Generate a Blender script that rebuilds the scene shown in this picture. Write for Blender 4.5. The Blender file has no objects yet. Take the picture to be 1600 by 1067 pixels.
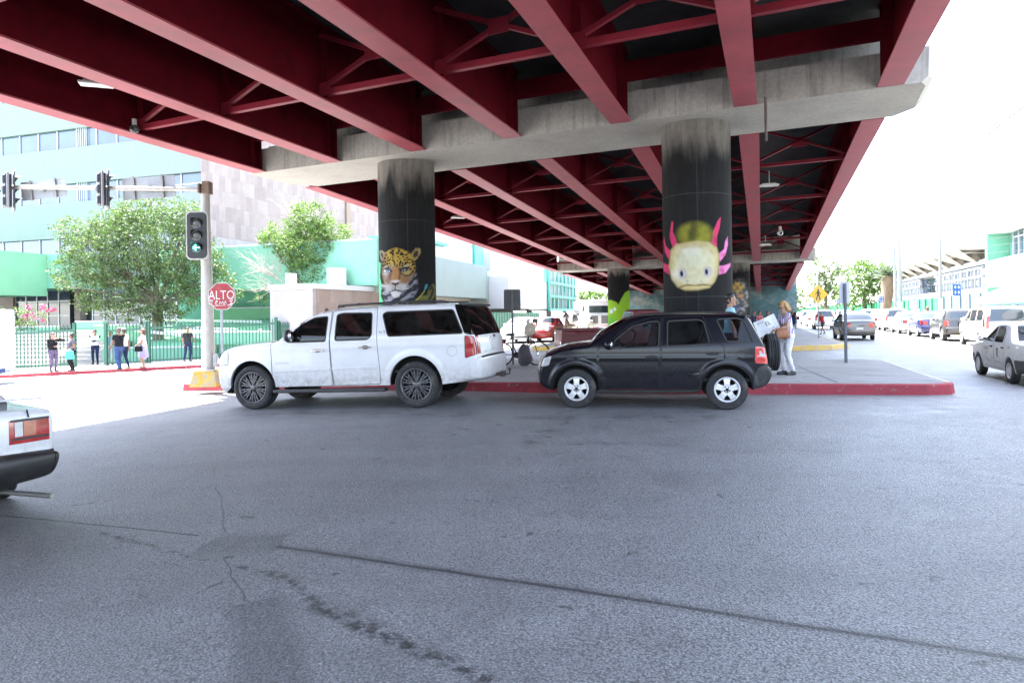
import bpy, bmesh, math, random
from math import sin, cos, pi, radians, sqrt, atan2, hypot, exp, log
from mathutils import Vector, Matrix, noise
from mathutils.geometry import delaunay_2d_cdt
random.seed(7)
S = bpy.context.scene
COL = S.collection
# ------------------------------------------------------------------ camera model
F, PX, PY, EYE, ROLL = 1067.0, 800.0, 493.0, 1.61, 0.0145
RIGHT = Vector((cos(ROLL), 0, -sin(ROLL))); UP = Vector((sin(ROLL), 0, cos(ROLL)))

def ray(x, y):
    return RIGHT * ((x - PX) / F) + UP * ((PY - y) / F) + Vector((0, 1, 0))

def at(x, y, d):
    """world point seen at photo pixel x, y at distance d along the view axis"""
    return Vector((0, 0, EYE)) + ray(x, y) * d

def ground_z(X):
    X = max(X, -30.0)
    s = 0.8
    return -0.035 * s * log(1 + exp(min(60, (-X - 2) / s)))

def on_ground(x, y, dz=0.0):
    r = ray(x, y); d = 20.0
    for _ in range(60):
        z = EYE + r.z * d
        d += ((z - ground_z(r.x * d) - dz) / -r.z) * 0.7
        d = max(1, min(500, d))
    p = r * d
    return Vector((p.x, d, ground_z(p.x) + dz))

# ------------------------------------------------------------------ materials
def nodes(name):
    m = bpy.data.materials.new(name); m.use_nodes = True
    nt = m.node_tree; nt.nodes.clear()
    out = nt.nodes.new('ShaderNodeOutputMaterial')
    b = nt.nodes.new('ShaderNodeBsdfPrincipled')
    nt.links.new(b.outputs[0], out.inputs[0])
    return m, nt, b, out

def N(nt, kind, **kw):
    n = nt.nodes.new(kind)
    for k, v in kw.items():
        if k.startswith('i_'):
            n.inputs[k[2:].replace('_', ' ')].default_value = v
        else:
            setattr(n, k, v)
    return n

def L(nt, a, b): nt.links.new(a, b)

def mathn(nt, op, a, b=None, clamp=False):
    n = nt.nodes.new('ShaderNodeMath'); n.operation = op; n.use_clamp = clamp
    for i, v in enumerate((a, b)):
        if v is None: continue
        if isinstance(v, (int, float)): n.inputs[i].default_value = v
        else: L(nt, v, n.inputs[i])
    return n.outputs[0]

def mixc(nt, fac, a, b, mode='MIX'):
    n = nt.nodes.new('ShaderNodeMix'); n.data_type = 'RGBA'; n.blend_type = mode
    for s, v in ((n.inputs[0], fac), (n.inputs[6], a), (n.inputs[7], b)):
        if isinstance(v, (int, float)): s.default_value = v
        elif isinstance(v, (tuple, list)): s.default_value = (v[0], v[1], v[2], 1)
        else: L(nt, v, s)
    return n.outputs[2]

def ramp(nt, fac, stops):
    n = nt.nodes.new('ShaderNodeValToRGB')
    e = n.color_ramp.elements
    while len(e) < len(stops): e.new(0.5)
    for i, (p, c) in enumerate(stops):
        e[i].position = p
        e[i].color = (c, c, c, 1) if isinstance(c, (int, float)) else (c[0], c[1], c[2], 1)
    L(nt, fac, n.inputs[0])
    return n.outputs[0]

def noisetex(nt, co, scale, detail=4, rough=0.55, dist=0.0):
    n = N(nt, 'ShaderNodeTexNoise')
    n.inputs['Scale'].default_value = scale; n.inputs['Detail'].default_value = detail
    n.inputs['Roughness'].default_value = rough; n.inputs['Distortion'].default_value = dist
    L(nt, co, n.inputs['Vector'])
    return n.outputs['Fac']

def mapping(nt, co, scale=(1, 1, 1), rot=(0, 0, 0), loc=(0, 0, 0)):
    n = N(nt, 'ShaderNodeMapping')
    n.inputs['Scale'].default_value = scale; n.inputs['Rotation'].default_value = rot
    n.inputs['Location'].default_value = loc
    L(nt, co, n.inputs[0]); return n.outputs[0]

def bump(nt, b, height, strength, dist=0.01):
    n = N(nt, 'ShaderNodeBump'); n.inputs['Strength'].default_value = strength
    n.inputs['Distance'].default_value = dist
    L(nt, height, n.inputs['Height']); L(nt, n.outputs[0], b.inputs['Normal'])

MC = {}
def M(name, col, rough=0.6, metal=0.0, var=0.12, scale=5.0, bmp=0.0, bscale=80.0, coat=0.0, spec=0.5, dirt=None, emit=None, stretch=(1, 1, 1)):
    """plain procedural surface: base colour with two octaves of wear noise"""
    if name in MC: return MC[name]
    m, nt, b, out = nodes(name)
    tc = N(nt, 'ShaderNodeTexCoord').outputs['Object']
    if stretch != (1, 1, 1): tc = mapping(nt, tc, stretch)
    n1 = noisetex(nt, tc, scale, 6, 0.6)
    f = ramp(nt, n1, [(0.3, 1 - var), (0.72, 1 + var * 0.4)])
    c = mixc(nt, 1.0, col, f, 'MULTIPLY')
    if dirt:                                   # (colour, amount, scale)
        n2 = noisetex(nt, tc, dirt[2], 8, 0.65, 0.4)
        c = mixc(nt, mathn(nt, 'MULTIPLY', ramp(nt, n2, [(0.5, 0.0), (0.72, 1.0)]), dirt[1]), c, dirt[0])
    L(nt, c, b.inputs['Base Color'])
    r = mathn(nt, 'ADD', mathn(nt, 'MULTIPLY', n1, 0.16), rough - 0.08, True)
    L(nt, r, b.inputs['Roughness'])
    b.inputs['Metallic'].default_value = metal
    b.inputs['Specular IOR Level'].default_value = spec
    b.inputs['Coat Weight'].default_value = coat
    b.inputs['Coat Roughness'].default_value = 0.06
    if bmp: bump(nt, b, noisetex(nt, tc, bscale, 5, 0.6), bmp, 0.01)
    if emit:
        b.inputs['Emission Color'].default_value = (*emit[0], 1); b.inputs['Emission Strength'].default_value = emit[1]
    MC[name] = m
    return m

def MV(name, rough=0.7, coat=0.0, bmp=0.0, bscale=60):
    """surface whose paint is stored on the mesh as the colour attribute 'paint'"""
    if name in MC: return MC[name]
    m, nt, b, out = nodes(name)
    a = N(nt, 'ShaderNodeVertexColor', layer_name='paint')
    tc = N(nt, 'ShaderNodeTexCoord').outputs['Object']
    f = ramp(nt, noisetex(nt, tc, 7, 7, 0.65), [(0.3, 0.82), (0.7, 1.05)])
    L(nt, mixc(nt, 1.0, a.outputs['Color'], f, 'MULTIPLY'), b.inputs['Base Color'])
    b.inputs['Roughness'].default_value = rough
    b.inputs['Coat Weight'].default_value = coat; b.inputs['Specular IOR Level'].default_value = 0.2
    if bmp: bump(nt, b, noisetex(nt, tc, bscale, 5), bmp, 0.01)
    MC[name] = m
    return m

# ------------------------------------------------------------------ mesh building
class MB:
    def __init__(s): s.v = []; s.f = []; s.mi = []; s.sm = []
    def add(s, vs, fs, mi=0, smooth=False):
        o = len(s.v); s.v += [Vector(p) for p in vs]
        for f in fs:
            s.f.append([o + i for i in f]); s.mi.append(mi); s.sm.append(smooth)
        return s
    def quad(s, a, b, c, d, mi=0): return s.add([a, b, c, d], [(0, 1, 2, 3)], mi)
    def box(s, c, size, mi=0, rz=0.0, bev=0.0):
        hx, hy, hz = size[0] / 2, size[1] / 2, size[2] / 2
        R = Matrix.Rotation(rz, 3, 'Z'); c = Vector(c)
        if bev <= 0:
            vs = [c + R @ Vector((x * hx, y * hy, z * hz)) for z in (-1, 1) for y in (-1, 1) for x in (-1, 1)]
            return s.add(vs, [(0, 2, 3, 1), (4, 5, 7, 6), (0, 1, 5, 4), (2, 6, 7, 3), (0, 4, 6, 2), (1, 3, 7, 5)], mi)
        bm = bmesh.new(); bmesh.ops.create_cube(bm, size=1)
        bmesh.ops.scale(bm, vec=size, verts=bm.verts)
        bmesh.ops.bevel(bm, geom=list(bm.edges), offset=min(bev, min(size) * 0.45), segments=2, profile=0.6, affect='EDGES')
        vs = [c + R @ v.co for v in bm.verts]; bm.verts.index_update()
        fs = [[v.index for v in f.verts] for f in bm.faces]; bm.free()
        return s.add(vs, fs, mi)
    def frame_box(s, o, ax, ay, az, mi=0):
        """box from corner o spanned by three vectors"""
        o, ax, ay, az = map(Vector, (o, ax, ay, az))
        vs = [o + ax * i + ay * j + az * k for k in (0, 1) for j in (0, 1) for i in (0, 1)]
        fs = [(0, 2, 3, 1), (4, 5, 7, 6), (0, 1, 5, 4), (2, 6, 7, 3), (0, 4, 6, 2), (1, 3, 7, 5)]
        if ax.cross(ay).dot(az) < 0: fs = [f[::-1] for f in fs]
        return s.add(vs, fs, mi)
    def tube(s, pts, r, n=8, mi=0, cap=True, smooth=True):
        pts = [Vector(p) for p in pts]
        rs = r if isinstance(r, (list, tuple)) else [r] * len(pts)
        t0 = (pts[1] - pts[0]).normalized()
        a = Vector((0, 0, 1)) if abs(t0.z) < 0.9 else Vector((1, 0, 0))
        u = t0.cross(a).normalized(); vs = []; fs = []
        for i, p in enumerate(pts):
            t = (pts[min(i + 1, len(pts) - 1)] - pts[max(i - 1, 0)]).normalized()
            u = (u - t * u.dot(t)).normalized(); w = t.cross(u)
            vs += [p + (u * cos(2 * pi * k / n) + w * sin(2 * pi * k / n)) * rs[i] for k in range(n)]
        for i in range(len(pts) - 1):
            for k in range(n):
                a0 = i * n + k; b0 = i * n + (k + 1) % n
                fs.append((a0, b0, b0 + n, a0 + n))
        s.add(vs, fs, mi, smooth)
        if cap:
            m = (len(pts) - 1) * n
            s.add(vs[:n], [tuple(range(n))[::-1]], mi); s.add(vs[m:m + n], [tuple(range(n))], mi)
        return s
    def bar(s, a, b, w, h, mi=0, up=(0, 0, 1)):
        """rectangular bar from a to b, w sideways and h along up"""
        a, b = Vector(a), Vector(b); t = (b - a).normalized(); up = Vector(up)
        sd = t.cross(up)
        if sd.length < 1e-4: sd = t.cross(Vector((1, 0, 0)))
        sd.normalize(); u = sd.cross(t).normalized()
        return s.frame_box(a - sd * w / 2 - u * h / 2, b - a, sd * w, u * h, mi)
    def lathe(s, prof, c=(0, 0, 0), n=24, axis='Z', mi=0, smooth=True, closed=False):
        """profile of (radius, height) pairs turned round the axis"""
        c = Vector(c); vs = []; fs = []
        for (r, h) in prof:
            for k in range(n):
                a = 2 * pi * k / n
                if axis == 'Z': p = Vector((r * cos(a), r * sin(a), h))
                elif axis == 'Y': p = Vector((r * cos(a), h, r * sin(a)))
                else: p = Vector((h, r * cos(a), r * sin(a)))
                vs.append(c + p)
        m = len(prof)
        for i in range(m if closed else m - 1):
            for k in range(n):
                a0 = i * n + k; b0 = i * n + (k + 1) % n
                j = ((i + 1) % m) * n
                f = (a0, b0, j + (k + 1) % n, j + k)
                fs.append(f if axis != 'Y' else f[::-1])
        return s.add(vs, fs, mi, smooth)
    def ball(s, c, r, n=12, m=8, mi=0):
        r = Vector(r) if not isinstance(r, (int, float)) else Vector((r, r, r)); c = Vector(c)
        vs = [c + Vector((0, 0, -r.z))]; fs = []
        for i in range(1, m):
            a = pi * i / m - pi / 2
            vs += [c + Vector((r.x * cos(a) * cos(2 * pi * k / n), r.y * cos(a) * sin(2 * pi * k / n), r.z * sin(a))) for k in range(n)]
        vs.append(c + Vector((0, 0, r.z))); t = len(vs) - 1
        for k in range(n):
            k2 = (k + 1) % n
            fs.append((0, 1 + k2, 1 + k)); fs.append((t, t - n + k, t - n + k2))
            for i in range(m - 2): fs.append((1 + i * n + k, 1 + i * n + k2, 1 + (i + 1) * n + k2, 1 + (i + 1) * n + k))
        return s.add(vs, fs, mi, True)
    def prism(s, poly, a, b, axis='Y', mi=0):
        """polygon (two coordinates) pushed from a to b along axis"""
        def P(p, h):
            return {'Y': (p[0], h, p[1]), 'Z': (p[0], p[1], h), 'X': (h, p[0], p[1])}[axis]
        n = len(poly); ar = sum(poly[i][0] * poly[(i + 1) % n][1] - poly[(i + 1) % n][0] * poly[i][1] for i in range(n))
        if (ar < 0) != (axis == 'Y'): poly = poly[::-1]
        if b < a: a, b = b, a
        vs = [P(p, a) for p in poly] + [P(p, b) for p in poly]
        fs = [tuple(range(n))[::-1], tuple(range(n, 2 * n))] + [(i, (i + 1) % n, n + (i + 1) % n, n + i) for i in range(n)]
        return s.add(vs, fs, mi)
    def build(s, name, mats, parent=None, world=False, autosmooth=None):
        me = bpy.data.meshes.new(name)
        me.from_pydata([tuple(p) for p in s.v], [], s.f)
        for m in (mats if isinstance(mats, (list, tuple)) else [mats]): me.materials.append(m)
        me.polygons.foreach_set('material_index', s.mi)
        me.polygons.foreach_set('use_smooth', s.sm)
        me.update()
        o = bpy.data.objects.new(name, me); COL.objects.link(o)
        if parent is not None:
            o.parent = parent
            if world: o.location = -Vector(parent.location)
        return o

def tag(o, label=None, cat=None, group=None, kind=None):
    if label: o['label'] = label
    if cat: o['category'] = cat
    if group: o['group'] = group
    if kind: o['kind'] = kind
    return o

def thing(name, label, cat, loc=(0, 0, 0), rz=0.0, group=None):
    o = bpy.data.objects.new(name, None); COL.objects.link(o)
    o.empty_display_size = 0.2
    o.location = loc; o.rotation_euler = (0, 0, rz)
    return tag(o, label, cat, group)

def copy_tree(o, loc=None, rz=None, label=None, swap=None, parent=None):
    c = o.copy(); COL.objects.link(c)
    if parent is not None: c.parent = parent
    if loc is not None: c.location = loc
    if rz is not None: c.rotation_euler = (0, 0, rz)
    if label: c['label'] = label
    if swap and c.type == 'MESH':
        for i, sl in enumerate(c.material_slots):
            if sl.material and sl.material.name in swap:
                m2 = swap[sl.material.name]
                sl.link = 'OBJECT'; sl.material = m2
    for ch in list(o.children): copy_tree(ch, swap=swap, parent=c)
    return c

def text_mb(s, size, mat_name=None):
    """flat letter outlines as mesh: returns verts, faces in the XY plane, centred"""
    cu = bpy.data.curves.new('lettering', 'FONT'); cu.body = s; cu.size = size
    cu.align_x = 'CENTER'; cu.align_y = 'CENTER'; cu.resolution_u = 3
    o = bpy.data.objects.new('lettering', cu); COL.objects.link(o)
    dg = bpy.context.evaluated_depsgraph_get(); dg.update()
    me = o.evaluated_get(dg).to_mesh()
    vs = [v.co.copy() for v in me.vertices]; fs = [list(p.vertices) for p in me.polygons]
    o.evaluated_get(dg).to_mesh_clear()
    bpy.data.objects.remove(o); bpy.data.curves.remove(cu)
    return vs, fs

def smoothstep(a, b, x):
    t = max(0.0, min(1.0, (x - a) / (b - a))); return t * t * (3 - 2 * t)

def lerp(a, b, t): return a + (b - a) * t

# ------------------------------------------------------------------ camera, sun, sky
cam = bpy.data.cameras.new('camera'); cam.sensor_width = 36.0; cam.sensor_fit = 'HORIZONTAL'
cam.lens = F / 1600 * 36.0
cam.shift_y = -(533.5 - PY) / 1600.0
cam.clip_start = 0.05; cam.clip_end = 3000
co = bpy.data.objects.new('camera', cam); COL.objects.link(co)
back = Vector((0, -1, 0))
mw = Matrix(((RIGHT.x, UP.x, back.x, 0), (RIGHT.y, UP.y, back.y, 0), (RIGHT.z, UP.z, back.z, EYE), (0, 0, 0, 1)))
co.matrix_world = mw
S.camera = co
SUNV = Vector((-0.33, 0.35, 1.0)).normalized()
sun = bpy.data.lights.new('sun', 'SUN'); sun.energy = 4.6; sun.angle = radians(0.53); sun.color = (1.0, 0.955, 0.88)
so = bpy.data.objects.new('sun', sun); COL.objects.link(so)
so.rotation_euler = SUNV.to_track_quat('Z', 'Y').to_euler(); so.location = (0, 0, 40)
w = bpy.data.worlds.new('World'); S.world = w; w.use_nodes = True
wn = w.node_tree; bg = wn.nodes['Background']
sky = wn.nodes.new('ShaderNodeTexSky'); sky.sky_type = 'NISHITA'; sky.sun_disc = False
sky.sun_elevation = math.asin(SUNV.z); sky.sun_rotation = atan2(SUNV.x, SUNV.y)
sky.dust_density = 3.5; sky.air_density = 1.0; sky.ozone_density = 0.6; sky.altitude = 1500
hs = wn.nodes.new('ShaderNodeHueSaturation'); hs.inputs['Saturation'].default_value = 0.72      # hazy city sky
wn.links.new(sky.outputs[0], hs.inputs['Color']); wn.links.new(hs.outputs[0], bg.inputs[0]); bg.inputs[1].default_value = 0.15
S.view_settings.view_transform = 'Standard'; S.view_settings.look = 'None'
S.view_settings.exposure = 3.52; S.view_settings.gamma = 1.0
S.render.engine = 'CYCLES'
S.cycles.use_denoising = True
S.cycles.max_bounces = 8; S.cycles.diffuse_bounces = 5; S.cycles.glossy_bounces = 4
S.cycles.transmission_bounces = 6; S.cycles.transparent_max_bounces = 12
S.cycles.caustics_reflective = False; S.cycles.caustics_refractive = False
S.cycles.sample_clamp_indirect = 6.0
# ------------------------------------------------------------------ ground and pavements
def asphalt():
    m, nt, b, out = nodes('asphalt')
    P = N(nt, 'ShaderNodeTexCoord').outputs['Object']
    big = noisetex(nt, P, 0.35, 5, 0.6)
    mid = noisetex(nt, P, 2.2, 6, 0.65)
    fine = noisetex(nt, P, 52, 5, 0.8)
    vor = N(nt, 'ShaderNodeTexVoronoi'); vor.inputs['Scale'].default_value = 74; L(nt, P, vor.inputs['Vector'])
    grit = ramp(nt, vor.outputs['Distance'], [(0.0, 1.6), (0.4, 0.96), (0.8, 0.36)])
    c = mixc(nt, ramp(nt, big, [(0.3, 0), (0.7, 1)]), (0.205, 0.205, 0.208), (0.250, 0.250, 0.253))
    c = mixc(nt, 1.0, c, ramp(nt, mid, [(0.3, 0.86), (0.7, 1.1)]), 'MULTIPLY')
    c = mixc(nt, 0.8, c, grit, 'MULTIPLY')
    c = mixc(nt, 0.7, c, ramp(nt, fine, [(0.3, 0.40), (0.68, 1.65)]), 'MULTIPLY')
    # pale stone chips in the wearing course, brightened into painted white glints
    chips = ramp(nt, noisetex(nt, P, 66, 2, 0.5), [(0.66, 0), (0.71, 1)])
    c = mixc(nt, mathn(nt, 'MULTIPLY', chips, 0.75), c, (0.55, 0.55, 0.56))
    # tar seams and cracks: straight runs in plan, wobbling a little
    wob = N(nt, 'ShaderNodeTexNoise'); wob.inputs['Scale'].default_value = 1.7; wob.inputs['Detail'].default_value = 6
    L(nt, P, wob.inputs['Vector'])
    off = N(nt, 'ShaderNodeVectorMath', operation='SUBTRACT'); L(nt, wob.outputs['Color'], off.inputs[0]); off.inputs[1].default_value = (0.5, 0.5, 0.5)
    def seam(a, bpt, width, amp, dark, c, soft=0.6, brk=None):
        a, bpt = Vector(a), Vector(bpt); dlt = bpt - a; ln = dlt.length; ang = atan2(dlt.y, dlt.x)
        sc = N(nt, 'ShaderNodeVectorMath', operation='SCALE'); L(nt, off.outputs[0], sc.inputs[0]); sc.inputs[3].default_value = amp
        ad = N(nt, 'ShaderNodeVectorMath', operation='ADD'); L(nt, P, ad.inputs[0]); L(nt, sc.outputs[0], ad.inputs[1])
        mp = N(nt, 'ShaderNodeMapping', vector_type='TEXTURE')
        mp.inputs['Location'].default_value = (a.x, a.y, 0); mp.inputs['Rotation'].default_value = (0, 0, ang)
        L(nt, ad.outputs[0], mp.inputs[0])
        sx = N(nt, 'ShaderNodeSeparateXYZ'); L(nt, mp.outputs[0], sx.inputs[0])
        dy = mathn(nt, 'ABSOLUTE', sx.outputs[1])
        band = mathn(nt, 'SUBTRACT', 1.0, mathn(nt, 'DIVIDE', mathn(nt, 'SUBTRACT', dy, width * soft * 0.5), width * (1 - soft * 0.5) + 1e-4, True), True)
        inx = mathn(nt, 'MULTIPLY', mathn(nt, 'GREATER_THAN', sx.outputs[0], 0.0), mathn(nt, 'LESS_THAN', sx.outputs[0], ln))
        k = mathn(nt, 'MULTIPLY', band, inx)
        if brk: k = mathn(nt, 'MULTIPLY', k, ramp(nt, noisetex(nt, P, brk, 4, 0.7), [(0.45, 0), (0.58, 1)]))
        return mixc(nt, mathn(nt, 'MULTIPLY', k, dark), c, (0.022, 0.022, 0.024))
    g = lambda x, y: on_ground(x, y).to_2d()
    # worn wheel paths and broad stains
    path = noisetex(nt, mapping(nt, P, (0.10, 1.1, 1), (0, 0, 0.22)), 1.0, 5, 0.6)
    c = mixc(nt, 0.45, c, ramp(nt, path, [(0.34, 0.80), (0.66, 1.12)]), 'MULTIPLY')
    c = mixc(nt, mathn(nt, 'MULTIPLY', ramp(nt, noisetex(nt, P, 0.8, 7, 0.7, 0.6), [(0.56, 0), (0.72, 1)]), 0.30), c, (0.09, 0.09, 0.095))
    c = seam(g(0, 805), g(312, 836), 0.018, 0.05, 0.9, c)
    c = seam(g(430, 853), g(1720, 1048), 0.026, 0.05, 0.8, c)
    c = seam(g(430, 853), g(1720, 1048), 0.085, 0.12, 0.42, c, 0.3)
    c = seam(g(322, 660), g(340, 760), 0.007, 0.09, 0.45, c, .6, 3.0)
    c = seam(g(340, 760), g(350, 832), 0.009, 0.13, 0.6, c)
    c = seam(g(352, 870), g(385, 940), 0.010, 0.14, 0.7, c)
    c = seam(g(322, 850), g(442, 846), 0.30, 0.25, 0.30, c, 0.8)
    c = seam(g(322, 850), g(442, 846), 0.26, 0.25, 0.22, c, 0.2, 6.0)
    c = seam(g(402, 938), g(432, 1090), 0.21, 0.05, 0.36, c, 0.93)
    c = seam(g(150, 832), g(470, 905), 0.05, 0.25, 0.9, c, 0.3, 14.0)
    c = seam(g(420, 890), g(560, 985), 0.055, 0.22, 0.95, c, 0.3, 15.0)
    c = seam(g(480, 935), g(760, 1065), 0.085, 0.24, 0.95, c, 0.3, 14.0)
    c = seam(g(560, 985), g(660, 1012), 0.07, 0.15, 0.95, c, 0.3, 14.0)
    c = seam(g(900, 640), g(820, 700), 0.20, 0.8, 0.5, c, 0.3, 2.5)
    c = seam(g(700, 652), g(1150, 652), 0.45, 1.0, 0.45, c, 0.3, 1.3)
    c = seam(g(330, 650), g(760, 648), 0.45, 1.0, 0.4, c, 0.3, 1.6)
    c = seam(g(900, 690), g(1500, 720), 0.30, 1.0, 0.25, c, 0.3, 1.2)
    # scattered oil drips
    drip = ramp(nt, noisetex(nt, P, 3.1, 3, 0.4, 0.5), [(0.70, 0), (0.715, 1)])
    drip = mathn(nt, 'MULTIPLY', drip, ramp(nt, noisetex(nt, P, 16, 3, 0.6), [(0.42, 0), (0.5, 1)]))
    c = mixc(nt, mathn(nt, 'MULTIPLY', drip, 0.75), c, (0.03, 0.03, 0.032))
    L(nt, c, b.inputs['Base Color'])
    rr = ramp(nt, mid, [(0.3, 0.42), (0.7, 0.62)]); L(nt, rr, b.inputs['Roughness'])
    b.inputs['Specular IOR Level'].default_value = 0.42
    h = mathn(nt, 'ADD', mathn(nt, 'MULTIPLY', vor.outputs['Distance'], -0.7), mathn(nt, 'MULTIPLY', fine, 0.9))
    bump(nt, b, h, 0.75, 0.011)
    return m

M_ASPH = asphalt()
xs = [-900, -400, -150, -80, -50, -40, -33, -30.01] + [-30 + 0.75 * i for i in range(45)] + [5, 8, 12, 20, 40, 80, 200, 500, 900]
ys = [-200, -60, -20, 0, 10, 20, 40, 80, 200, 600, 1500]
mb = MB(); nx = len(xs)
mb.add([(x, y, ground_z(x)) for y in ys for x in xs],
       [(j * nx + i, j * nx + i + 1, (j + 1) * nx + i + 1, (j + 1) * nx + i) for j in range(len(ys) - 1) for i in range(nx - 1)], 0, True)
tag(mb.build('road', M_ASPH), kind='structure')

def concrete(name, a, b2, joints=None, rough=0.85, stain=0.5, streak=False):
    if name in MC: return MC[name]
    m, nt, b, out = nodes(name)
    P = N(nt, 'ShaderNodeTexCoord').outputs['Object']
    c = mixc(nt, ramp(nt, noisetex(nt, P, 0.9, 7, 0.65), [(0.3, 0), (0.7, 1)]), a, b2)
    c = mixc(nt, 0.8, c, ramp(nt, noisetex(nt, P, 14, 6, 0.7), [(0.28, 0.72), (0.7, 1.12)]), 'MULTIPLY')
    st = ramp(nt, noisetex(nt, mapping(nt, P, (3.2, 3.2, 0.22)) if streak else P, 2.0 if streak else 1.3, 6, 0.62, 0.3), [(0.5, 0), (0.70, 1)])
    if streak:                                   # run-off streaks only on upright faces
        nz = N(nt, 'ShaderNodeSeparateXYZ'); ge = N(nt, 'ShaderNodeNewGeometry'); L(nt, ge.outputs['Normal'], nz.inputs[0])
        st = mathn(nt, 'MULTIPLY', st, mathn(nt, 'SUBTRACT', 1.0, mathn(nt, 'ABSOLUTE', nz.outputs[2]), True))
    c = mixc(nt, mathn(nt, 'MULTIPLY', st, stain), c, tuple(x * 0.28 for x in a))
    L(nt, c, b.inputs['Base Color']); b.inputs['Roughness'].default_value = rough
    b.inputs['Specular IOR Level'].default_value = 0.3
    bump(nt, b, noisetex(nt, P, 45, 6, 0.7), 0.35, 0.01)
    MC[name] = m
    return m

M_PAVE = concrete('pavement concrete', (0.26, 0.255, 0.25), (0.34, 0.335, 0.33), stain=0.35)
M_PAVE2 = concrete('far pavement concrete', (0.26, 0.255, 0.245), (0.32, 0.315, 0.305), stain=0.2)
def worn_paint(name, col, under, amount=0.45, sc=6.0):
    m, nt, b, out = nodes(name)
    P = N(nt, 'ShaderNodeTexCoord').outputs['Object']
    n1 = noisetex(nt, P, sc, 8, 0.72, 0.3)
    worn = ramp(nt, n1, [(0.62 - amount * 0.2, 0), (0.68 - amount * 0.1, 1)])
    c = mixc(nt, 1.0, col, ramp(nt, noisetex(nt, P, 2.3, 6, 0.6), [(0.3, 0.72), (0.7, 1.12)]), 'MULTIPLY')
    c = mixc(nt, worn, c, under)
    c = mixc(nt, 0.5, c, ramp(nt, noisetex(nt, P, 25, 4, 0.6), [(0.3, 0.7), (0.7, 1.1)]), 'MULTIPLY')
    L(nt, c, b.inputs['Base Color']); b.inputs['Roughness'].default_value = 0.7
    bump(nt, b, noisetex(nt, P, 22, 6, 0.7), 0.55, 0.02)
    MC[name] = m
    return m
M_REDCURB = worn_paint('red kerb paint', (0.30, 0.022, 0.038), (0.24, 0.17, 0.16), 0.25)
M_YELCURB = worn_paint('yellow kerb paint', (0.62, 0.40, 0.07), (0.38, 0.36, 0.33), 0.6)

M_PALEKERB = worn_paint('pale kerb paint', (0.50, 0.46, 0.36), (0.34, 0.33, 0.31), 0.6)
def slab(name, pts, h, top_mat, kerb_mat, kw=0.16, pale=()):
    """raised pavement with a chamfered painted kerb round it; pts counter-clockwise plan outline (x, y)"""
    n = len(pts); P = [Vector((p[0], p[1])) for p in pts]
    inn = []
    for i in range(n):
        a, b_, c = P[i - 1], P[i], P[(i + 1) % n]
        t1 = (b_ - a).normalized(); t2 = (c - b_).normalized()
        nn = Vector((-(t1.y + t2.y), t1.x + t2.x)); nn.normalize()
        k = max(0.5, nn.dot(Vector((-t1.y, t1.x))))
        inn.append((b_ + nn * kw / k, b_ + nn * 0.03 / k))
    gz = lambda p: ground_z(p.x)
    mb = MB(); ring0 = [(p.x, p.y, gz(p) - 0.05) for p in P]
    ring1 = [(q[1].x, q[1].y, gz(q[1]) + h - 0.025) for q in inn]
    ring1b = [(q[1].x + (q[0].x - q[1].x) * .2, q[1].y + (q[0].y - q[1].y) * .2, gz(q[1]) + h) for q in inn]
    ring2 = [(q[0].x, q[0].y, gz(q[0]) + h + 0.002) for q in inn]
    vs = ring0 + ring1 + ring1b + ring2
    fs = []
    for k in range(3):
        for i in range(n): fs.append((k * n + i, k * n + (i + 1) % n, (k + 1) * n + (i + 1) % n, (k + 1) * n + i))
    mb.add(vs, fs)
    for j, f in enumerate(fs):
        if j % n in pale: mb.mi[j] = 1
    kerb = mb.build('kerb', [kerb_mat, M_PALEKERB])
    tag(kerb, kind='structure')
    # top sheet triangulated on a grid so it follows the cross fall
    loop = [Vector((v[0], v[1])) for v in ring2]
    xs = [v.x for v in loop]; ys = [v.y for v in loop]; pts2 = list(loop); st = 1.2
    def inside(p):
        r = False; j = n - 1
        for i in range(n):
            if (loop[i].y > p.y) != (loop[j].y > p.y) and p.x < (loop[j].x - loop[i].x) * (p.y - loop[i].y) / (loop[j].y - loop[i].y) + loop[i].x: r = not r
            j = i
        return r
    x = min(xs)
    while x < max(xs):
        y = min(ys) + 0.3
        while y < min(max(ys), min(ys) + 60):
            if x > -32 and x < 2 and inside(Vector((x, y))): pts2.append(Vector((x, y)))
            y += 6.0
        x += st
    r = delaunay_2d_cdt(pts2, [(i, (i + 1) % n) for i in range(n)], [], 1, 1e-4)
    mb = MB(); mb.add([(v.x, v.y, ground_z(v.x) + h + 0.002) for v in r[0]], [f for f in r[2]])
    t = mb.build(name, top_mat); tag(t, kind='structure')
    return kerb, t

# the island under the viaduct with its red kerb
def arc(c, r, a0, a1, n=8): return [(c[0] + r * cos(a0 + (a1 - a0) * i / n), c[1] + r * sin(a0 + (a1 - a0) * i / n)) for i in range(n + 1)]
isl = [(-9.0, 18.6), (-8.6, 17.75), (-4.0, 15.9), (0.5, 14.2), (3.5, 13.55), (6.0, 13.15), (7.8, 12.85), (8.3, 12.9), (8.55, 13.2),
       (9.6, 16.5), (10.6, 19.3), (10.3, 19.9), (9.6, 20.0), (4.0, 20.6), (1.0, 21.4), (-2.0, 22.8), (-6.8, 22.9)]
slab('pavement', isl, 0.20, M_PAVE, M_REDCURB, pale=(8, 9, 10, 11, 12))
# second island further along under the viaduct, with the yellow kerb
isl2 = [(0.9, 31.0), (11.3, 28.0), (13.2, 28.2), (14.6, 29.6), (15.3, 32), (32, 79), (16, 84), (5, 47)]
slab('far_pavement', isl2, 0.20, M_PAVE, M_YELCURB)
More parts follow.
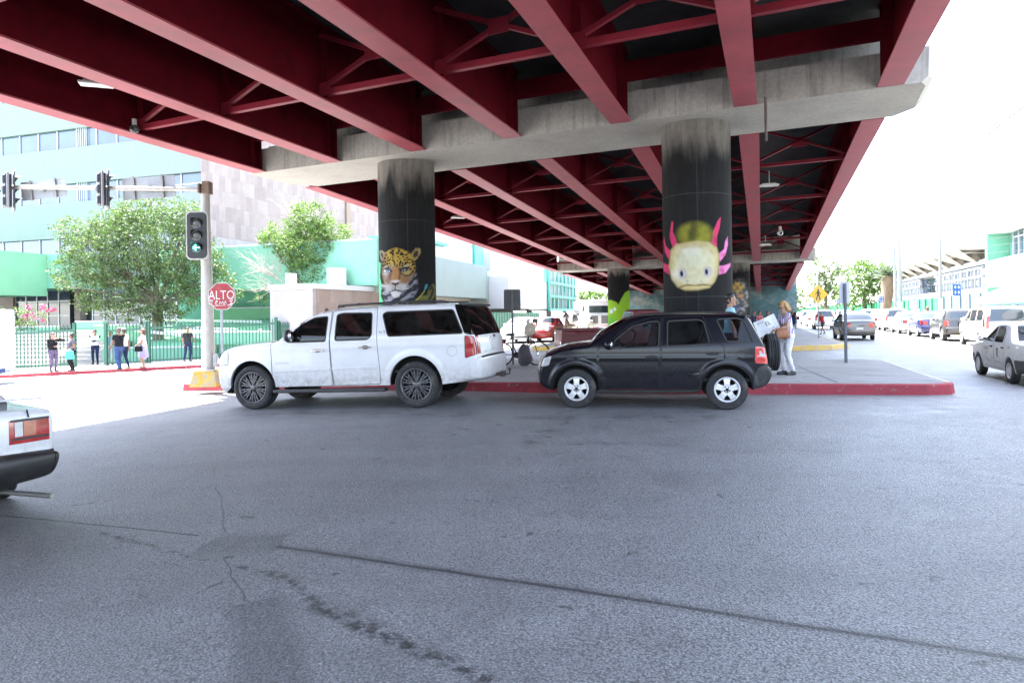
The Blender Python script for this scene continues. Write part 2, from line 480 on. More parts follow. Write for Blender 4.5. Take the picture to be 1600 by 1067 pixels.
# far kerb of the cross street, at the left, and the wide forecourt behind it
fk = [(-60, 28.2), (-22, 28.0), (-13, 28.4), (-8, 29.4), (-6, 31.5), (-1.5, 47), (16, 100), (-60, 100)]
slab('forecourt_pavement', fk, 0.15, M_PAVE2, M_REDCURB)
# pavement along the right-hand side of the street
rk = [(31.5, 24), (120, 24), (120, 220), (88, 220), (34.0, 60), (30.8, 50)]
rk = [(20.2, 23.2), (90, 10), (160, 220), (94, 220)]
slab('right_pavement', rk, 0.15, M_PAVE2, M_YELCURB)
# saw-cut joints in the island paving
mb = MB()
def groove(a, b_):
    a, b_ = Vector(a), Vector(b_); n = 8
    for i in range(n):
        p = a.lerp(b_, i / n); q = a.lerp(b_, (i + 1) / n); s = (q - p).normalized(); s = Vector((-s.y, s.x)) * 0.008
        zz = lambda v: ground_z(v.x) + 0.2065
        mb.quad((p.x - s.x, p.y - s.y, zz(p)), (q.x - s.x, q.y - s.y, zz(q)), (q.x + s.x, q.y + s.y, zz(q)), (p.x + s.x, p.y + s.y, zz(p)))
groove((6.35, 13.35), (7.9, 20.0)); groove((1.6, 14.2), (3.2, 20.4)); groove((-2.4, 15.6), (-0.6, 21.9)); groove((-6.0, 17.0), (-4.0, 22.6)); groove((-7.2, 20.1), (9.3, 16.3))
tag(mb.build('pavement_joints', M('joint grime', (0.04, 0.04, 0.04), 0.9)), kind='structure')
# ------------------------------------------------------------------ the viaduct
M_RED = M('crimson girder paint', (0.122, 0.0060, 0.0130), 0.72, var=0.25, scale=1.6, bmp=0.05, bscale=18, spec=0.05, dirt=((0.028, 0.006, 0.008), 0.5, 2.4))
M_BRACE = M('cross frame paint', (0.22, 0.018, 0.032), 0.5, var=0.2, scale=2.0, spec=.2)  # girder red made brighter, the light from below put into the colour
M_FLANGE = M('faded flange paint', (0.36, 0.072, 0.090), 0.5, var=0.22, scale=1.2, bmp=0.04, bscale=18, spec=.3, dirt=((0.20, 0.06, 0.065), 0.7, 2.2), stretch=(1, 1, 1))  # pinker than the webs: light bounced off the ground is in the colour
M_CAP = concrete('pier cap concrete', (0.35, 0.33, 0.295), (0.45, 0.43, 0.385), stain=0.5, streak=True)
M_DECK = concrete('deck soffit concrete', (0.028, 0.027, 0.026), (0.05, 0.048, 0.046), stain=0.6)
M_PARA = concrete('parapet concrete', (0.34, 0.33, 0.31), (0.42, 0.41, 0.39), stain=0.4, streak=True)

def at_h(x, y, h):
    r = ray(x, y); return Vector((0, 0, EYE)) + r * (h / r.z)
E1 = at_h(415.6, 268.75, 4.17); E7 = at_h(1412.7, 132.0, 4.27)
V = (E7 - E1); SP = V.length / 6; V.normalize()                 # along the pier caps
VH = Vector((V.x, V.y, 0)).normalized()
dirv = lambda x, y: ray(x, y) / hypot(ray(x, y).x, 1.0)
U0 = dirv(1207, 500); U1 = dirv(1190, 534)                       # along the girders, before and after the near pier
CAPW = 2.35
FLW, FLT, GH = 0.46, 0.035, 1.52
via = thing('viaduct', 'road viaduct of crimson steel girders on grey concrete deck crossing the street overhead', 'viaduct', (0.2, 16.2, 0))
def girder(p, q, mat=M_RED):
    """I-beam whose bottom flange centre runs p to q; inner stiffeners both sides"""
    mb = MB(); t = (q - p); ln = t.length; t = t.normalized()
    sd = Vector((t.y, -t.x, 0)).normalized(); up = Vector((0, 0, 1))
    o = p - sd * FLW / 2
    fl = MB(); fl.frame_box(o, q - p, sd * FLW, up * FLT)
    mb.frame_box(p - sd * 0.012 + up * FLT, q - p, sd * 0.024, up * (GH - 2 * FLT))
    mb.frame_box(p - sd * 0.2 + up * (GH - FLT), q - p, sd * 0.4, up * (FLT - 0.004))
    for f in ends_stiff(ln):
        c = p + t * f + up * FLT
        for s in (-1, 1):
            a = c + sd * (0.013 * s)
            mb.frame_box(a, t * 0.016, sd * (0.17 * s), up * (GH - 2 * FLT - 0.002))
    return mb, fl
def ends_stiff(ln):
    r = [0.12, 0.42, ln - 0.12, ln - 0.42]; k = BR0
    while k < ln - 1: r.append(k); k += BRS
    return r
BR0, BRS = 4.0, 5.15
M_LAMP = M('lamp housing', (0.55, 0.55, 0.53), 0.4, metal=0.3)

def span(starts, u, length, back=False):
    """seven girders from the start points along u, with cross frames and deck"""
    pts = []
    for i, s in enumerate(starts):
        p = s.copy(); q = s + u * length
        pts.append((p, q))
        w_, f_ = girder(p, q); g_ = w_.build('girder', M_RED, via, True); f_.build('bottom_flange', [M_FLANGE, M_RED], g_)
    k = BR0
    while k < length - 0.8:
        for i in range(6):
            if not (i == -1):
                a = pts[i][0] + u * k; b_ = pts[i + 1][0] + u * k
                w = (b_ - a).normalized(); a = a + w * 0.02; b_ = b_ - w * 0.02; up = Vector((0, 0, 1)); mb = MB()
                lo = up * (FLT + 0.12); hi = up * (GH - 0.2)
                # angle-section bottom chord
                mb.bar(a + lo, b_ + lo, 0.12, 0.014); mb.bar(a + lo + u * 0.055 + up * .055, b_ + lo + u * 0.055 + up * .055, 0.014, 0.11)
                for (s0, s1) in ((lo + up * .1, hi), (hi, lo + up * .1)):
                    mb.bar(a + s0, b_ + s1, 0.085, 0.014); mb.bar(a + s0 + u * 0.04 + up * .035, b_ + s1 + u * 0.04 + up * .035, 0.014, 0.075)
                c = (a + b_) / 2 + (lo + hi + up * .1) / 2
                mb.frame_box(c - w * 0.2 - up * 0.14 + u * 0.05, w * 0.4, u * 0.014, up * 0.28)
                for e, sgn in ((a, 1), (b_, -1)):
                    mb.frame_box(e + lo - up * 0.02 + u * 0.052 if sgn > 0 else e + lo - up * .02 + u * .052 - w * .26, w * 0.26, u * 0.012, up * 0.26)
                mb.build('cross_frame', M_BRACE, via, True)
        k += BRS
    # heavy end diaphragm close to the pier
    for i in range(6):
        a = pts[i][0] + u * 0.3; b_ = pts[i + 1][0] + u * 0.3; w = (b_ - a).normalized()
        mb = MB(); mb.frame_box(a + w * .02 + Vector((0, 0, 0.80)), (b_ - a) - w * .04, u * 0.02, Vector((0, 0, 0.42)))
        mb.frame_box(a + w * .02 + Vector((0, 0, 0.80)) - u * .08, (b_ - a) - w * .04, u * 0.08, Vector((0, 0, 0.02)))
        mb.build('end_diaphragm', M_RED, via, True)
    L0 = pts[0][0] - VH * 0.75; R0 = pts[6][0] + VH * 0.75
    mb = MB(); up = Vector((0, 0, 1))
    mb.frame_box(L0 + up * GH, R0 - L0, u * length, up * 0.24)
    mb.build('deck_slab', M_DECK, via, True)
    for e in (L0, R0 - VH * 0.22):
        mb = MB(); mb.frame_box(e + up * (GH + 0.244), VH * 0.22, u * length, up * 0.85); mb.build('parapet', M_PARA, via, True)
    return pts

def cap_deck(st, u0, u1):
    """deck joint: slab and parapets carried across the pier cap"""
    up = Vector((0, 0, 1)); a0 = st[0] - VH * .75; b0 = st[6] + VH * .75; w = u0 * (CAPW / u0.dot(Vector((-VH.y, VH.x, 0)))); g = u0 * 0.004
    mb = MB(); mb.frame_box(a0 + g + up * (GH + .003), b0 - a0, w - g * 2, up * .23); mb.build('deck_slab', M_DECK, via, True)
    for e in (a0, b0 - VH * .22):
        mb = MB(); mb.frame_box(e + g + up * (GH + .246), VH * .22, w - g * 2, up * .84); mb.build('parapet', M_PARA, via, True)

ST0 = [E1 + V * (SP * i) - VH * FLW / 2 for i in range(7)]
span(ST0, -U0, 29.5)
def cap_at(front, name_label):
    """inverted-tee pier cap; front = seven front flange points"""
    f = front[0] - VH * 0.55; g = front[6] + VH * 0.75
    n = Vector((-VH.y, VH.x, 0)); up = Vector((0, 0, 1))
    mb = MB(); W = CAPW; c = 0.55
    def ring(t, h):                       # plan outline with clipped nose ends
        d = (g - f); lo = f + up * h; hi = g + up * h
        return [lo + VH * (t + .15) + n * (0.0), hi - VH * (t + 0.1), hi - VH * t + n * 0.25 , hi - VH * t + n * (W - 0.5), hi - VH * (t + 0.35) + n * W, lo + VH * (t + c) + n * W, lo + VH * t + n * (W - 0.6), lo + VH * t + n * 0.1]
    hts = [(0.14, -0.004), (0.02, 0.10), (0.0, 0.66)]
    vs = []; 
    for t, h in hts: vs += ring(t, h)
    k = 8; fs = [tuple(range(k))[::-1], tuple(range(2 * k, 3 * k))]
    for r in range(2):
        for i in range(k): fs.append((r * k + i, r * k + (i + 1) % k, (r + 1) * k + (i + 1) % k, (r + 1) * k + i))
    mb.add(vs, fs)
    # stem and bearing plinths up to the deck
    mb.frame_box(f + VH * 0.6 + n * 0.55 + up * 0.66, (g - f) - VH * 1.3, n * (W - 1.1), up * (GH - 0.67))
    for p in front:
        for q in (0.08, W - 0.48):
            mb.frame_box(p + VH * 0.26 + n * q + up * 0.662, VH * 0.2, n * 0.4, up * 0.06)
    return mb

up = Vector((0, 0, 1)); nrm = Vector((-VH.y, VH.x, 0))
tag(cap_at(ST0, '').build('pier_cap', M_CAP), 'long grey concrete pier cap stained with dark streaks on the two big near pillars', 'pier cap', 'pier caps of the viaduct')
ST1 = [p + U0 * (CAPW / U0.dot(nrm)) for p in ST0]
SPAN1 = 27.2
cap_deck(ST0, U0, U1)
span(ST1, U1, SPAN1)
ST2 = [p + U1 * SPAN1 for p in ST1]
tag(cap_at(ST2, '').build('pier_cap', M_CAP), 'concrete pier cap in the middle distance, with the lime green leaf pillar under it', 'pier cap', 'pier caps of the viaduct')
U2 = U1
ST3 = [p + U2 * (CAPW / U1.dot(nrm)) for p in ST2]
SPAN2 = 24.0
cap_deck(ST2, U1, U1)
span(ST3, U2, SPAN2)
ST4 = [p + U2 * SPAN2 for p in ST3]
mb = MB(); a = ST4[0] - VH * 0.6; g = ST4[6] + VH * 0.8
zz = a.z + GH
mb.frame_box(Vector((a.x, a.y, -1.2)), Vector((g.x - a.x, g.y - a.y, 0)), Vector((U2.x, U2.y, 0)) * 1.0, Vector((0, 0, zz + 1.5)))
# ---- painted columns
def mixv(a, b, t): return (a[0] + (b[0] - a[0]) * t, a[1] + (b[1] - a[1]) * t, a[2] + (b[2] - a[2]) * t)
def ell(x, y, cx, cy, rx, ry, soft=0.2, rot=0.0):
    dx, dy = x - cx, y - cy
    if rot: dx, dy = dx * cos(rot) + dy * sin(rot), -dx * sin(rot) + dy * cos(rot)
    return 1 - smoothstep(1 - soft, 1 + soft, sqrt((dx / rx) ** 2 + (dy / ry) ** 2))
def inpoly(x, y, P):
    r = False; j = len(P) - 1
    for i in range(len(P)):
        if (P[i][1] > y) != (P[j][1] > y) and x < (P[j][0] - P[i][0]) * (y - P[i][1]) / (P[j][1] - P[i][1]) + P[i][0]: r = not r
        j = i
    return r
def pdist(x, y, P, closed=True):
    m = 1e9
    for i in range(len(P) if closed else len(P) - 1):
        ax, ay = P[i]; bx, by = P[(i + 1) % len(P)]
        dx, dy = bx - ax, by - ay; t = max(0, min(1, ((x - ax) * dx + (y - ay) * dy) / (dx * dx + dy * dy + 1e-9)))
        m = min(m, hypot(x - ax - dx * t, y - ay - dy * t))
    return m
def poly(x, y, P, soft=6.0):
    d = pdist(x, y, P); d = d if inpoly(x, y, P) else -d
    return smoothstep(-soft, soft, d)
def line(x, y, P, w, soft=3.0): return 1 - smoothstep(w, w + soft, pdist(x, y, P, False))
def project(p):
    q = Vector(p) - Vector((0, 0, EYE)); return PX + F * q.dot(RIGHT) / q.y, PY - F * q.dot(UP) / q.y

def jaguar(px, py, c0):
    c = jaguar_paint(px, py, c0)
    return c if c is c0 else tuple(q * .82 for q in c)
def jaguar_paint(px, py, c):
    x = (px - 560) * 8.207; y = (py - 370) * 8.207          # sketch units
    if x > 995 or y < 90 or x < 215: return c
    ns = noise.noise(Vector((x * .02, y * .02, 3)))
    # green leaves at the left edge and serpentine shape at the right
    c = mixv(c, (0.10, 0.50, 0.22), poly(x, y, [(255, 320), (290, 340), (275, 520), (300, 620), (285, 760), (330, 860), (360, 900), (250, 900)], 9))
    c = mixv(c, (0.20, 0.18, 0.05), poly(x, y, [(700, 850), (800, 760), (880, 745), (900, 660), (950, 600), (985, 620), (990, 760), (930, 830), (860, 860)], 10) * (0.75 + 0.4 * ns))
    c = mixv(c, (0.34, 0.31, 0.07), line(x, y, [(705, 845), (790, 770), (845, 700)], 9))
    c = mixv(c, (0.05, 0.32, 0.38), poly(x, y, [(840, 690), (860, 612), (890, 608), (880, 650), (852, 690)], 5))
    c = mixv(c, (0.035, 0.035, 0.03), line(x, y, [(915, 680), (940, 640), (960, 680), (935, 760), (900, 815)], 10, 8))
    if x > 840: return c
    # grey ruff under the chin
    ruff = poly(x, y, [(300, 600), (420, 640), (620, 560), (740, 470), (770, 640), (720, 780), (640, 860), (600, 900), (350, 900), (330, 760)], 22)
    st = 0.5 + 0.5 * sin(x * 0.035 + y * 0.055 + 3 * ns)
    c = mixv(c, mixv((0.03, 0.03, 0.04), (0.30, 0.30, 0.34), st * st), ruff)
    # ears
    ear = poly(x, y, [(665, 250), (690, 190), (740, 140), (795, 150), (800, 205), (770, 265), (725, 310)], 9); c = mixv(c, mixv((0.34, 0.25, 0.10), (0.05, 0.04, 0.02), smoothstep(.0, .35, noise.noise(Vector((x * .05, y * .05, 1))))), ear); c = mixv(c, (0.035, 0.028, 0.02), ell(x, y, 735, 225, 26, 48, .4, .55))
    c = mixv(c, (0.30, 0.25, 0.16), poly(x, y, [(270, 185), (300, 175), (345, 205), (335, 285), (300, 310), (280, 260)], 8)); c = mixv(c, (0.05, 0.045, 0.04), ell(x, y, 302, 235, 15, 40, .4, -.25))
    head = poly(x, y, [(330, 215), (400, 165), (480, 140), (570, 165), (650, 200), (715, 290), (735, 400), (715, 500), (650, 590), (560, 660), (400, 660), (330, 600), (300, 480), (300, 330)], 10)
    fur = mixv((0.44, 0.29, 0.055), (0.27, 0.15, 0.07), smoothstep(320, 500, y))
    fur = mixv(fur, (0.42, 0.36, 0.28), smoothstep(560, 420, x) * smoothstep(330, 420, y))
    fur = mixv(fur, (0.15, 0.085, 0.06), smoothstep(390, 310, x) * 0.85); fur = mixv(fur, (0.20, 0.17, 0.15), smoothstep(560, 720, x) * smoothstep(420, 560, y) * .8)
    c = mixv(c, fur, head)
    if head > 0.3:
        # rosettes on the forehead: streaks fanning from the nose bridge
        cx, cy = 480, 640; ang = atan2(x - cx, cy - y); rad = hypot(x - cx, y - cy)
        if y < 410 or x > 560 or x < 370:
            vo = noise.voronoi(Vector((ang * 11.5, rad * .034 + .35 * sin(ang * 7), 2.0)))[0]
            n2 = noise.noise(Vector((ang * 14, rad * .05, 8)))
            k = smoothstep(0.52, 0.38, vo[0] + .22 * n2) * (1 - .5 * smoothstep(.14, .05, vo[0])) * smoothstep(640, 520, y) * smoothstep(225, 262, rad) * smoothstep(505, 470, rad)
            c = mixv(c, (0.012, 0.010, 0.008), k * head)
        # bridge of the nose, eye patches, cheeks
        c = mixv(c, (0.36, 0.19, 0.08), poly(x, y, [(440, 380), (520, 400), (540, 560), (470, 590), (405, 560), (425, 440)], 16))
        c = mixv(c, (0.40, 0.36, 0.27), ell(x, y, 605, 382, 58, 16, .5, -.45)); c = mixv(c, (0.34, 0.31, 0.28), ell(x, y, 365, 402, 42, 16, .5, .3))
        c = mixv(c, (0.05, 0.03, 0.02), line(x, y, [(520, 400), (535, 440), (525, 540)], 5, 16) * .7); c = mixv(c, (0.05, 0.03, 0.02), line(x, y, [(425, 430), (412, 500), (405, 560)], 4, 14) * .6)
        c = mixv(c, (0.38, 0.29, 0.11), ell(x, y, 625, 465, 66, 30, .5, -.3)); c = mixv(c, (0.36, 0.34, 0.33), ell(x, y, 350, 475, 34, 22, .5))
        c = mixv(c, (0.012, 0.012, 0.012), ell(x, y, 582, 425, 50, 27, .2, -.18)); c = mixv(c, (0.25, 0.29, 0.27), ell(x, y, 580, 426, 30, 18, .25)); c = mixv(c, (0.01, 0.01, 0.012), ell(x, y, 577, 424, 11, 12, .3))
        c = mixv(c, (0.60, 0.62, 0.66), ell(x, y, 345, 438, 20, 14, .3)); c = mixv(c, (0.05, 0.05, 0.06), ell(x, y, 385, 436, 36, 25, .25, .2)); c = mixv(c, (0.36, 0.42, 0.50), ell(x, y, 383, 438, 24, 18, .25)); c = mixv(c, (0.02, 0.02, 0.03), ell(x, y, 380, 436, 9, 10, .3))
        c = mixv(c, (0.012, 0.01, 0.01), line(x, y, [(530, 430), (580, 398), (650, 395)], 7, 6)); c = mixv(c, (0.012, 0.01, 0.01), line(x, y, [(345, 408), (385, 405), (425, 440)], 6, 6))
        c = mixv(c, (0.02, 0.015, 0.01), line(x, y, [(545, 470), (600, 500), (660, 490), (700, 440)], 6, 8) * .8)
        c = mixv(c, (0.16, 0.05, 0.03), line(x, y, [(405, 480), (370, 560), (390, 600)], 10, 20) * .7)
    # muzzle
    c = mixv(c, (0.40, 0.385, 0.38), ell(x, y, 545, 645, 84, 48, .4, -.15)); c = mixv(c, (0.36, 0.345, 0.34), ell(x, y, 405, 650, 70, 44, .4, .15))
    c = mixv(c, (0.55, 0.51, 0.48), ell(x, y, 478, 575, 55, 22, .4)); c = mixv(c, (0.085, 0.045, 0.04), poly(x, y, [(412, 585), (475, 592), (535, 575), (510, 612), (475, 630), (440, 615)], 6))
    c = mixv(c, (0.03, 0.025, 0.025), line(x, y, [(474, 625), (473, 690)], 4, 4)); c = mixv(c, (0.03, 0.025, 0.025), line(x, y, [(400, 715), (440, 690), (474, 688), (520, 690), (560, 705)], 4, 5))
    c = mixv(c, (0.60, 0.58, 0.57), poly(x, y, [(415, 705), (475, 695), (550, 712), (525, 765), (475, 782), (430, 762)], 12))
    for (bx, by, ex, ey) in ((420, 650, 300, 625), (415, 665, 290, 670), (415, 680, 300, 730), (560, 650, 650, 620), (560, 662, 655, 668), (550, 640, 640, 590)):
        c = mixv(c, (0.62, 0.62, 0.62), line(x, y, [(bx, by), (ex, ey)], 1.5, 4) * .8)
    return c

def axolotl(px, py, c):
    x = (px - 1030) * 7.117; y = (py - 330) * 7.117
    if y < 40 or y > 900 or x < 20 or x > 815: return c
    ns = noise.noise(Vector((x * .015, y * .015, 9)))
    pk, pl = (0.58, 0.045, 0.14), (0.62, 0.20, 0.42)
    for P, col in (([(150, 405), (115, 290), (128, 180), (140, 110), (155, 125), (152, 230), (205, 360)], pk),
                   ([(105, 535), (65, 460), (50, 340), (55, 285), (70, 380), (128, 450)], pk),
                   ([(110, 705), (50, 665), (42, 570), (110, 605)], pk),
                   ([(640, 405), (578, 345), (600, 225), (650, 110), (685, 65), (672, 180), (645, 280)], pk),
                   ([(672, 565), (665, 470), (720, 425), (735, 330), (762, 282), (765, 370), (735, 490)], pl),
                   ([(665, 705), (662, 610), (740, 600), (795, 575), (792, 610), (735, 690)], pl)):
        c = mixv(c, mixv(col, (0.35, 0.02, 0.08), smoothstep(-.2, .5, ns) * .5), poly(x, y, P, 5))
    # olive body behind the head
    b_ = ell(x, y, 400, 262, 190, 138, .30)
    c = mixv(c, mixv((0.24, 0.235, 0.03), (0.10, 0.10, 0.025), smoothstep(-.4, .9, ns + .3 * sin(x * .022)) * .6), b_)
    c = mixv(c, (0.030, 0.032, 0.015), line(x, y, [(395, 140), (375, 230), (360, 290)], 12, 60) * .7 * b_)
    head = poly(x, y, [(130, 430), (190, 368), (290, 350), (420, 330), (560, 345), (640, 405), (668, 500), (655, 690), (620, 780), (560, 850), (430, 878), (290, 880), (200, 840), (140, 760), (108, 620)], 16)
    sk = mixv((0.60, 0.56, 0.37), (0.55, 0.50, 0.29), smoothstep(-.3, .6, ns))
    sk = mixv(sk, (0.66, 0.66, 0.60), ell(x, y, 330, 430, 120, 60, .7) * .6); sk = mixv(sk, (0.58, 0.62, 0.50), ell(x, y, 350, 540, 150, 90, .8) * .5)
    sk = mixv(sk, (0.46, 0.36, 0.14), (1 - smoothstep(0, 85, pdist(x, y, [(130, 430), (190, 368), (290, 350), (420, 330), (560, 345), (640, 405), (668, 500), (655, 690), (620, 780), (560, 850), (430, 878), (290, 880), (200, 840), (140, 760), (108, 620)]))) * .8)
    sk = mixv(sk, (0.68, 0.66, 0.60), ell(x, y, 200, 700, 70, 60, .8) * .7)
    sk = mixv(sk, (0.40, 0.33, 0.16), line(x, y, [(200, 490), (260, 400), (420, 380), (540, 400), (600, 480)], 6, 40) * .4)
    sk = mixv(sk, (0.20, 0.145, 0.06), line(x, y, [(235, 845), (310, 820), (400, 832), (480, 816), (575, 828)], 5, 12) * .9)
    sk = mixv(sk, (0.62, 0.50, 0.22), line(x, y, [(240, 866), (320, 848), (480, 848), (560, 846)], 8, 12) * .8)
    for ex, ey in ((250, 696), (527, 675)):
        sk = mixv(sk, (0.36, 0.32, 0.34), ell(x, y, ex + 12, ey, 46, 58, .5) * .8); sk = mixv(sk, (0.75, 0.74, 0.80), ell(x, y, ex + 14, ey + 2, 24, 38, .5) * .3)
        sk = mixv(sk, (0.012, 0.014, 0.05), ell(x, y, ex, ey, 18, 33, .3, -.12))
    for ex, ey in ((312, 782), (465, 780)): sk = mixv(sk, (0.22, 0.22, 0.36), ell(x, y, ex, ey, 14, 6, .5))
    c = mixv(c, sk, head)
    return c

def leafmural(px, py, c):
    x = (px - 860) * 8; y = (py - 440) * 8
    g = max(poly(x, y, [(690, 235), (760, 232), (820, 255), (858, 290), (870, 640), (680, 640)], 4), poly(x, y, [(845, 640), (855, 280), (880, 225), (930, 140), (975, 112), (1010, 120), (1010, 640)], 4))
    c = mixv(c, (0.30, 0.56, 0.035), g)
    c = mixv(c, (0.10, 0.50, 0.06), ell(x, y, 760, 520, 50, 80, .6) * .7 * g)
    c = mixv(c, (0.78, 0.8, 0.78), max(poly(x, y, [(745, 345), (780, 345), (780, 395), (745, 395)], 3), ell(x, y, 805, 345, 16, 22, .3)))
    return c

def catmural(px, py, c):
    x = (px - 1100) * 6.67; y = (py - 440) * 6.67
    ns = noise.noise(Vector((x * .03, y * .03, 5)))
    k = ell(x, y, 365, 180, 95, 190, .3)
    c = mixv(c, mixv((0.10, 0.11, 0.12), (0.45, 0.44, 0.42), smoothstep(-.2, .5, ns)), k * .8)
    c = mixv(c, (0.55, 0.36, 0.06), ell(x, y, 350, 60, 60, 50, .4) * (0.6 + ns))
    c = mixv(c, (0.5, 0.25, 0.12), ell(x, y, 380, 150, 30, 20, .5))
    c = mixv(c, (0.10, 0.14, 0.30), ell(x, y, 330, 270, 50, 30, .5) * .7)
    return c

def column(cx, cy, r, z0, z1, paint, label, soot=0.9, nf=150, dz=0.02):
    f = atan2(-cy, -cx)                                   # towards the viewer's side of the street
    angs = [f - pi / 2 * 1.08 + pi * 1.08 * i / nf for i in range(nf + 1)] + [f + pi / 2 * 1.08 + pi * 0.92 * i / 24 for i in range(1, 24)]
    n = len(angs); rows = max(4, int((z1 - z0) / dz)); vs = []; cols = []
    for j in range(rows + 1):
        z = z0 + (z1 - z0) * j / rows
        for i, a in enumerate(angs):
            x, y = cx + r * cos(a), cy + r * sin(a)
            ns = noise.fractal(Vector((a * 2.2, z * 0.6, cx)), 0.8, 2.2, 4)
            ns2 = noise.fractal(Vector((a * 9, z * 1.1, cx + 4)), 0.8, 2.2, 3)
            top = smoothstep(0.42 + soot * .55, 0.10, (z1 - z) + ns * 0.35 + ns2 * .07)
            c = mixv((0.012, 0.012, 0.0125), (0.235, 0.215, 0.19), top * (0.8 + 0.25 * ns2))
            c = mixv(c, (0.085, 0.085, 0.086), max(0, ns2) * 0.10)
            if i <= nf:
                px, py = project((x, y, z))
                # casting seams of the formwork
                if abs(a - f - 0.02) < 0.011 or abs((z1 - z) - 1.62) < 0.012 or abs((z1 - z) - 3.9) < .01: c = mixv(c, (0.10, 0.10, 0.10), 0.28)
                if paint: c = paint(px, py, c)
            vs.append((x - cx, y - cy, z - z0)); cols.append(c)
    fs = [(j * n + i, j * n + (i + 1) % n, (j + 1) * n + (i + 1) % n, (j + 1) * n + i) for j in range(rows) for i in range(n)]
    mb = MB(); mb.add(vs, fs, 0, True)
    o = mb.build('concrete_pillar', MV('painted pillar', 0.85, bmp=0.08))
    ca = o.data.color_attributes.new('paint', 'FLOAT_COLOR', 'POINT')
    for i, c in enumerate(cols): ca.data[i].color = (max(0, c[0]), max(0, c[1]), max(0, c[2]), 1)
    o.location = (cx, cy, z0)
    tag(o, label, 'pillar', 'round pillars of the viaduct')
    return o

def capmid(st, t):                       # point on the centre line of a cap, t = fraction along it
    p = st[0].lerp(st[6], t); return p + nrm * CAPW / 2
pL = capmid(ST0, 0.285); pR = capmid(ST0, 0.768)
def col_on(px, st):
    best = min((abs(project(capmid(st, t / 400))[0] - px), t / 400) for t in range(401))[1]
    return capmid(st, best)
pL = col_on(634, ST0); pR = col_on(1086, ST0)
column(pL.x, pL.y, 0.775, ground_z(pL.x) + .1, pL.z + 0.0, jaguar, 'black painted pillar with the spotted jaguar face, behind the white SUV')
column(pR.x, pR.y, 0.765, 0.1, pR.z, axolotl, 'black painted pillar with the pale yellow axolotl with pink gills')
p = col_on(966, ST2); column(p.x, p.y, 0.74, -0.3, p.z, leafmural, 'dark pillar with lime green leaf shapes painted on its lower half', 0.4, 48, 0.06)
p = col_on(1152, ST2); column(p.x, p.y, 0.74, -0.1, p.z, catmural, 'dark pillar with a grey and orange animal mural, partly behind the axolotl pillar', 0.4, 48, 0.06)
# end wall of the ramp, with a faded mural
o = mb.build('abutment_wall', M('mural wall', (0.12, 0.22, 0.24), 0.8, var=0.6, scale=0.8, dirt=((0.42, 0.40, 0.36), 0.9, 0.55)))
tag(o, 'painted concrete end wall of the viaduct ramp in faded teal and grey', 'wall')
# ---- fittings under the deck
def floodlight(pos, rz, label):
    t = thing('floodlight', label, 'floodlight', pos, rz, 'white lamps under the viaduct')
    mb = MB(); mb.box((0, 0, 0), (0.55, 0.24, 0.05), 0, 0, 0.01); mb.box((0, 0, 0.04), (0.4, 0.16, 0.04)); mb.build('housing', M_LAMP, t)
    mb = MB(); mb.box((0, 0, -0.027), (0.48, 0.18, 0.006)); mb.build('lens', M('lamp lens', (0.75, 0.75, 0.72), 0.2), t)
    mb = MB(); mb.tube([(0, 0, 0.05), (0, 0, 0.45)], 0.012, 6); mb.build('bracket', M_LAMP, t)
floodlight(at_h(150, 132, 4.45), 0.35, 'flat white lamp hanging under the viaduct at upper left')
floodlight(at_h(716, 340, 3.95), 0.35, 'flat white lamp just right of the jaguar pillar')
floodlight(at_h(1202, 290, 3.9), -0.2, 'flat white lamp just right of the axolotl pillar, nearest to the viewer')
floodlight(at_h(880, 406, 3.3), 0.3, 'small flat white lamp left of the second pier cap')
floodlight(at_h(1196, 383, 3.2), -0.2, 'small flat white lamp farther along past the axolotl pillar')
def camera_dome(pos, label, mat, r=0.1):
    t = thing('security_camera', label, 'security camera', pos)
    mb = MB(); mb.ball((0, 0, 0), r); mb.build('housing', mat, t)
    mb = MB(); mb.tube([(0, 0, r * .8), (0, 0, r * 2.2)], r * 0.5, 8); mb.build('mount', M_LAMP, t)
    mb = MB(); mb.ball((0, -r * .55, -r * 0.2), r * .55); mb.build('lens', M('lens black', (0.01, 0.01, 0.01), 0.1), t)
camera_dome(at_h(210, 202, 4.26), 'small dark dome camera on the leftmost girder', M('dome dark', (0.05, 0.05, 0.05), 0.3))
camera_dome(at_h(1219, 364, 3.45), 'small white camera hanging beyond the axolotl pillar', M_LAMP, 0.13)
# drain pipe on the cap and hanging cable
mb = MB(); a = at(1196, 152, (ST0[5] + V).y - .3); bq = at(1197, 215, (ST0[5] + V).y + 1.6)
mb.tube([a, a - up * .25 , bq - up * .06 , bq + up * .2], 0.03, 8)
tag(mb.build('drain_pipe', M('pipe rust', (0.10, 0.07, 0.06), 0.7)), 'thin dark drain pipe crossing under the pier cap right of the axolotl pillar', 'pipe')
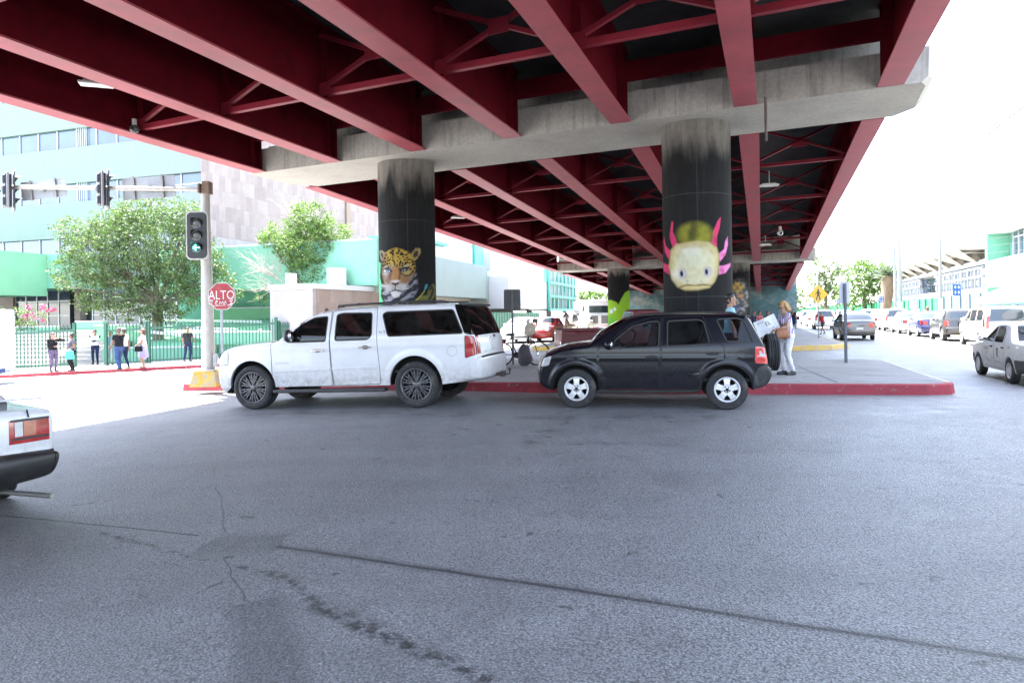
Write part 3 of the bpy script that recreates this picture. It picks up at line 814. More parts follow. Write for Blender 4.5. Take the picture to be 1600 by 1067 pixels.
# ------------------------------------------------------------------ vehicles: kit
def carpaint(name, col, rough=0.28, metal=0.0, dirt=0.35, flake=0.0, coat=0.7, spec=0.5):
    if name in MC: return MC[name]
    m, nt, b, out = nodes(name)
    P = N(nt, 'ShaderNodeTexCoord').outputs['Object']
    sx = N(nt, 'ShaderNodeSeparateXYZ'); L(nt, P, sx.inputs[0])
    c = mixc(nt, 1.0, col, ramp(nt, noisetex(nt, P, 3.0, 5, 0.6), [(0.3, 0.93), (0.7, 1.03)]), 'MULTIPLY')
    # road dust that gets thicker low down on the panels
    low = ramp(nt, sx.outputs[2], [(0.0, 1.0), (0.52, 0.75), (0.78, 0.16), (1.0, 0.05)])
    dn = ramp(nt, noisetex(nt, P, 9, 8, 0.72, 0.3), [(0.36, 0.15), (0.68, 1.0)])
    k = mathn(nt, 'MULTIPLY', mathn(nt, 'MULTIPLY', low, dn), dirt, True)
    c = mixc(nt, k, c, (0.25, 0.22, 0.185))
    L(nt, c, b.inputs['Base Color'])
    L(nt, mathn(nt, 'ADD', mathn(nt, 'MULTIPLY', k, 0.9), rough, True), b.inputs['Roughness'])
    b.inputs['Metallic'].default_value = metal; b.inputs['Specular IOR Level'].default_value = spec
    L(nt, mathn(nt, 'SUBTRACT', coat, mathn(nt, 'MULTIPLY', k, 1.2), True), b.inputs['Coat Weight'])
    b.inputs['Coat Roughness'].default_value = 0.05
    MC[name] = m
    return m

def glassmat(name, tint, gloss_rough=0.02, spec=1.0):
    if name in MC: return MC[name]
    m = bpy.data.materials.new(name); m.use_nodes = True; nt = m.node_tree; nt.nodes.clear()
    out = N(nt, 'ShaderNodeOutputMaterial'); tr = N(nt, 'ShaderNodeBsdfTransparent'); gl = N(nt, 'ShaderNodeBsdfGlossy')
    tr.inputs[0].default_value = (*tint, 1); gl.inputs['Roughness'].default_value = gloss_rough
    fr = N(nt, 'ShaderNodeFresnel'); fr.inputs[0].default_value = 1.5
    mx = N(nt, 'ShaderNodeMixShader'); L(nt, mathn(nt, 'MULTIPLY', fr.outputs[0], spec), mx.inputs[0]); L(nt, tr.outputs[0], mx.inputs[1]); L(nt, gl.outputs[0], mx.inputs[2])
    P = N(nt, 'ShaderNodeTexCoord').outputs['Object']
    du = N(nt, 'ShaderNodeBsdfDiffuse'); du.inputs[0].default_value = (0.35, 0.34, 0.32, 1)
    m2 = N(nt, 'ShaderNodeMixShader'); L(nt, mathn(nt, 'MULTIPLY', ramp(nt, noisetex(nt, P, 4, 7, 0.7), [(0.35, 0), (0.75, 1)]), 0.05), m2.inputs[0])
    L(nt, mx.outputs[0], m2.inputs[1]); L(nt, du.outputs[0], m2.inputs[2]); L(nt, m2.outputs[0], out.inputs[0])
    MC[name] = m
    return m

M_TYRE = M('tyre rubber', (0.022, 0.022, 0.023), 0.82, var=0.3, scale=8, bmp=0.1, bscale=90, dirt=((0.14, 0.125, 0.11), 0.55, 5))
M_BLKP = M('black plastic', (0.018, 0.018, 0.019), 0.5, var=0.2, scale=9, dirt=((0.12, 0.11, 0.10), 0.25, 6))
M_RUB = M('window rubber', (0.010, 0.010, 0.010), 0.55)
M_UNDER = M('underbody dark', (0.012, 0.012, 0.012), 0.9)
M_CHROME = M('chrome', (0.75, 0.75, 0.75), 0.12, metal=1.0, var=0.06)
M_SILVER = M('silver wheel paint', (0.62, 0.62, 0.63), 0.35, metal=0.35, var=0.15, scale=14, dirt=((0.12, 0.11, 0.10), 0.5, 9))
M_GUN = M('gunmetal wheel paint', (0.11, 0.11, 0.115), 0.35, metal=0.5, var=0.2, dirt=((0.2, 0.18, 0.16), 0.5, 8))
M_SEAM = M('panel gap', (0.012, 0.012, 0.012), 0.9)
M_TINT = glassmat('dark tinted glass', (0.018, 0.018, 0.022), 0.02, 0.9)
M_TINT2 = glassmat('light tinted glass', (0.50, 0.54, 0.57), 0.015, 0.75)
M_CLEAR = glassmat('clear glass', (0.62, 0.66, 0.66), 0.015, 1.0)
M_FARGLASS = M('car window glass', (0.025, 0.035, 0.045), 0.06, spec=0.9, var=0.25, scale=2)
M_TAIL = M('red lamp lens', (0.38, 0.012, 0.014), 0.16, coat=0.8, var=0.35, scale=14)
M_TAILB = M('bright red lamp lens', (0.62, 0.05, 0.04), 0.14, coat=0.9, var=0.3, scale=16)
M_AMBER = M('amber lamp lens', (0.36, 0.075, 0.015), 0.16, coat=0.8, var=0.3, scale=14)
M_CLEARL = M('clear lamp lens', (0.45, 0.45, 0.46), 0.12, coat=0.9, var=0.3, scale=14)
M_SEAT = M('seat cloth', (0.06, 0.06, 0.065), 0.85, var=0.3)

def catmull(P, sub):
    out = []; n = len(P)
    for i in range(n - 1):
        p0, p1, p2, p3 = P[max(0, i - 1)], P[i], P[i + 1], P[min(n - 1, i + 2)]
        for k in range(sub):
            t = k / sub
            out.append(tuple(0.5 * (2 * p1[d] + (p2[d] - p0[d]) * t + (2 * p0[d] - 5 * p1[d] + 4 * p2[d] - p3[d]) * t * t + (3 * p1[d] - p0[d] - 3 * p2[d] + p3[d]) * t ** 3) for d in range(len(p1))))
    out.append(tuple(P[-1])); return out

def round_poly(P, r=0.03, n=3):
    """round the corners of a closed polygon"""
    out = []; k = len(P)
    for i in range(k):
        a, b_, c = Vector(P[i - 1]), Vector(P[i]), Vector(P[(i + 1) % k])
        ra = min(r, (a - b_).length * .45); rc = min(r, (c - b_).length * .45)
        p = b_ + (a - b_).normalized() * ra; q = b_ + (c - b_).normalized() * rc
        for j in range(n + 1):
            t = j / n; out.append(tuple((p * (1 - t) + b_ * t) * (1 - t) + (b_ * (1 - t) + q * t) * t))
    return out

class Car:
    def __init__(s, sp):
        s.sp = sp; s.sub = sp.get('sub', 5)
        s.E = catmull(sp['E'], s.sub)                # (x, z, bow)
        s.r = sp.get('r', 0.07)
    def ti(s, i): return int(round(i * s.sub))
    def plan(s, x):
        sp = s.sp; w = 1.0
        xf, lf, af = sp['taper_f']; xr, lr, ar = sp['taper_r']
        if x < xf: w -= af * ((xf - x) / lf) ** 2.2
        if x > xr: w -= ar * ((x - xr) / lr) ** 2.2
        return w
    def Wbase(s, x, z):
        sp = s.sp; w = sp['W'] * s.plan(x)
        zb = sp['belt']; soft = 0.09
        k = (z - zb); up = k if k > soft else (0 if k < -soft else (k + soft) ** 2 / (4 * soft))
        w -= sp['tumble'] * up
        zm = sp.get('zmid', zb * 0.72)
        if z < zm: w -= sp.get('tuck', 0.05) * ((zm - z) / (zm - sp['zs'])) ** 2
        cr = sp.get('crease')
        if cr and abs(z - cr[0]) < cr[1]: w += cr[2] * (1 - abs(z - cr[0]) / cr[1]) ** 2
        for (xc, zc, ra) in sp['arches']:
            fl = sp.get('flare', 0.0)
            if fl:
                d = hypot(x - xc, z - zc) - ra
                if z > sp['zs'] - .02: w += fl * (1 - smoothstep(sp.get('flare_w', 0.07) * .45, sp.get('flare_w', 0.07) * 1.5, d))
        return w
    def dE(s, x, z):
        m = 1e9; E = s.E
        for i in range(len(E) - 1):
            ax, az = E[i][0], E[i][1]
            if abs(ax - x) > 0.6 or abs(az - z) > .6: continue
            dx, dz = E[i + 1][0] - ax, E[i + 1][1] - az
            t = ((x - ax) * dx + (z - az) * dz) / (dx * dx + dz * dz + 1e-12); t = 0 if t < 0 else 1 if t > 1 else t
            q = (x - ax - dx * t) ** 2 + (z - az - dz * t) ** 2
            if q < m: m = q
        return sqrt(m)
    def W(s, x, z):
        w = s.Wbase(x, z); d = s.dE(x, z); r = s.r
        if d < r: w -= r - sqrt(max(0, r * r - (r - d) ** 2))
        return w
    def nrm(s, x, z):
        h = 0.004; d = s.dE(x, z)
        wx = (s.W(x + h, z) - s.W(x - h, z)) / (2 * h); wz = (s.W(x, z + h) - s.W(x, z - h)) / (2 * h)
        if d < 0.012:                                   # at the rim: fall back on the outline normal
            e = min(range(len(s.E)), key=lambda i: (s.E[i][0] - x) ** 2 + (s.E[i][1] - z) ** 2)
            n = s.enrm(e); v = Vector((n[0], -0.25, n[1])); return v.normalized()
        v = Vector((-wx, -1, -wz)); return v.normalized()
    def enrm(s, i):
        E = s.E; a = E[max(0, i - 1)]; b_ = E[min(len(E) - 1, i + 1)]
        tx, tz = b_[0] - a[0], b_[1] - a[1]; l = hypot(tx, tz) + 1e-9
        return (-tz / l, tx / l)
    def side_loop(s):
        sp = s.sp; zs = sp['zs']; L_ = [(e[0], e[1]) for e in s.E]
        for (xc, zc, ra) in sorted(sp['arches'], reverse=True):
            a0 = math.asin(max(-1, min(1, (zs - zc) / ra)))
            n = 22
            for k in range(n + 1):
                a = a0 + (pi - 2 * a0) * k / n
                L_.append((xc + ra * cos(a), zc + ra * sin(a)))
        return L_
    def build(s, root, mats, step=0.075):
        """mats: body, glass, ... ; makes body, doors, windows, strip parts"""
        sp = s.sp; E = s.E
        loop = s.side_loop()
        regions = []                                   # (name, loop, material key, recess)
        for nm, P, mk in sp['side']:
            P = round_poly(P, *( (0.045, 4) if 'window' in nm else (0.03, 2)))
            Q = []
            for i in range(len(P)):                    # subdivide long edges so that curvature is followed
                a, b_ = P[i], P[(i + 1) % len(P)]; k = max(1, int(hypot(b_[0] - a[0], b_[1] - a[1]) / (step * 1.3)))
                Q += [(lerp(a[0], b_[0], j / k), lerp(a[1], b_[1], j / k)) for j in range(k)]
            regions.append((nm, Q, mk))
        pts = []; edges = []
        def addloop(Q):
            o = len(pts); pts.extend(Vector(p) for p in Q); edges.extend((o + i, o + (i + 1) % len(Q)) for i in range(len(Q)))
        addloop(loop)
        for _, Q, _m in regions: addloop(Q)
        segs = [(pts[a], pts[b_]) for a, b_ in edges]
        def near(p, dmin):
            for a, b_ in segs:
                if abs(a.x - p.x) > .3 or abs(a.y - p.y) > .3: continue
                d = b_ - a; t = max(0, min(1, (p - a).dot(d) / (d.length_squared + 1e-12)))
                if (p - a - d * t).length < dmin: return True
            return False
        extra = []
        for i, e in enumerate(E):
            n = s.enrm(i)
            for f in (0.12, 0.38, 0.7, 1.05):
                p = Vector((e[0] - n[0] * s.r * f, e[1] - n[1] * s.r * f))
                if inpoly(p.x, p.y, loop) and s.dE(p.x, p.y) > s.r * f * 0.85 and not near(p, s.r * .1): extra.append(p)
        def tryadd(x, z, dm):
            p = Vector((x, z))
            if inpoly(x, z, loop) and s.dE(x, z) > s.r * .9 and not near(p, dm): extra.append(p)
        hx0 = min(p[0] for p in loop); hx1 = max(p[0] for p in loop)
        if sp.get('fine'):
            fw = sp.get('flare_w', 0.07)
            for (xc, zc, ra) in sp['arches']:
                for f in (.3, .55, .8, 1.05, 1.3, 1.6):
                    for k in range(60):
                        a = -0.3 + (pi + .6) * k / 59; tryadd(xc + (ra + fw * f) * cos(a), zc + (ra + fw * f) * sin(a), fw * .12)
            rows = [sp['belt'] + q for q in (-.10, -.07, -.04, -.01, .02, .05, .08, .11)]
            if sp.get('crease'): rows += [sp['crease'][0] + sp['crease'][1] * q for q in (-1, -.66, -.33, 0, .33, .66, 1)]
            for zz in rows:
                k = 0
                while hx0 + k * .045 < hx1: tryadd(hx0 + k * .045, zz, .008); k += 1
        x0 = min(p[0] for p in loop); x1 = max(p[0] for p in loop); z0 = min(p[1] for p in loop); z1 = max(p[1] for p in loop)
        j = 0; z = z0 + step / 2; fx_ = extra[:] if sp.get('fine') else []
        while z < z1:
            x = x0 + (step / 2 if j % 2 else 0)
            while x < x1:
                p = Vector((x, z))
                if inpoly(x, z, loop) and not near(p, step * 0.4) and s.dE(x, z) > s.r * 1.2 and all(abs(q.x - x) + abs(q.y - z) > .03 for q in fx_): extra.append(p)
                x += step
            z += step * 0.87; j += 1
        V2, _, F2, *_ = delaunay_2d_cdt(pts + extra, edges, [], 0, 1e-5)
        cls = {}
        for f in F2:
            c = sum((V2[i] for i in f), Vector((0, 0))) / len(f)
            if not inpoly(c.x, c.y, loop): continue
            nm = 'body'
            for k, (rn, Q, mk) in enumerate(regions):
                if inpoly(c.x, c.y, Q): nm = k
            cls.setdefault(nm, []).append(list(f))
        Wc = [s.W(v.x, v.y) for v in V2]; Nc = [s.nrm(v.x, v.y) for v in V2]
        def emit(faces, side, rec):
            idx = {}; vs = []; ns = []; fs = []
            for f in faces:
                g = []
                for i in f:
                    if i not in idx:
                        idx[i] = len(vs); v = V2[i]; w = Wc[i] - rec
                        vs.append(Vector((v.x, -w * side, v.y))); n = Nc[i]; ns.append(Vector((n.x, n.y * side, n.z)))
                    g.append(idx[i])
                a, b_, c = (vs[q] for q in g[:3])
                if (b_ - a).cross(c - a).y * side > 0: g = g[::-1]
                fs.append(g)
            return vs, ns, fs
        # ---- strip over hood, glass, roof and tail
        ss = sorted(set([-1, -0.97, -0.92, -0.7, -0.4, 0, 0.4, 0.7, 0.92, 0.97, 1] + [v for r_ in sp['strip'] for v in (r_[3], r_[4], -r_[3], -r_[4])]))
        n_s = len(ss); sv = []; Yh = [max(0.03, s.Wbase(e[0], e[1]) - s.r) for e in E]
        for i, e in enumerate(E):
            n = s.enrm(i)
            for q in ss:
                bw = e[2] * (1 - abs(q) ** 2.2)
                sv.append(Vector((e[0] + n[0] * bw, q * Yh[i], e[1] + n[1] * bw)))
        sn = []
        for i in range(len(E)):
            for j in range(n_s):
                a = sv[max(0, i - 1) * n_s + j]; b_ = sv[min(len(E) - 1, i + 1) * n_s + j]
                c = sv[i * n_s + max(0, j - 1)]; d = sv[i * n_s + min(n_s - 1, j + 1)]
                n = (b_ - a).cross(d - c)
                if abs(ss[j]) == 1:
                    m_ = s.enrm(i); n = Vector((m_[0], 0.25 * ss[j], m_[1]))
                sn.append(n.normalized())
        sc = {}
        for i in range(len(E) - 1):
            for j in range(n_s - 1):
                nm = 'body'; qm = (ss[j] + ss[j + 1]) / 2
                for k, (rn, i0, i1, s0, s1, mk) in enumerate(sp['strip']):
                    if s.ti(i0) <= i < s.ti(i1) and (s0 < qm < s1 or (rn.endswith('_pair') and -s1 < qm < -s0)): nm = (rn.replace('_pair', ''), mk, -1 if (rn.endswith('_pair') and qm < 0) else 1)
                sc.setdefault(nm, []).append((i * n_s + j, (i + 1) * n_s + j, (i + 1) * n_s + j + 1, i * n_s + j + 1))
        def sub(faces):
            idx = {}; vs = []; ns = []; fs = []
            for f in faces:
                g = []
                for i in f:
                    if i not in idx: idx[i] = len(vs); vs.append(sv[i]); ns.append(sn[i])
                    g.append(idx[i])
                fs.append(g)
            return vs, ns, fs
        def rim(Q, sd, w):
            vs = []; fs = []; ns = []; n = len(Q)
            for i in range(n):
                a, b_ = Vector(Q[i]), Vector(Q[(i + 1) % n]); t = (b_ - a)
                if t.length < 1e-5: continue
                nn = Vector((-t.y, t.x)).normalized() * w; o = len(vs)
                q = [Vector((p.x, -(s.W(p.x, p.y) + 0.0018) * sd, p.y)) for p in (a - nn, b_ - nn, b_ + nn, a + nn)]
                vs += q; ns += [Vector((0, -sd, 0))] * 4; g = [o, o + 1, o + 2, o + 3]; fs.append(g if sd > 0 else g[::-1])
            return vs, ns, fs
        def mk_obj(name, packs, mat, parent, rimp=None, rimm=None):
            n0 = sum(len(p[2]) for p in packs)
            if rimp: packs = packs + [rimp]
            vs, ns, fs = [], [], []
            for v, n, f in packs:
                o = len(vs); vs += v; ns += n; fs += [[o + i for i in g] for g in f]
            me = bpy.data.meshes.new(name); me.from_pydata([tuple(v) for v in vs], [], fs)
            me.materials.append(mat); me.polygons.foreach_set('use_smooth', [True] * len(fs))
            if rimp: me.materials.append(rimm); me.polygons.foreach_set('material_index', [0] * n0 + [1] * (len(fs) - n0))
            me.update()
            me.normals_split_custom_set_from_vertices([tuple(n) for n in ns])
            o = bpy.data.objects.new(name, me); COL.objects.link(o); o.parent = parent
            return o
        packs = [sub(sc['body'])]
        for sd in (1, -1): packs.append(emit(cls['body'], sd, 0))
        body = mk_obj('body', packs, mats['body'], root)
        for nm, fs in sc.items():
            if nm == 'body': continue
            mk_obj(nm[0], [sub(fs)], mats[nm[1]], root)
        for k, (rn, Q, mk) in enumerate(regions):
            if k not in cls: continue
            for sd in (1, -1):
                win = 'window' in rn; rec = 0.012 if win else 0.0
                if 'bumper' in rn or 'pillar' in rn: mk_obj(rn, [emit(cls[k], sd, -0.004)], mats[mk], root)
                else: mk_obj(rn, [emit(cls[k], sd, rec)], mats[mk], root, rim(Q, sd, 0.011 if win else 0.0045), M_RUB if win else M_SEAM)
        # wheel-arch lips and liners, floor
        lin = MB()
        for (xc, zc, ra) in sp['arches']:
            a0 = math.asin(max(-1, min(1, (sp['zs'] - zc) / ra)))
            for sd in (1, -1):
                lip = MB(); vs = []; n = 22; w_in = sp['W'] - 0.34
                for k in range(n + 1):
                    a = a0 + (pi - 2 * a0) * k / n; x, z = xc + ra * cos(a), zc + ra * sin(a)
                    y = -s.W(x, z) * sd
                    x2, z2 = xc + (ra - 0.0) * cos(a), zc + (ra - 0.0) * sin(a)
                    vs += [(x, y, z), (x2, y + 0.05 * sd, z2), (x2, -w_in * sd, z2)]
                lip.add(vs, [((k * 3), (k * 3 + 1), (k * 3 + 4), (k * 3 + 3)) for k in range(n)]); lip.build('arch_lip', mats.get('lip', mats['body']), root)
                lin.add(vs, [((k * 3 + 1), (k * 3 + 2), (k * 3 + 5), (k * 3 + 4)) for k in range(n)])
                c = [(xc, -w_in * sd, zc)] + [vs[k * 3 + 2] for k in range(n + 1)]
                lin.add(c, [(0, k + 1, k + 2) for k in range(n)])
        xa = min(e[0] for e in E) + 0.25; xb = max(e[0] for e in E) - 0.25; zs = sp['zs']; Wd = sp['W']
        lin.box(((xa + xb) / 2, 0, zs + 0.09), (xb - xa, 2 * (Wd - 0.36), 0.16))
        ar = sorted(sp['arches']); q0 = ar[0][0] + ar[0][2] + .02; q1 = ar[1][0] - ar[1][2] - .02
        lin.box(((q0 + q1) / 2, 0, zs + 0.06), (q1 - q0, 2 * (Wd - 0.09), 0.1))
        lin.build('underbody', M_UNDER, root)
        return body

WHEELS = {}
def wheel(parent, x, y, z, r, w, rim_r, style, spoke_mat, n=36, name='wheel', flip=False):
    key = (round(r, 3), round(w, 3), round(rim_r, 3), style, spoke_mat.name, n)
    if key not in WHEELS:
        t = MB(); h = w / 2; sh = min(0.03, (r - rim_r) * .35)
        prof = [(rim_r, h * 0.86), (rim_r + 0.012, h * 0.95), ((r + rim_r) / 2, h * 1.04), (r - sh, h * 0.98), (r - sh * .3, h * 0.86), (r, h * 0.68)]
        for g in (0.42, 0.06):
            prof += [(r, h * (g + 0.14)), (r - 0.009, h * (g + 0.11)), (r - 0.009, h * (g + 0.02)), (r, h * g - .002)]
        full = prof + [(p[0], -p[1]) for p in prof[::-1]]
        full = [(a, -b_) for a, b_ in full]
        t.lathe(full, (0, 0, 0), n, 'Y')
        rim = MB()
        rim.lathe([(rim_r + 0.004, -h * .9), (rim_r + .006, -h * .97), (rim_r - 0.012, -h * 0.98), (rim_r - 0.022, -h * 0.86), (rim_r - 0.03, -h * .5)], (0, 0, 0), n, 'Y', 0)
        rim.lathe([(rim_r - 0.03, -h * .5), (rim_r - 0.035, h * .5), (rim_r * 0.3, h * .5), (0.001, h * .5)], (0, 0, 0), n, 'Y', 1)
        rim.lathe([(rim_r * .55, -h * .1), (rim_r * .55, h * .1), (0.01, -h * .1)], (0, 0, 0), n, 'Y', 1)
        yf = -h * 0.80
        def spoke(a, r0, r1, w0, w1, y0, y1, th=0.03):
            d = Vector((cos(a), 0, sin(a))); p = Vector((-sin(a), 0, cos(a)))
            A = [d * r0 - p * w0, d * r0 + p * w0, d * r1 + p * w1, d * r1 - p * w1]
            ys = [y0, y0, y1, y1]
            f = [v + Vector((0, q, 0)) for v, q in zip(A, ys)]; b_ = [v * 1.0 + Vector((0, q + th, 0)) for v, q in zip(A, ys)]
            bev = [v * .96 + (d * (r0 + r1) / 2) * .04 + Vector((0, q - 0.004, 0)) for v, q in zip(A, ys)]
            rim.add(f + b_, [(3, 2, 1, 0), (4, 5, 6, 7), (0, 1, 5, 4), (1, 2, 6, 5), (2, 3, 7, 6), (3, 0, 4, 7)])
        if style == 'five':
            for k in range(5):
                a = pi / 2 + k * 2 * pi / 5
                spoke(a, rim_r * .1, rim_r * .5, rim_r * .2, rim_r * .24, yf, yf - .004)
                for q in (-1, 1): spoke(a + q * .17, rim_r * .46, rim_r * .93, rim_r * .10, rim_r * .13, yf - .004, yf + .004)
                spoke(a, rim_r * .80, rim_r * .94, rim_r * .2, rim_r * .26, yf + 0.002, yf + .006)
            rim.lathe([(0.001, yf - .012), (rim_r * .2, yf - .012), (rim_r * .30, yf - .004), (rim_r * .32, yf + .03)], (0, 0, 0), 20, 'Y', 0)
            rim.lathe([(0.001, yf - .017), (rim_r * .13, yf - .017), (rim_r * .14, yf - .01)], (0, 0, 0), 16, 'Y', 1)
            for k in range(5):
                a = pi / 2 + pi / 5 + k * 2 * pi / 5
                rim.ball((rim_r * .22 * cos(a), yf - .012, rim_r * .22 * sin(a)), 0.012, 6, 4, 1)
        elif style == 'snow':
            for k in range(6):
                a = pi / 2 + k * pi / 3
                for q in (-1, 1):
                    spoke(a + q * .13, rim_r * .22, rim_r * .96, .010, .012, yf, yf + .002)
                    spoke(a + q * .36, rim_r * .42, rim_r * .95, .009, .010, yf + .006, yf + .003)
                    m0 = Vector((cos(a + q * .20), 0, sin(a + q * .20))) * rim_r * .28; m1 = Vector((cos(a + q * .36), 0, sin(a + q * .36))) * rim_r * .56
                    rim.bar(m0 + Vector((0, yf + .015, 0)), m1 + Vector((0, yf + .015, 0)), 0.02, 0.02, 0, (0, 1, 0))
                    m0 = Vector((cos(a + q * .13), 0, sin(a + q * .13))) * rim_r * .62; m1 = Vector((cos(a + q * .36), 0, sin(a + q * .36))) * rim_r * .8
                    rim.bar(m0 + Vector((0, yf + .015, 0)), m1 + Vector((0, yf + .015, 0)), 0.016, 0.02, 0, (0, 1, 0))
            rim.lathe([(0.001, yf - .012), (rim_r * .13, yf - .012), (rim_r * .26, yf - .0), (rim_r * .27, yf + .03)], (0, 0, 0), 20, 'Y', 0)
            for k in range(6): rim.ball((rim_r * .19 * cos(k * pi / 3), yf - .012, rim_r * .19 * sin(k * pi / 3)), 0.011, 6, 4, 1)
        else:                                   # wheel cover with slots
            rim.lathe([(0.001, yf - .004), (rim_r * .35, yf - .006), (rim_r * .62, yf - .002), (rim_r * .66, yf + .01)], (0, 0, 0), n, 'Y', 0)
            for k in range(8): spoke(k * pi / 4, rim_r * .6, rim_r * .96, rim_r * .11, rim_r * .16, yf, yf + .002)
        me_t = t.build('wheel', M_TYRE); me_r = rim.build('rim', [spoke_mat, M_UNDER])
        WHEELS[key] = (me_t.data, me_r.data)
        bpy.data.objects.remove(me_t); bpy.data.objects.remove(me_r)
    o = bpy.data.objects.new(name, WHEELS[key][0]); c = bpy.data.objects.new('rim', WHEELS[key][1])
    COL.objects.link(o); COL.objects.link(c); o.parent = parent; c.parent = o
    o.location = (x, y, z)
    if flip: o.rotation_euler = (0, 0, pi)
    return o

def four_wheels(root, sp, r, w, rim_r, style, mat, n=36, inset=0.0):
    for (xc, zc, ra) in sp['arches']:
        for sd in (1, -1):
            wheel(root, xc, -(sp['W'] - w / 2 - inset) * sd, r, r, w, rim_r, style, mat, n, flip=sd < 0)

def interior(root, x0, x1, W, zf, rows, far=False):
    """seats, dashboard and wheel seen through the glass"""
    mb = MB()
    for x in rows:
        for y in ((-W * .42, W * .42)):
            mb.box((x, y, zf + 0.42), (0.5, 0.5, 0.16), 0, 0, 0.05)
            b0 = Vector((x + .26, y, zf + .45)); 
            mb.bar(b0, b0 + Vector((.16, 0, .56)), 0.48, 0.13, 0, (1, 0, 0))
            mb.box((x + .45, y, zf + 1.10), (0.1, 0.24, 0.17), 0, 0, 0.04)
    mb.box(((x0 + x1) / 2, 0, zf + .1), (x1 - x0, 2 * W - .2, 0.05))
    mb.box((x0 + .12, 0, zf + .60), (0.35, 2 * W - .25, 0.22), 0, 0, 0.07)
    o = mb.build('interior', M_SEAT, root)
    sw = MB(); c = Vector((x0 + .5, -W * .42, zf + .72))
    pts = [c + Vector((sin(a) * .06, cos(a) * .18, sin(a) * .17)) for a in [2 * pi * k / 16 for k in range(17)]]
    sw.tube(pts, 0.014, 6); sw.bar(c - Vector((.0, .17, 0)), c + Vector((0, .17, 0)), .03, .02); sw.tube([c, c + Vector((-.25, 0, -.1))], .025, 6)
    sw.build('steering_wheel', M_BLKP, root)

def mirror_part(root, x, y, z, sd, mat, size=(0.13, 0.20, 0.15)):
    mb = MB(); mb.ball((x, y - sd * size[1] * .5, z), (size[0] * .5, size[1] * .5, size[2] * .5), 12, 8)
    mb.tube([(x - .02, y + sd * .04, z - .04), (x, y - sd * .06, z - .02)], 0.025, 8)
    o = mb.build('mirror', mat, root)
    g = MB(); g.ball((x + size[0] * .34, y - sd * size[1] * .5, z), (size[0] * .2, size[1] * .43, size[2] * .42), 10, 6); g.build('mirror_glass', M_CHROME, o)

def side_strip(root, car, name, P, w, th, mat, sides=(1, -1)):
    """moulding laid on the body side along points P (x, z); w tall, th proud"""
    Q = []; r_ = None
    for i in range(len(P) - 1):
        k = max(1, int(hypot(P[i + 1][0] - P[i][0], P[i + 1][1] - P[i][1]) / .12))
        Q += [(lerp(P[i][0], P[i + 1][0], j / k), lerp(P[i][1], P[i + 1][1], j / k)) for j in range(k)]
    Q.append(P[-1])
    for sd in sides:
        vs = []; mb = MB()
        for i, p in enumerate(Q):
            a, b_ = Q[max(0, i - 1)], Q[min(len(Q) - 1, i + 1)]; t = Vector((b_[0] - a[0], b_[1] - a[1])).normalized(); n = (-t.y, t.x)
            for (o, q) in ((-.5, .0005), (-.38, 1), (.38, 1), (.5, .0005)):
                x, z = p[0] + n[0] * w * o, p[1] + n[1] * w * o
                vs.append((x, -(car.W(x, z) + th * q) * sd, z))
        fs = []
        for i in range(len(Q) - 1):
            for k in range(3):
                f = (i * 4 + k, (i + 1) * 4 + k, (i + 1) * 4 + k + 1, i * 4 + k + 1); fs.append(f if sd > 0 else f[::-1])
        fs.append((0, 1, 2, 3) if sd > 0 else (3, 2, 1, 0)); m_ = (len(Q) - 1) * 4; fs.append((m_ + 3, m_ + 2, m_ + 1, m_) if sd > 0 else (m_, m_ + 1, m_ + 2, m_ + 3))
        mb.add(vs, fs); r_ = mb.build(name, mat, root)
    return r_

def door_handle(root, car, x, z, mat, w=0.2, cup=True):
    for sd in (1, -1):
        mb = MB(); y = -(car.W(x, z)) * sd
        mb.box((x, y - sd * 0.022, z), (w, 0.02, 0.03), 0, 0, 0.008)
        for q in (-.42, .42): mb.box((x + q * w, y - sd * .008, z), (0.022, 0.03, 0.026), 0, 0, .005)
        o = mb.build('door_handle', mat, root)
        if cup:
            c = MB(); c.lathe([(0.045, 0.0), (0.03, -.004), (.001, -.006)], (0, 0, 0), 14, 'Y')
            pts = [(x + .075 * cos(k * pi / 8), y - sd * .002, z + .035 * sin(k * pi / 8)) for k in range(16)]
            cc = MB(); cc.add(pts if sd < 0 else pts[::-1], [tuple(range(16))]); cc.build('handle_cup', M_BLKP, root)

def plate(parent, x, y, z, facing, txt=None, w=0.32, h=0.16, tilt=0.0):
    """licence plate facing +x (facing=1) or -x"""
    mb = MB(); mb.box((x, y, z), (0.012, w, h), 0)
    o = mb.build('licence_plate', M('plate white', (0.62, 0.63, 0.62), 0.4, var=0.2, scale=30), parent)
    return o
# ------------------------------------------------------------------ the white SUV (front wheel centre is x = 0, wheels at 0 and 3.30)
def sx(px): t = (px - 225) / 813.0; return 3.30 * t * (1 + 0.035 * (1 - t))
def sz(px, py): t = (px - 225) / 813.0; return (632 - 14 * t - py) / (250 + 13 * t)
def zfix(x, z): return z - 0.05 * smoothstep(0.95, 1.32, z) * smoothstep(-.5, .5, x) - 0.038 * max(0, z - 1.3) / 0.6
def S_(px, py): return (sx(px), zfix(sx(px), sz(px, py)))
R_SUV = 0.418
def rearfix(x): return x - 0.085 * smoothstep(3.9, 4.3, x) - 0.115 * smoothstep(4.55, 4.7, x)

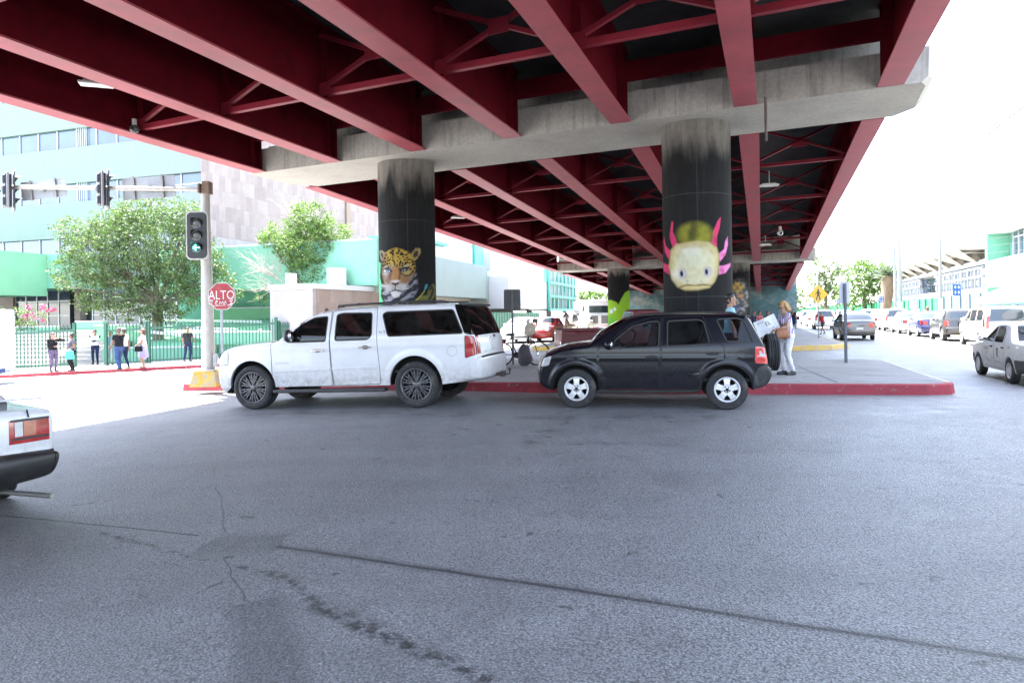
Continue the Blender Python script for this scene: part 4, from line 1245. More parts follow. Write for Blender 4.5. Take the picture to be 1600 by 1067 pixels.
suv_spec = dict(
    E=[(-0.70, 0.30, .10), (-0.79, 0.42, .15), (-0.81, 0.62, .17), (-0.79, 0.85, .17), (-0.74, 1.02, .15), (-0.62, 1.13, .10), (-0.35, 1.20, .06), (0.0, 1.25, .05), (0.40, 1.30, .045), (0.56, 1.335, .05),
       (0.80, 1.50, .085), (1.06, 1.68, .08), (1.32, 1.83, .06), (1.50, 1.885, .04), (1.90, 1.925, .035), (2.6, 1.94, .03), (3.4, 1.935, .03), (4.05, 1.915, .03), (4.22, 1.89, .03), (4.30, 1.83, .04), (4.42, 1.55, .06), (4.50, 1.30, .06), (4.53, 1.15, .06), (4.55, 0.90, .06), (4.68, 0.87, .045), (4.70, 0.82, .045), (4.70, 0.62, .045), (4.62, 0.50, .04), (4.40, 0.46, .03)],
    fine=True, zs=0.42, arches=[(0, 0.43, 0.50), (3.30, 0.44, 0.50)], W=1.0, belt=1.30, tumble=0.26, tuck=0.045, zmid=0.95, r=0.075,
    taper_f=(0.3, 1.1, 0.10), taper_r=(3.9, 0.8, 0.035), crease=(1.12, 0.10, 0.006), flare=0.012, flare_w=0.09,
    side=[('front_door', [S_(335, 525), S_(330, 300), (0.98, 1.33), S_(470, 205), S_(545, 160), S_(630, 140), S_(624, 300), S_(632, 515)], 'body'),
          ('rear_door', [S_(637, 515), S_(627, 300), S_(636, 138), S_(855, 120), S_(860, 300), S_(868, 430), S_(868, 505)], 'body'),
          ('front_window', [S_(413, 300), S_(420, 262), S_(480, 205), S_(545, 175), S_(612, 168), S_(606, 294)], 'tint'),
          ('rear_window', [S_(653, 290), S_(656, 160), S_(688, 152), S_(830, 150), S_(834, 262), S_(815, 284)], 'tint'),
          ('quarter_window', [S_(914, 268), S_(882, 158), S_(900, 146), S_(1225, 133), S_(1276, 252)], 'tint'),
          ('pillar_window', [S_(1284, 256), S_(1231, 112), S_(1231, 95), (4.12, 1.88), (4.26, 1.80), (4.30, 1.70), (4.42, 1.45), (4.47, 1.28), (4.38, 1.27)], 'tint'),
          ('taillight', [S_(1284, 262), (4.405, 1.245), (4.445, 1.08), (4.457, 0.93), S_(1282, 382)], 'tail'),
          ('headlight', [(-0.77, 0.98), (-0.70, 1.09), (-0.50, 1.09), (-0.52, 0.86), (-0.76, 0.84)], 'clear')],
    strip=[('windscreen', 9.4, 12.6, -0.93, 0.93, 'tint2'), ('tailgate_window', 17.6, 21, -1, 1, 'tint'), ('taillight_pair', 21, 22.9, 0.86, 1, 'tail'),
           ('grille', 2.5, 4, -0.5, 0.5, 'black'), ('headlight_pair', 3, 4.6, 0.56, 0.97, 'clear'), ('bumper_top', 23.1, 24.6, -0.9, 0.9, 'black')])
suv_spec['E'] = [(rearfix(x), zfix(x, z), b_) for x, z, b_ in suv_spec['E']]
M_WHITE = carpaint('white car paint', (0.66, 0.665, 0.68), 0.3, dirt=0.95)
def make_suv():
    t = thing('suburban_car', 'long white SUV with black multi-spoke wheels parked at the red kerb', 'SUV')
    car = Car(suv_spec)
    mats = dict(body=M_WHITE, tint=M_TINT, tint2=M_TINT2, tail=M_TAIL, clear=M_CLEARL, black=M_BLKP)
    car.build(t, mats)
    four_wheels(t, suv_spec, R_SUV, 0.29, 0.292, 'snow', M_GUN, 48, inset=0.03)
    interior(t, 0.75, 4.2, 0.92, 0.55, (1.35, 2.35, 3.3))
    side_strip(t, car, 'door_moulding', [S_(345, 448), S_(622, 438)], 0.055, 0.014, M_WHITE)
    side_strip(t, car, 'door_moulding', [S_(633, 436), S_(852, 428)], 0.055, 0.014, M_WHITE)
    # running boards
    for sd in (1, -1):
        mb = MB(); mb.box((1.62, -sd * 0.99, 0.345), (2.25, 0.16, 0.065), 0, 0, 0.02); mb.build('running_board', M_BLKP, t)
    door_handle(t, car, *S_(567, 344), M_CHROME, 0.26); door_handle(t, car, *S_(802, 327), M_CHROME, 0.26)
    for sd in (1, -1): mirror_part(t, 0.88, -0.99 * sd, 1.37, sd, M_BLKP, (0.17, 0.22, 0.24))
    # roof rack: two rails and two crossbars, aerial
    mb = MB()
    for sd in (1, -1):
        pts = [(1.72, -sd * .74, 1.862), (1.82, -sd * .745, 1.895), (2.8, -sd * .745, 1.912), (3.75, -sd * .73, 1.897), (3.9, -sd * .73, 1.86)]
        mb.tube(pts, 0.018, 8)
        for x in (1.8, 2.75, 3.75): mb.box((x, -sd * .745, 1.885), (0.13, 0.05, 0.05), 0, 0, .012)
    for x in (2.15, 3.45): mb.bar((x, -.74, 1.918), (x, .74, 1.918), .06, .02)
    mb.build('roof_rack', M_BLKP, t)
    mb = MB(); mb.prism([(1.28, 1.77), (1.38, 1.81), (1.37, 1.865), (1.34, 1.87)], -.5, -.47); mb.build('aerial_fin', M_BLKP, t)
    # fuel flap ring
    fx, fz = S_(1222, 348); mb = MB()
    pts = [(fx + .088 * cos(k * pi / 12), -(car.W(fx + .088 * cos(k * pi / 12), fz + .088 * sin(k * pi / 12)) + .0005), fz + .088 * sin(k * pi / 12)) for k in range(25)]
    mb.tube(pts, 0.003, 4); mb.build('fuel_flap', M('pale seam', (0.3, 0.3, 0.31), 0.6), t)
    # rear spoiler, tailgate plate recess, badge, hitch
    mb = MB(); mb.prism([(4.08, 1.845), (4.26, 1.828), (4.24, 1.79), (4.16, 1.80)], -.78, .78); mb.build('spoiler', M_BLKP, t)
    mb = MB(); mb.box((4.507, 0, 1.09), (0.03, 0.5, 0.22), 0, 0, .01); pr = mb.build('plate_recess', M_WHITE, t)
    plate(pr, 4.525, 0, 1.08, 1)
    mb = MB(); mb.box((4.512, -0.02, 1.215), (0.012, 0.24, 0.07)); mb.build('badge', M_CHROME, t)
    vs, fs = text_mb('SLT', 0.085); mb = MB(); bx, bz = S_(886, 250)
    mb.add([(bx + v.x, -(car.W(bx, bz) + .003), bz + v.y) for v in vs], fs); mb.build('badge', M_GUN, t)
    vs, fs = text_mb('FLEXFUEL', 0.055); mb = MB(); bx, bz = S_(385, 411)
    mb.add([(bx + v.x * 1.3, -(car.W(bx, bz) + .003), bz + v.y) for v in vs], fs); mb.build('badge', M('silver lettering', (0.42, 0.42, 0.43), 0.4), t)
    vs, fs = text_mb('FLEXFUEL', 0.04); mb = MB()
    mb.add([(4.535, -.66 + v.x, 0.96 + v.y) for v in vs], fs); mb.build('badge', M_GUN, t)
    mb = MB(); mb.bar((4.4, 0, .50), (4.72, 0, .50), .06, .06); mb.box((4.66, 0, .505), (.1, .12, .1), 0, 0, .02); mb.tube([(4.73, 0, .5), (4.79, 0, .5), (4.79, 0, .56)], .014, 8); mb.ball((4.79, 0, .585), .028)
    mb.build('tow_hitch', M('hitch rust', (.06, .05, .045), .6), t)
    # tailpipe and mud splashes under the doors are in the paint
    return t
suv = make_suv()
sf = Vector((-4.90, 13.05)); sr = Vector((-1.70, 12.28)); sa = atan2(sr.y - sf.y, sr.x - sf.x)
ny = Vector((-sin(sa), cos(sa)))
p0 = sf + ny * (1.0 - .15)
suv.location = (p0.x, p0.y, ground_z(sf.x) + 0.0)
suv.rotation_euler = (0, -atan2(ground_z(sr.x) - ground_z(sf.x), 3.3), sa)

# ------------------------------------------------------------------ the black compact SUV
def es_(px, py): return ((px - 320) / 298.0, (632 + (px - 320) * .006 - py) / 298.0)
eco_spec = dict(
    E=[(-0.45, 0.30, .05), (-0.61, 0.36, .08), (-0.65, 0.45, .10), (-0.665, 0.62, .105), (-0.645, 0.72, .10), (-0.61, 0.82, .09), (-0.52, 0.92, .07), (-0.20, 1.03, .06), (0.10, 1.075, .05), (0.24, 1.105, .05),
       (0.40, 1.23, .085), (0.62, 1.36, .085), (0.83, 1.475, .07), (0.98, 1.53, .05), (1.30, 1.575, .045), (1.9, 1.59, .04), (2.45, 1.58, .04), (2.76, 1.56, .035), (2.84, 1.535, .03), (2.90, 1.46, .04), (3.02, 1.22, .05), (3.10, 1.05, .06), (3.13, 0.92, .06), (3.16, 0.72, .06), (3.20, 0.67, .06), (3.21, 0.55, .06), (3.12, 0.40, .05), (2.95, 0.34, .03)],
    fine=True, zs=0.335, arches=[(0, 0.345, 0.405), (2.49, 0.345, 0.405)], W=0.865, belt=1.04, tumble=0.30, tuck=0.04, zmid=0.78, r=0.06,
    taper_f=(0.2, 0.9, 0.13), taper_r=(2.55, 0.65, 0.06), crease=(0.86, 0.08, 0.010), flare=0.022, flare_w=0.085,
    side=[('front_door', [es_(432, 535), es_(432, 330), (0.52, 1.10), es_(600, 205), es_(690, 178), es_(752, 172), es_(742, 320), es_(738, 532)], 'body'),
          ('rear_door', [es_(745, 532), es_(750, 320), es_(760, 172), es_(955, 172), es_(1000, 300), es_(1050, 320), es_(1053, 388), es_(985, 400), es_(940, 470), es_(930, 532)], 'body'),
          ('front_window', [es_(500, 330), es_(520, 286), es_(605, 218), es_(690, 197), es_(743, 195), es_(735, 322)], 'tint2'),
          ('rear_window', [es_(778, 320), es_(782, 195), es_(930, 190), es_(957, 200), es_(982, 300), es_(970, 312)], 'tint2'),
          ('quarter_window', [es_(1065, 300), es_(1020, 190), es_(1122, 186), es_(1150, 200), es_(1190, 304)], 'tint2'),
          ('taillight', [es_(1196, 324), (3.10, 1.04), (3.125, 0.95), (3.15, 0.757), es_(1194, 408)], 'tailb'),
          ('rear_bumper', [(2.93, 0.30), (2.905, 0.46), (2.94, 0.60), (3.0, 0.715), (3.20, 0.72), (3.26, 0.62), (3.26, 0.5), (3.18, 0.36), (3.02, 0.29)], 'black'),
          ('headlight', [(-0.61, 0.80), (-0.565, 0.87), (-0.42, 0.905), (-0.48, 0.73), (-0.632, 0.70)], 'clear')],
    strip=[('windscreen', 9.4, 12.6, -0.92, 0.92, 'tint3'), ('tailgate_window', 19, 20.4, -0.82, 0.82, 'tint2'), ('taillight_pair', 21.2, 22.8, 0.88, 1, 'tailb'),
           ('grille', 3.4, 4.6, -0.6, 0.6, 'black'), ('headlight_pair', 3.8, 5.4, 0.62, 0.97, 'clear')])
M_BLACK = carpaint('black car paint', (0.006, 0.006, 0.010), 0.22, dirt=0.04, coat=0.0, spec=0.32)
def make_eco():
    t = thing('compact_car', 'black compact SUV with silver five-spoke wheels and a spare tyre on its tail', 'SUV')
    car = Car(eco_spec)
    mats = dict(body=M_BLACK, tint=M_TINT, tint2=M_TINT2, tint3=M_CLEAR, tailb=M_TAILB, tail=M_TAIL, clear=M_CLEARL, black=M_BLKP)
    car.build(t, mats)
    four_wheels(t, eco_spec, 0.335, 0.215, 0.205, 'five', M_SILVER, 44, inset=-0.01)
    interior(t, 0.45, 2.9, 0.8, 0.38, (0.95, 1.85))
    side_strip(t, car, 'door_moulding', [es_(436, 462), es_(735, 458)], 0.05, 0.010, M_BLACK)
    side_strip(t, car, 'door_moulding', [es_(748, 458), es_(930, 456)], 0.05, 0.010, M_BLACK)
    side_strip(t, car, 'sill_cover', [es_(425, 548), es_(935, 545)], 0.06, 0.018, M_BLKP)
    door_handle(t, car, *es_(700, 372), M_BLACK, 0.2); door_handle(t, car, *es_(995, 359), M_BLACK, 0.2)
    for sd in (1, -1): mirror_part(t, es_(486, 308)[0], -0.85 * sd, es_(486, 308)[1], sd, M_BLACK, (0.15, 0.2, 0.17))
    mb = MB()
    for sd in (1, -1):
        mb.tube([(0.85, -sd * .66, 1.52), (1.05, -sd * .665, 1.575), (1.9, -sd * .655, 1.625), (2.6, -sd * .65, 1.605), (2.72, -sd * .65, 1.57)], 0.016, 8)
    mb.build('roof_rail', M_BLKP, t)
    fx, fz = es_(1131, 366); mb = MB()
    pts = [(fx + .073 * cos(k * pi / 12), -(car.W(fx + .073 * cos(k * pi / 12), fz + .073 * sin(k * pi / 12)) + .0005), fz + .073 * sin(k * pi / 12)) for k in range(25)]
    mb.tube(pts, 0.004, 4); mb.build('fuel_flap', M_BLKP, t)
    mb = MB(); mb.prism([(2.70, 1.585), (2.93, 1.555), (2.91, 1.525), (2.78, 1.535)], -.6, .6); mb.build('spoiler', M_BLACK, t)
    # spare wheel carried on the tailgate
    w = wheel(t, 3.345, 0.05, 0.90, 0.325, 0.215, 0.2, 'five', M_SILVER, 44, name='spare_wheel'); w.rotation_euler = (0, 0, pi / 2)
    mb = MB(); mb.box((3.22, 0.05, 0.93), (0.18, 0.3, 0.3), 0, 0, .03); mb.build('spare_wheel_bracket', M_BLKP, t)
    # white lens in the tail lamps
    for sd in (1, -1):
        mb = MB(); z0, z1 = es_(0, 366)[1], es_(0, 340)[1]
        x0, x1 = es_(1216, 0)[0], es_(1243, 0)[0]
        q = [(x, -(car.W(x, z) + .0035) * sd, z) for x, z in ((x0, z0), (x1, z0), (x1 - .005, z1), (x0, z1))]
        mb.add(q if sd > 0 else q[::-1], [(0, 1, 2, 3)]); mb.build('reverse_lamp', M_CLEARL, t)
    mb = MB(); mb.bar((0.30, -.5, 1.16), (0.36, .3, 1.17), .015, .012); mb.bar((0.27, -.2, 1.15), (0.34, .55, 1.17), .015, .012); mb.build('wiper', M_BLKP, t)
    return t
eco = make_eco()
ef = Vector((1.112, 11.86)); er = Vector((3.565, 11.38)); ea = atan2(er.y - ef.y, er.x - ef.x)
ny = Vector((-sin(ea), cos(ea))); p0 = ef + ny * (0.865 - .11)
eco.location = (p0.x, p0.y, 0.0); eco.rotation_euler = (0, 0, ea)
# ------------------------------------------------------------------ unseen blocks added behind the camera to dim reflections and side light
M_BEIGE = M('beige render', (0.13, 0.11, 0.09), 0.85, var=0.2, scale=1.5)
M_WIN = M('shop window glass', (0.03, 0.04, 0.05), 0.08, var=0.3)
def plain_block(x, y, w, d, h, label, mat, floors):
    t = thing('street_building', label, 'building', (x, y, ground_z(x)), 0)
    mb = MB(); mb.box((0, 0, h / 2), (w, d, h)); mb.box((0, 0, h + .2), (w + .3, d + .3, .4)); mb.build('wall', mat, t)
    for f in range(floors):
        n = int(w / 3.2)
        for i in range(n):
            m = MB(); m.box((-w / 2 + (i + .5) * w / n, d / 2 + .02, 1.9 + f * 3.4), (1.7, .08, 1.6)); m.build('window', M_WIN, t)
plain_block(-38, -34, 36, 14, 8.5, 'long beige two-storey building across the street behind the viewer, at the left', M_BEIGE, 2)
plain_block(26, -36, 40, 14, 7.5, 'long brownish two-storey building across the street behind the viewer, at the right', M('brown render', (0.10, 0.08, 0.065), 0.85, var=.2, scale=1.5), 2)
# ------------------------------------------------------------------ the buildings at the left, beyond the cross street
RZA = radians(-17.4)
def plane_hit(root, axis, val, px, py):
    """photo pixel to local coordinates on the plane local axis = val of a root turned about z"""
    R = Matrix.Rotation(-root.rotation_euler.z, 3, 'Z')
    o = R @ (Vector((0, 0, EYE)) - Vector(root.location)); r = R @ ray(px, py)
    i = 'xyz'.index(axis); t = (val - o[i]) / r[i]
    return o + r * t
M_MINT = M('pale mint render', (0.190, 0.222, 0.200), 0.85, var=0.07, scale=0.7, bmp=0.1, bscale=12, dirt=((0.155, 0.18, 0.16), 0.2, 0.9), stretch=(3, 3, .4))
M_TEAL = M('mint green render', (0.17, 0.38, 0.265), 0.8, var=0.10, scale=0.9, bmp=0.1, bscale=14, dirt=((0.13, 0.30, 0.21), 0.3, 1.2))
M_LGREEN = M('light green render', (0.18, 0.41, 0.235), 0.8, var=0.10, scale=0.9, bmp=0.1, bscale=14)
M_WHITEW = M('white render', (0.50, 0.505, 0.51), 0.8, var=0.06, scale=0.8, bmp=0.08, bscale=14, dirt=((0.5, 0.5, 0.48), 0.2, 0.8))
M_DGLASS = M('blue window glass', (0.05, 0.075, 0.12), 0.08, var=0.35, scale=0.5, spec=0.9)
M_ALU = M('aluminium frame', (0.55, 0.56, 0.57), 0.4, metal=0.5)
M_STEPS = concrete('step concrete', (0.27, 0.26, 0.235), (0.33, 0.315, 0.29), stain=0.25)
M_LTIN = M('green lattice paint', (0.06, 0.36, 0.26), 0.55, var=0.15)
def tiles(name, a, b2, mortar, w, h, vertical='xz'):
    if name in MC: return MC[name]
    m, nt, b, out = nodes(name)
    P = N(nt, 'ShaderNodeTexCoord').outputs['Object']; sx = N(nt, 'ShaderNodeSeparateXYZ'); L(nt, P, sx.inputs[0])
    cb = N(nt, 'ShaderNodeCombineXYZ'); L(nt, mathn(nt, 'ADD', sx.outputs[0], sx.outputs[1]), cb.inputs[0]); L(nt, sx.outputs[2], cb.inputs[1])
    br = N(nt, 'ShaderNodeTexBrick'); L(nt, cb.outputs[0], br.inputs['Vector'])
    br.inputs['Color1'].default_value = (*a, 1); br.inputs['Color2'].default_value = (*b2, 1); br.inputs['Mortar'].default_value = (*mortar, 1)
    br.inputs['Scale'].default_value = 1.0; br.inputs['Brick Width'].default_value = w; br.inputs['Row Height'].default_value = h
    br.inputs['Mortar Size'].default_value = 0.006; br.inputs['Bias'].default_value = 0.0
    c = mixc(nt, 0.8, br.outputs['Color'], ramp(nt, noisetex(nt, P, 1.2, 6, .6), [(.3, .82), (.7, 1.1)]), 'MULTIPLY')
    L(nt, c, b.inputs['Base Color']); b.inputs['Roughness'].default_value = 0.6
    MC[name] = m
    return m
M_STONE = tiles('pinkish stone cladding', (0.205, 0.150, 0.130), (0.275, 0.215, 0.188), (0.19, 0.145, 0.125), 0.62, 1.05)
M_TAN = tiles('tan stone cladding', (0.22, 0.165, 0.135), (0.28, 0.22, 0.185), (0.2, 0.16, 0.135), 0.9, 0.6)
M_PALEST = tiles('pale stone cladding', (0.26, 0.23, 0.22), (0.31, 0.28, 0.27), (0.24, 0.21, 0.20), 0.9, 1.1)

C = at(317, 400, 46); ZB = 1.1
bA = thing('office_building', 'tall mint office block with bands of dark blue windows and a stone-clad side wall', 'building', (C.x, C.y, 0), RZA)
zz_ = lambda px, py: plane_hit(bA, 'y', 0, px, py).z
rows = [(zz_(62, 237), zz_(62, 207.5)), (zz_(115, 315.5), zz_(210, 277.5)), (zz_(90, 401), zz_(40, 376))]
rows.insert(0, (rows[0][0] + (rows[0][0] - rows[1][0]), rows[0][1] + (rows[0][0] - rows[1][0])))
LW = 46.0
edges_ = [rows[3][0] - 0.0]
mb = MB(); lv = [(rows[0][1], rows[0][1] + 2.4)] + [(rows[i + 1][1], rows[i][0]) for i in range(3)] + [(ZB + 3.2, rows[3][0])]
for a, b_ in lv: mb.frame_box((-LW, 0, a), (LW - .02, 0, 0), (0, 0.35, 0), (0, 0, b_ - a))
mb.frame_box((-LW, 0.9, -1), (LW - 0.4, 0, 0), (0, 30, 0), (0, 0, rows[0][1] + 3.2))
mb.build('wall', M_MINT, bA)
mb = MB(); mb.frame_box((-0.015, -.05, -1.5), (0.42, 0, 0), (0, 45, 0), (0, 0, rows[0][1] + 4.2)); mb.build('stone_wall', M_STONE, bA)
mb = MB(); mb.frame_box((0.41, .6, ZB + 4), (0.06, 0, 0), (0, 43, 0), (0, 0, 2.15)); mb.build('stone_plinth', M_PALEST, bA)
mb = MB(); mb.frame_box((0.41, 17.5, ZB + 5), (0.14, 0, 0), (0, 0.75, 0), (0, 0, 18)); mb.build('downpipe', M('rust brown', (.22, .16, .12), .7), bA)
pane_x = [plane_hit(bA, 'y', 0, p, 260).x for p in (125, 153)]
for r_, (a, b_) in enumerate(rows):
    x = -0.02; w = 1.86
    while x > -28:
        mb = MB(); lat = pane_x[0] < x - w / 2 < pane_x[1]
        mb.frame_box((x - w + .03, 0.24, a), (w - .06, 0, 0), (0, 0.02, 0), (0, 0, b_ - a), 0)
        mb.frame_box((x - .03, 0.16, a), (.06, 0, 0), (0, .12, 0), (0, 0, b_ - a), 1)
        if lat:
            for k in range(6): mb.frame_box((x - w + .1 + k * .17, 0.1, a), (.035, 0, 0), (0, .04, 0), (0, 0, b_ - a), 2)
        if r_ == 2 and x > -3.4:
            mb.frame_box((x - w + .03, 0.2, a + (b_ - a) * .42), (w - .06, 0, 0), (0, .05, 0), (0, 0, .07), 1)
        mb.build('window', [M_DGLASS, M_ALU, M_WHITEW], bA); x -= w
# podium with the green canopy blocks and the glazed entrance
pod = thing('podium_wing', 'low mint green wing in front of the stone wall, with glazed entrance above the steps', 'building', (C.x, C.y, 0), RZA)
zt = plane_hit(pod, 'y', -5, 480, 380).z; zb2 = plane_hit(pod, 'y', -5, 480, 449).z; xr = plane_hit(pod, 'y', -5, 588, 400).x; xl = plane_hit(pod, 'y', -5, 235, 400).x
mb = MB(); mb.frame_box((xl, -5, zb2), (xr - xl, 0, 0), (0, 6, 0), (0, 0, zt - zb2)); mb.frame_box((xr - .25, -5.02, zb2 - .02), (.3, 0, 0), (0, 7, 0), (0, 0, zt - zb2 + .1)); mb.build('parapet_wall', M_TEAL, pod)
mb = MB(); mb.frame_box((xl, -4.9, zt + .004), (xr - xl, 0, 0), (0, 5, 0), (0, 0, .1)); mb.build('coping', M_WHITEW, pod)
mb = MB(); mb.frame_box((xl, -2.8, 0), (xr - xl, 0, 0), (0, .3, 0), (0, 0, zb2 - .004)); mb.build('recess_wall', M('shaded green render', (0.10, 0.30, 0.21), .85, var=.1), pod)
a0 = at(-60, 400, 39.0); a1 = at(73, 400, 45.0); a0.z = a1.z = 0
zlo = at(73, 462.8, 45).z; zhi = at(73, 397.5, 45).z
R_ = Matrix.Rotation(-RZA, 3, 'Z'); l0 = R_ @ (a0 - Vector((C.x, C.y, 0))); l1 = R_ @ (a1 - Vector((C.x, C.y, 0)))
mb = MB(); mb.frame_box((l1.x - 14, l0.y, zlo), (14, 0, 0), (0, l1.y - l0.y, 0), (0, 0, zhi - zlo)); mb.build('canopy_block', M_LGREEN, pod)
mb = MB(); mb.frame_box((l1.x - 10, l1.y + .01, zlo + .5), (10.9, 0, 0), (0, 3.2, 0), (0, 0, zhi - zlo - .5)); mb.build('canopy_block', M_TEAL, pod)
yg = -0.6
g0 = plane_hit(pod, 'y', yg, 25, 480).x; g1 = plane_hit(pod, 'y', yg, 330, 480).x
mb = MB(); mb.frame_box((g0 - 9, yg - .2, ZB), (9, 0, 0), (0, .5, 0), (0, 0, zlo - ZB + .4)); mb.build('stone_pier', M_TAN, pod); mb = MB()
gp = plane_hit(pod, 'y', yg, 121, 480).x; gq = plane_hit(pod, 'y', yg, 130, 480).x
mb.frame_box((gp, yg - .25, ZB), (gq - gp, 0, 0), (0, .5, 0), (0, 0, zlo - ZB + .6)); mb.build('stone_pier', M_TAN, pod)
x = g0; w = 1.05
while x < g1:
    if not (gp - w < x < gq):
        mb = MB(); hh = zlo - ZB + .6
        mb.frame_box((x + .04, yg, ZB), (w - .08, 0, 0), (0, .03, 0), (0, 0, hh), 0); mb.frame_box((x - .04, yg - .05, ZB), (.08, 0, 0), (0, .12, 0), (0, 0, hh), 1)
        mb.frame_box((x + .04, yg - .04, ZB + hh * .70), (w - .08, 0, 0), (0, .09, 0), (0, 0, .07), 1); mb.frame_box((x + .04, yg - .04, ZB + .95), (w - .08, 0, 0), (0, .09, 0), (0, 0, .05), 1)
        mb.build('window', [M_DGLASS, M_ALU], pod)
    x += w
# grand steps, terraces and planters
st = thing('entrance_steps', 'wide flight of pale concrete steps up to the glazed entrance', 'steps', (0, 36, 0))
n = 9; s0 = at(10, 570, 34.2).x - 6; s1 = at(150, 570, 34.2).x
for k in range(n):
    mb = MB(); z1 = ground_z(-25) + .15 + (ZB - ground_z(-25) - .15) * (k + 1) / n; d = 33.6 + k * 0.72
    ext = (1.6 if k < 2 else 0)
    mb.box(((s0 + s1 + ext) / 2, d + 5, (z1 - 1.2) / 2 + 0), (s1 - s0 + ext, 10, z1 + 1.2), 0, 0, 0.02); mb.build('step', M_STEPS, st, True)
mb = MB(); mb.frame_box((-60, 40.1, -1.4), (60 + at(232, 500, 40).x, 0, 0), (0, 8, 0), (0, 0, ZB + 1.396))
tag(mb.build('entrance_terrace', M_STEPS), kind='structure')
def planter(name, label, px0, px1, d, ytop, mat, depth=0.5, zb=-1.0, d1=None):
    a, b_ = at(px0, ytop, d), at(px1, ytop, d1 or d); zt_ = (a.z + b_.z) / 2; t = Vector((b_.x - a.x, b_.y - a.y, 0)); nn = Vector((-t.y, t.x, 0)).normalized()
    mb = MB(); mb.frame_box((a.x, a.y, zb), t, nn * depth, (0, 0, zt_ - zb)); mb.frame_box((a.x - .02, a.y - .03, zt_ + .003), t * 1.002, nn * (depth + .06), (0, 0, .07), 1)
    return tag(mb.build(name, [mat, M_WHITEW]), label, 'wall')
planter('terrace_wall', 'low teal retaining wall just behind the picket fence', 160, 332, 34.3, 544, M_TEAL)
planter('terrace_wall', 'light green terrace wall beside the top of the steps', 147, 236, 37.5, 509, M_LGREEN)
planter('terrace_wall', 'small mint wall at the top left of the steps', -30, 84, 40.0, 512, M_TEAL)
planter('terrace_wall', 'short mint wall on the terrace under the tree', 118, 160, 41.5, 503, M_TEAL)
planter('terrace_wall', 'long light green terrace wall behind the stop sign', 320, 432, 41, 482, M_LGREEN)
planter('terrace_wall', 'pale green ledge wall low behind the fence, right of the tall traffic pole', 325, 440, 35.0, 520, M_TEAL)
# sloping green bank with pale kerbs between the walls
mb = MB(); q = [at(228, 542, 34.8), at(420, 536, 34.8), at(420, 497, 40.8), at(228, 509, 40.8)]
mb.quad(*q); mb.add([v - Vector((0, 0, 1.5)) for v in q], [(3, 2, 1, 0)]); 
tag(mb.build('green_bank', M('painted bank', (0.15, 0.40, 0.22), .85, var=.2, scale=1.5)), kind='structure')
for k, (ya, yb) in enumerate(((520, 531), (513, 519), (503, 506))):
    mb = MB(); a, b_ = at(214 + k * 6, ya, 36 + k * 1.6), at(330 + 40 * k, yb, 35.4 + k * 1.8); mb.bar(a + Vector((0, 0, .12)), b_ + Vector((0, 0, .12)), .3, .14)
    tag(mb.build('bank_kerb', M_WHITEW), 'narrow pale kerb running down the green bank, ' + ('lowest', 'middle', 'uppermost')[k] + ' of the three', 'kerb', 'pale kerbs on the green bank')
# stone-clad plant room with air conditioners
RB = radians(-32); 
pc = at(488, 443, 32.5)
pr = thing('plant_room', 'small flat-roofed stone-clad room with white coping beside the picket fence', 'building', (pc.x, pc.y, 0), atan2(1, .42) - pi / 2)
hh = pc.z
xw = plane_hit(pr, 'y', 0, 422, 470).x
mb = MB(); mb.frame_box((xw, 0, -1), (-xw, 0, 0), (0, 9, 0), (0, 0, hh + 1 - .25)); mb.build('wall', M_PALEST, pr)
mb = MB(); mb.frame_box((.002, .3, -1), (.03, 0, 0), (0, 8.6, 0), (0, 0, hh + 1 - .26)); mb.build('tan_cladding', M_TAN, pr)
mb = MB(); mb.frame_box((xw - .06, -.06, hh - .246), (-xw + .14, 0, 0), (0, 9.1, 0), (0, 0, .25)); mb.build('coping', M_WHITEW, pr)
def ac_unit(pos, rz, label, s=1.0):
    t = thing('air_conditioner', label, 'air conditioner', pos, rz, 'air conditioners on the plant room roof')
    mb = MB(); mb.box((0, 0, .45 * s), (.85 * s, .38 * s, .9 * s), 0, 0, .02); mb.build('casing', M('ac casing', (.62, .62, .6), .5), t)
    mb = MB()
    for k in range(7): mb.box((-.3 * s + k * .1 * s, -.2 * s, .45 * s), (.03 * s, .02, .74 * s))
    mb.build('grille', M('ac grille', (.3, .3, .3), .6), t)
    mb = MB(); mb.tube([(.3 * s, .05, .1), (.5 * s, .05, .3), (.7 * s, .1, .02)], .02, 6); mb.build('hose', M_BLKP, t)
p = at(455, 442, 33.8); ac_unit((p.x, p.y, hh + .01), .3, 'small white air conditioner on the near left corner of the plant room', .62)
p = at(526, 446, 36.5); ac_unit((p.x, p.y, hh + .01), .5, 'tall white air conditioner farther back on the plant room roof', 1.1)
# the long white and mint wing that runs back beside the viaduct
RW = atan2(1, .30) - pi / 2
M_MINTB = M('bright mint render', (0.27, 0.335, 0.305), .85, var=.06, scale=.7); M_WHITEB = M('bright white render', (0.50, 0.50, 0.495), .85, var=.06, scale=.8)
wb = at(640, 400, 40); wing = thing('hospital_wing', 'long white and pale mint building running back beside the viaduct', 'building', (wb.x, wb.y, 0), RW)
def wbox(name, px0, px1, ytop, yref, ybot, mat, out=0.0, deep=8.0):
    """box whose street side shows between px0 and px1; heights read at yref column px0"""
    a = plane_hit(wing, 'x', out, px0, ytop); b_ = plane_hit(wing, 'x', out, px1, 450); z0 = plane_hit(wing, 'x', out, px0, ybot).z
    mb = MB(); mb.frame_box((out - deep, a.y, z0), (deep, 0, 0), (0, b_.y - a.y, 0), (0, 0, a.z - z0)); return mb.build(name, mat, wing)
wbox('upper_wall', 655, 830, 332, 0, 420, M_WHITEB, -2.2, 2.5)
wbox('mint_band', 600, 760, 385, 0, 457, M_MINTB, 0.0, 6)
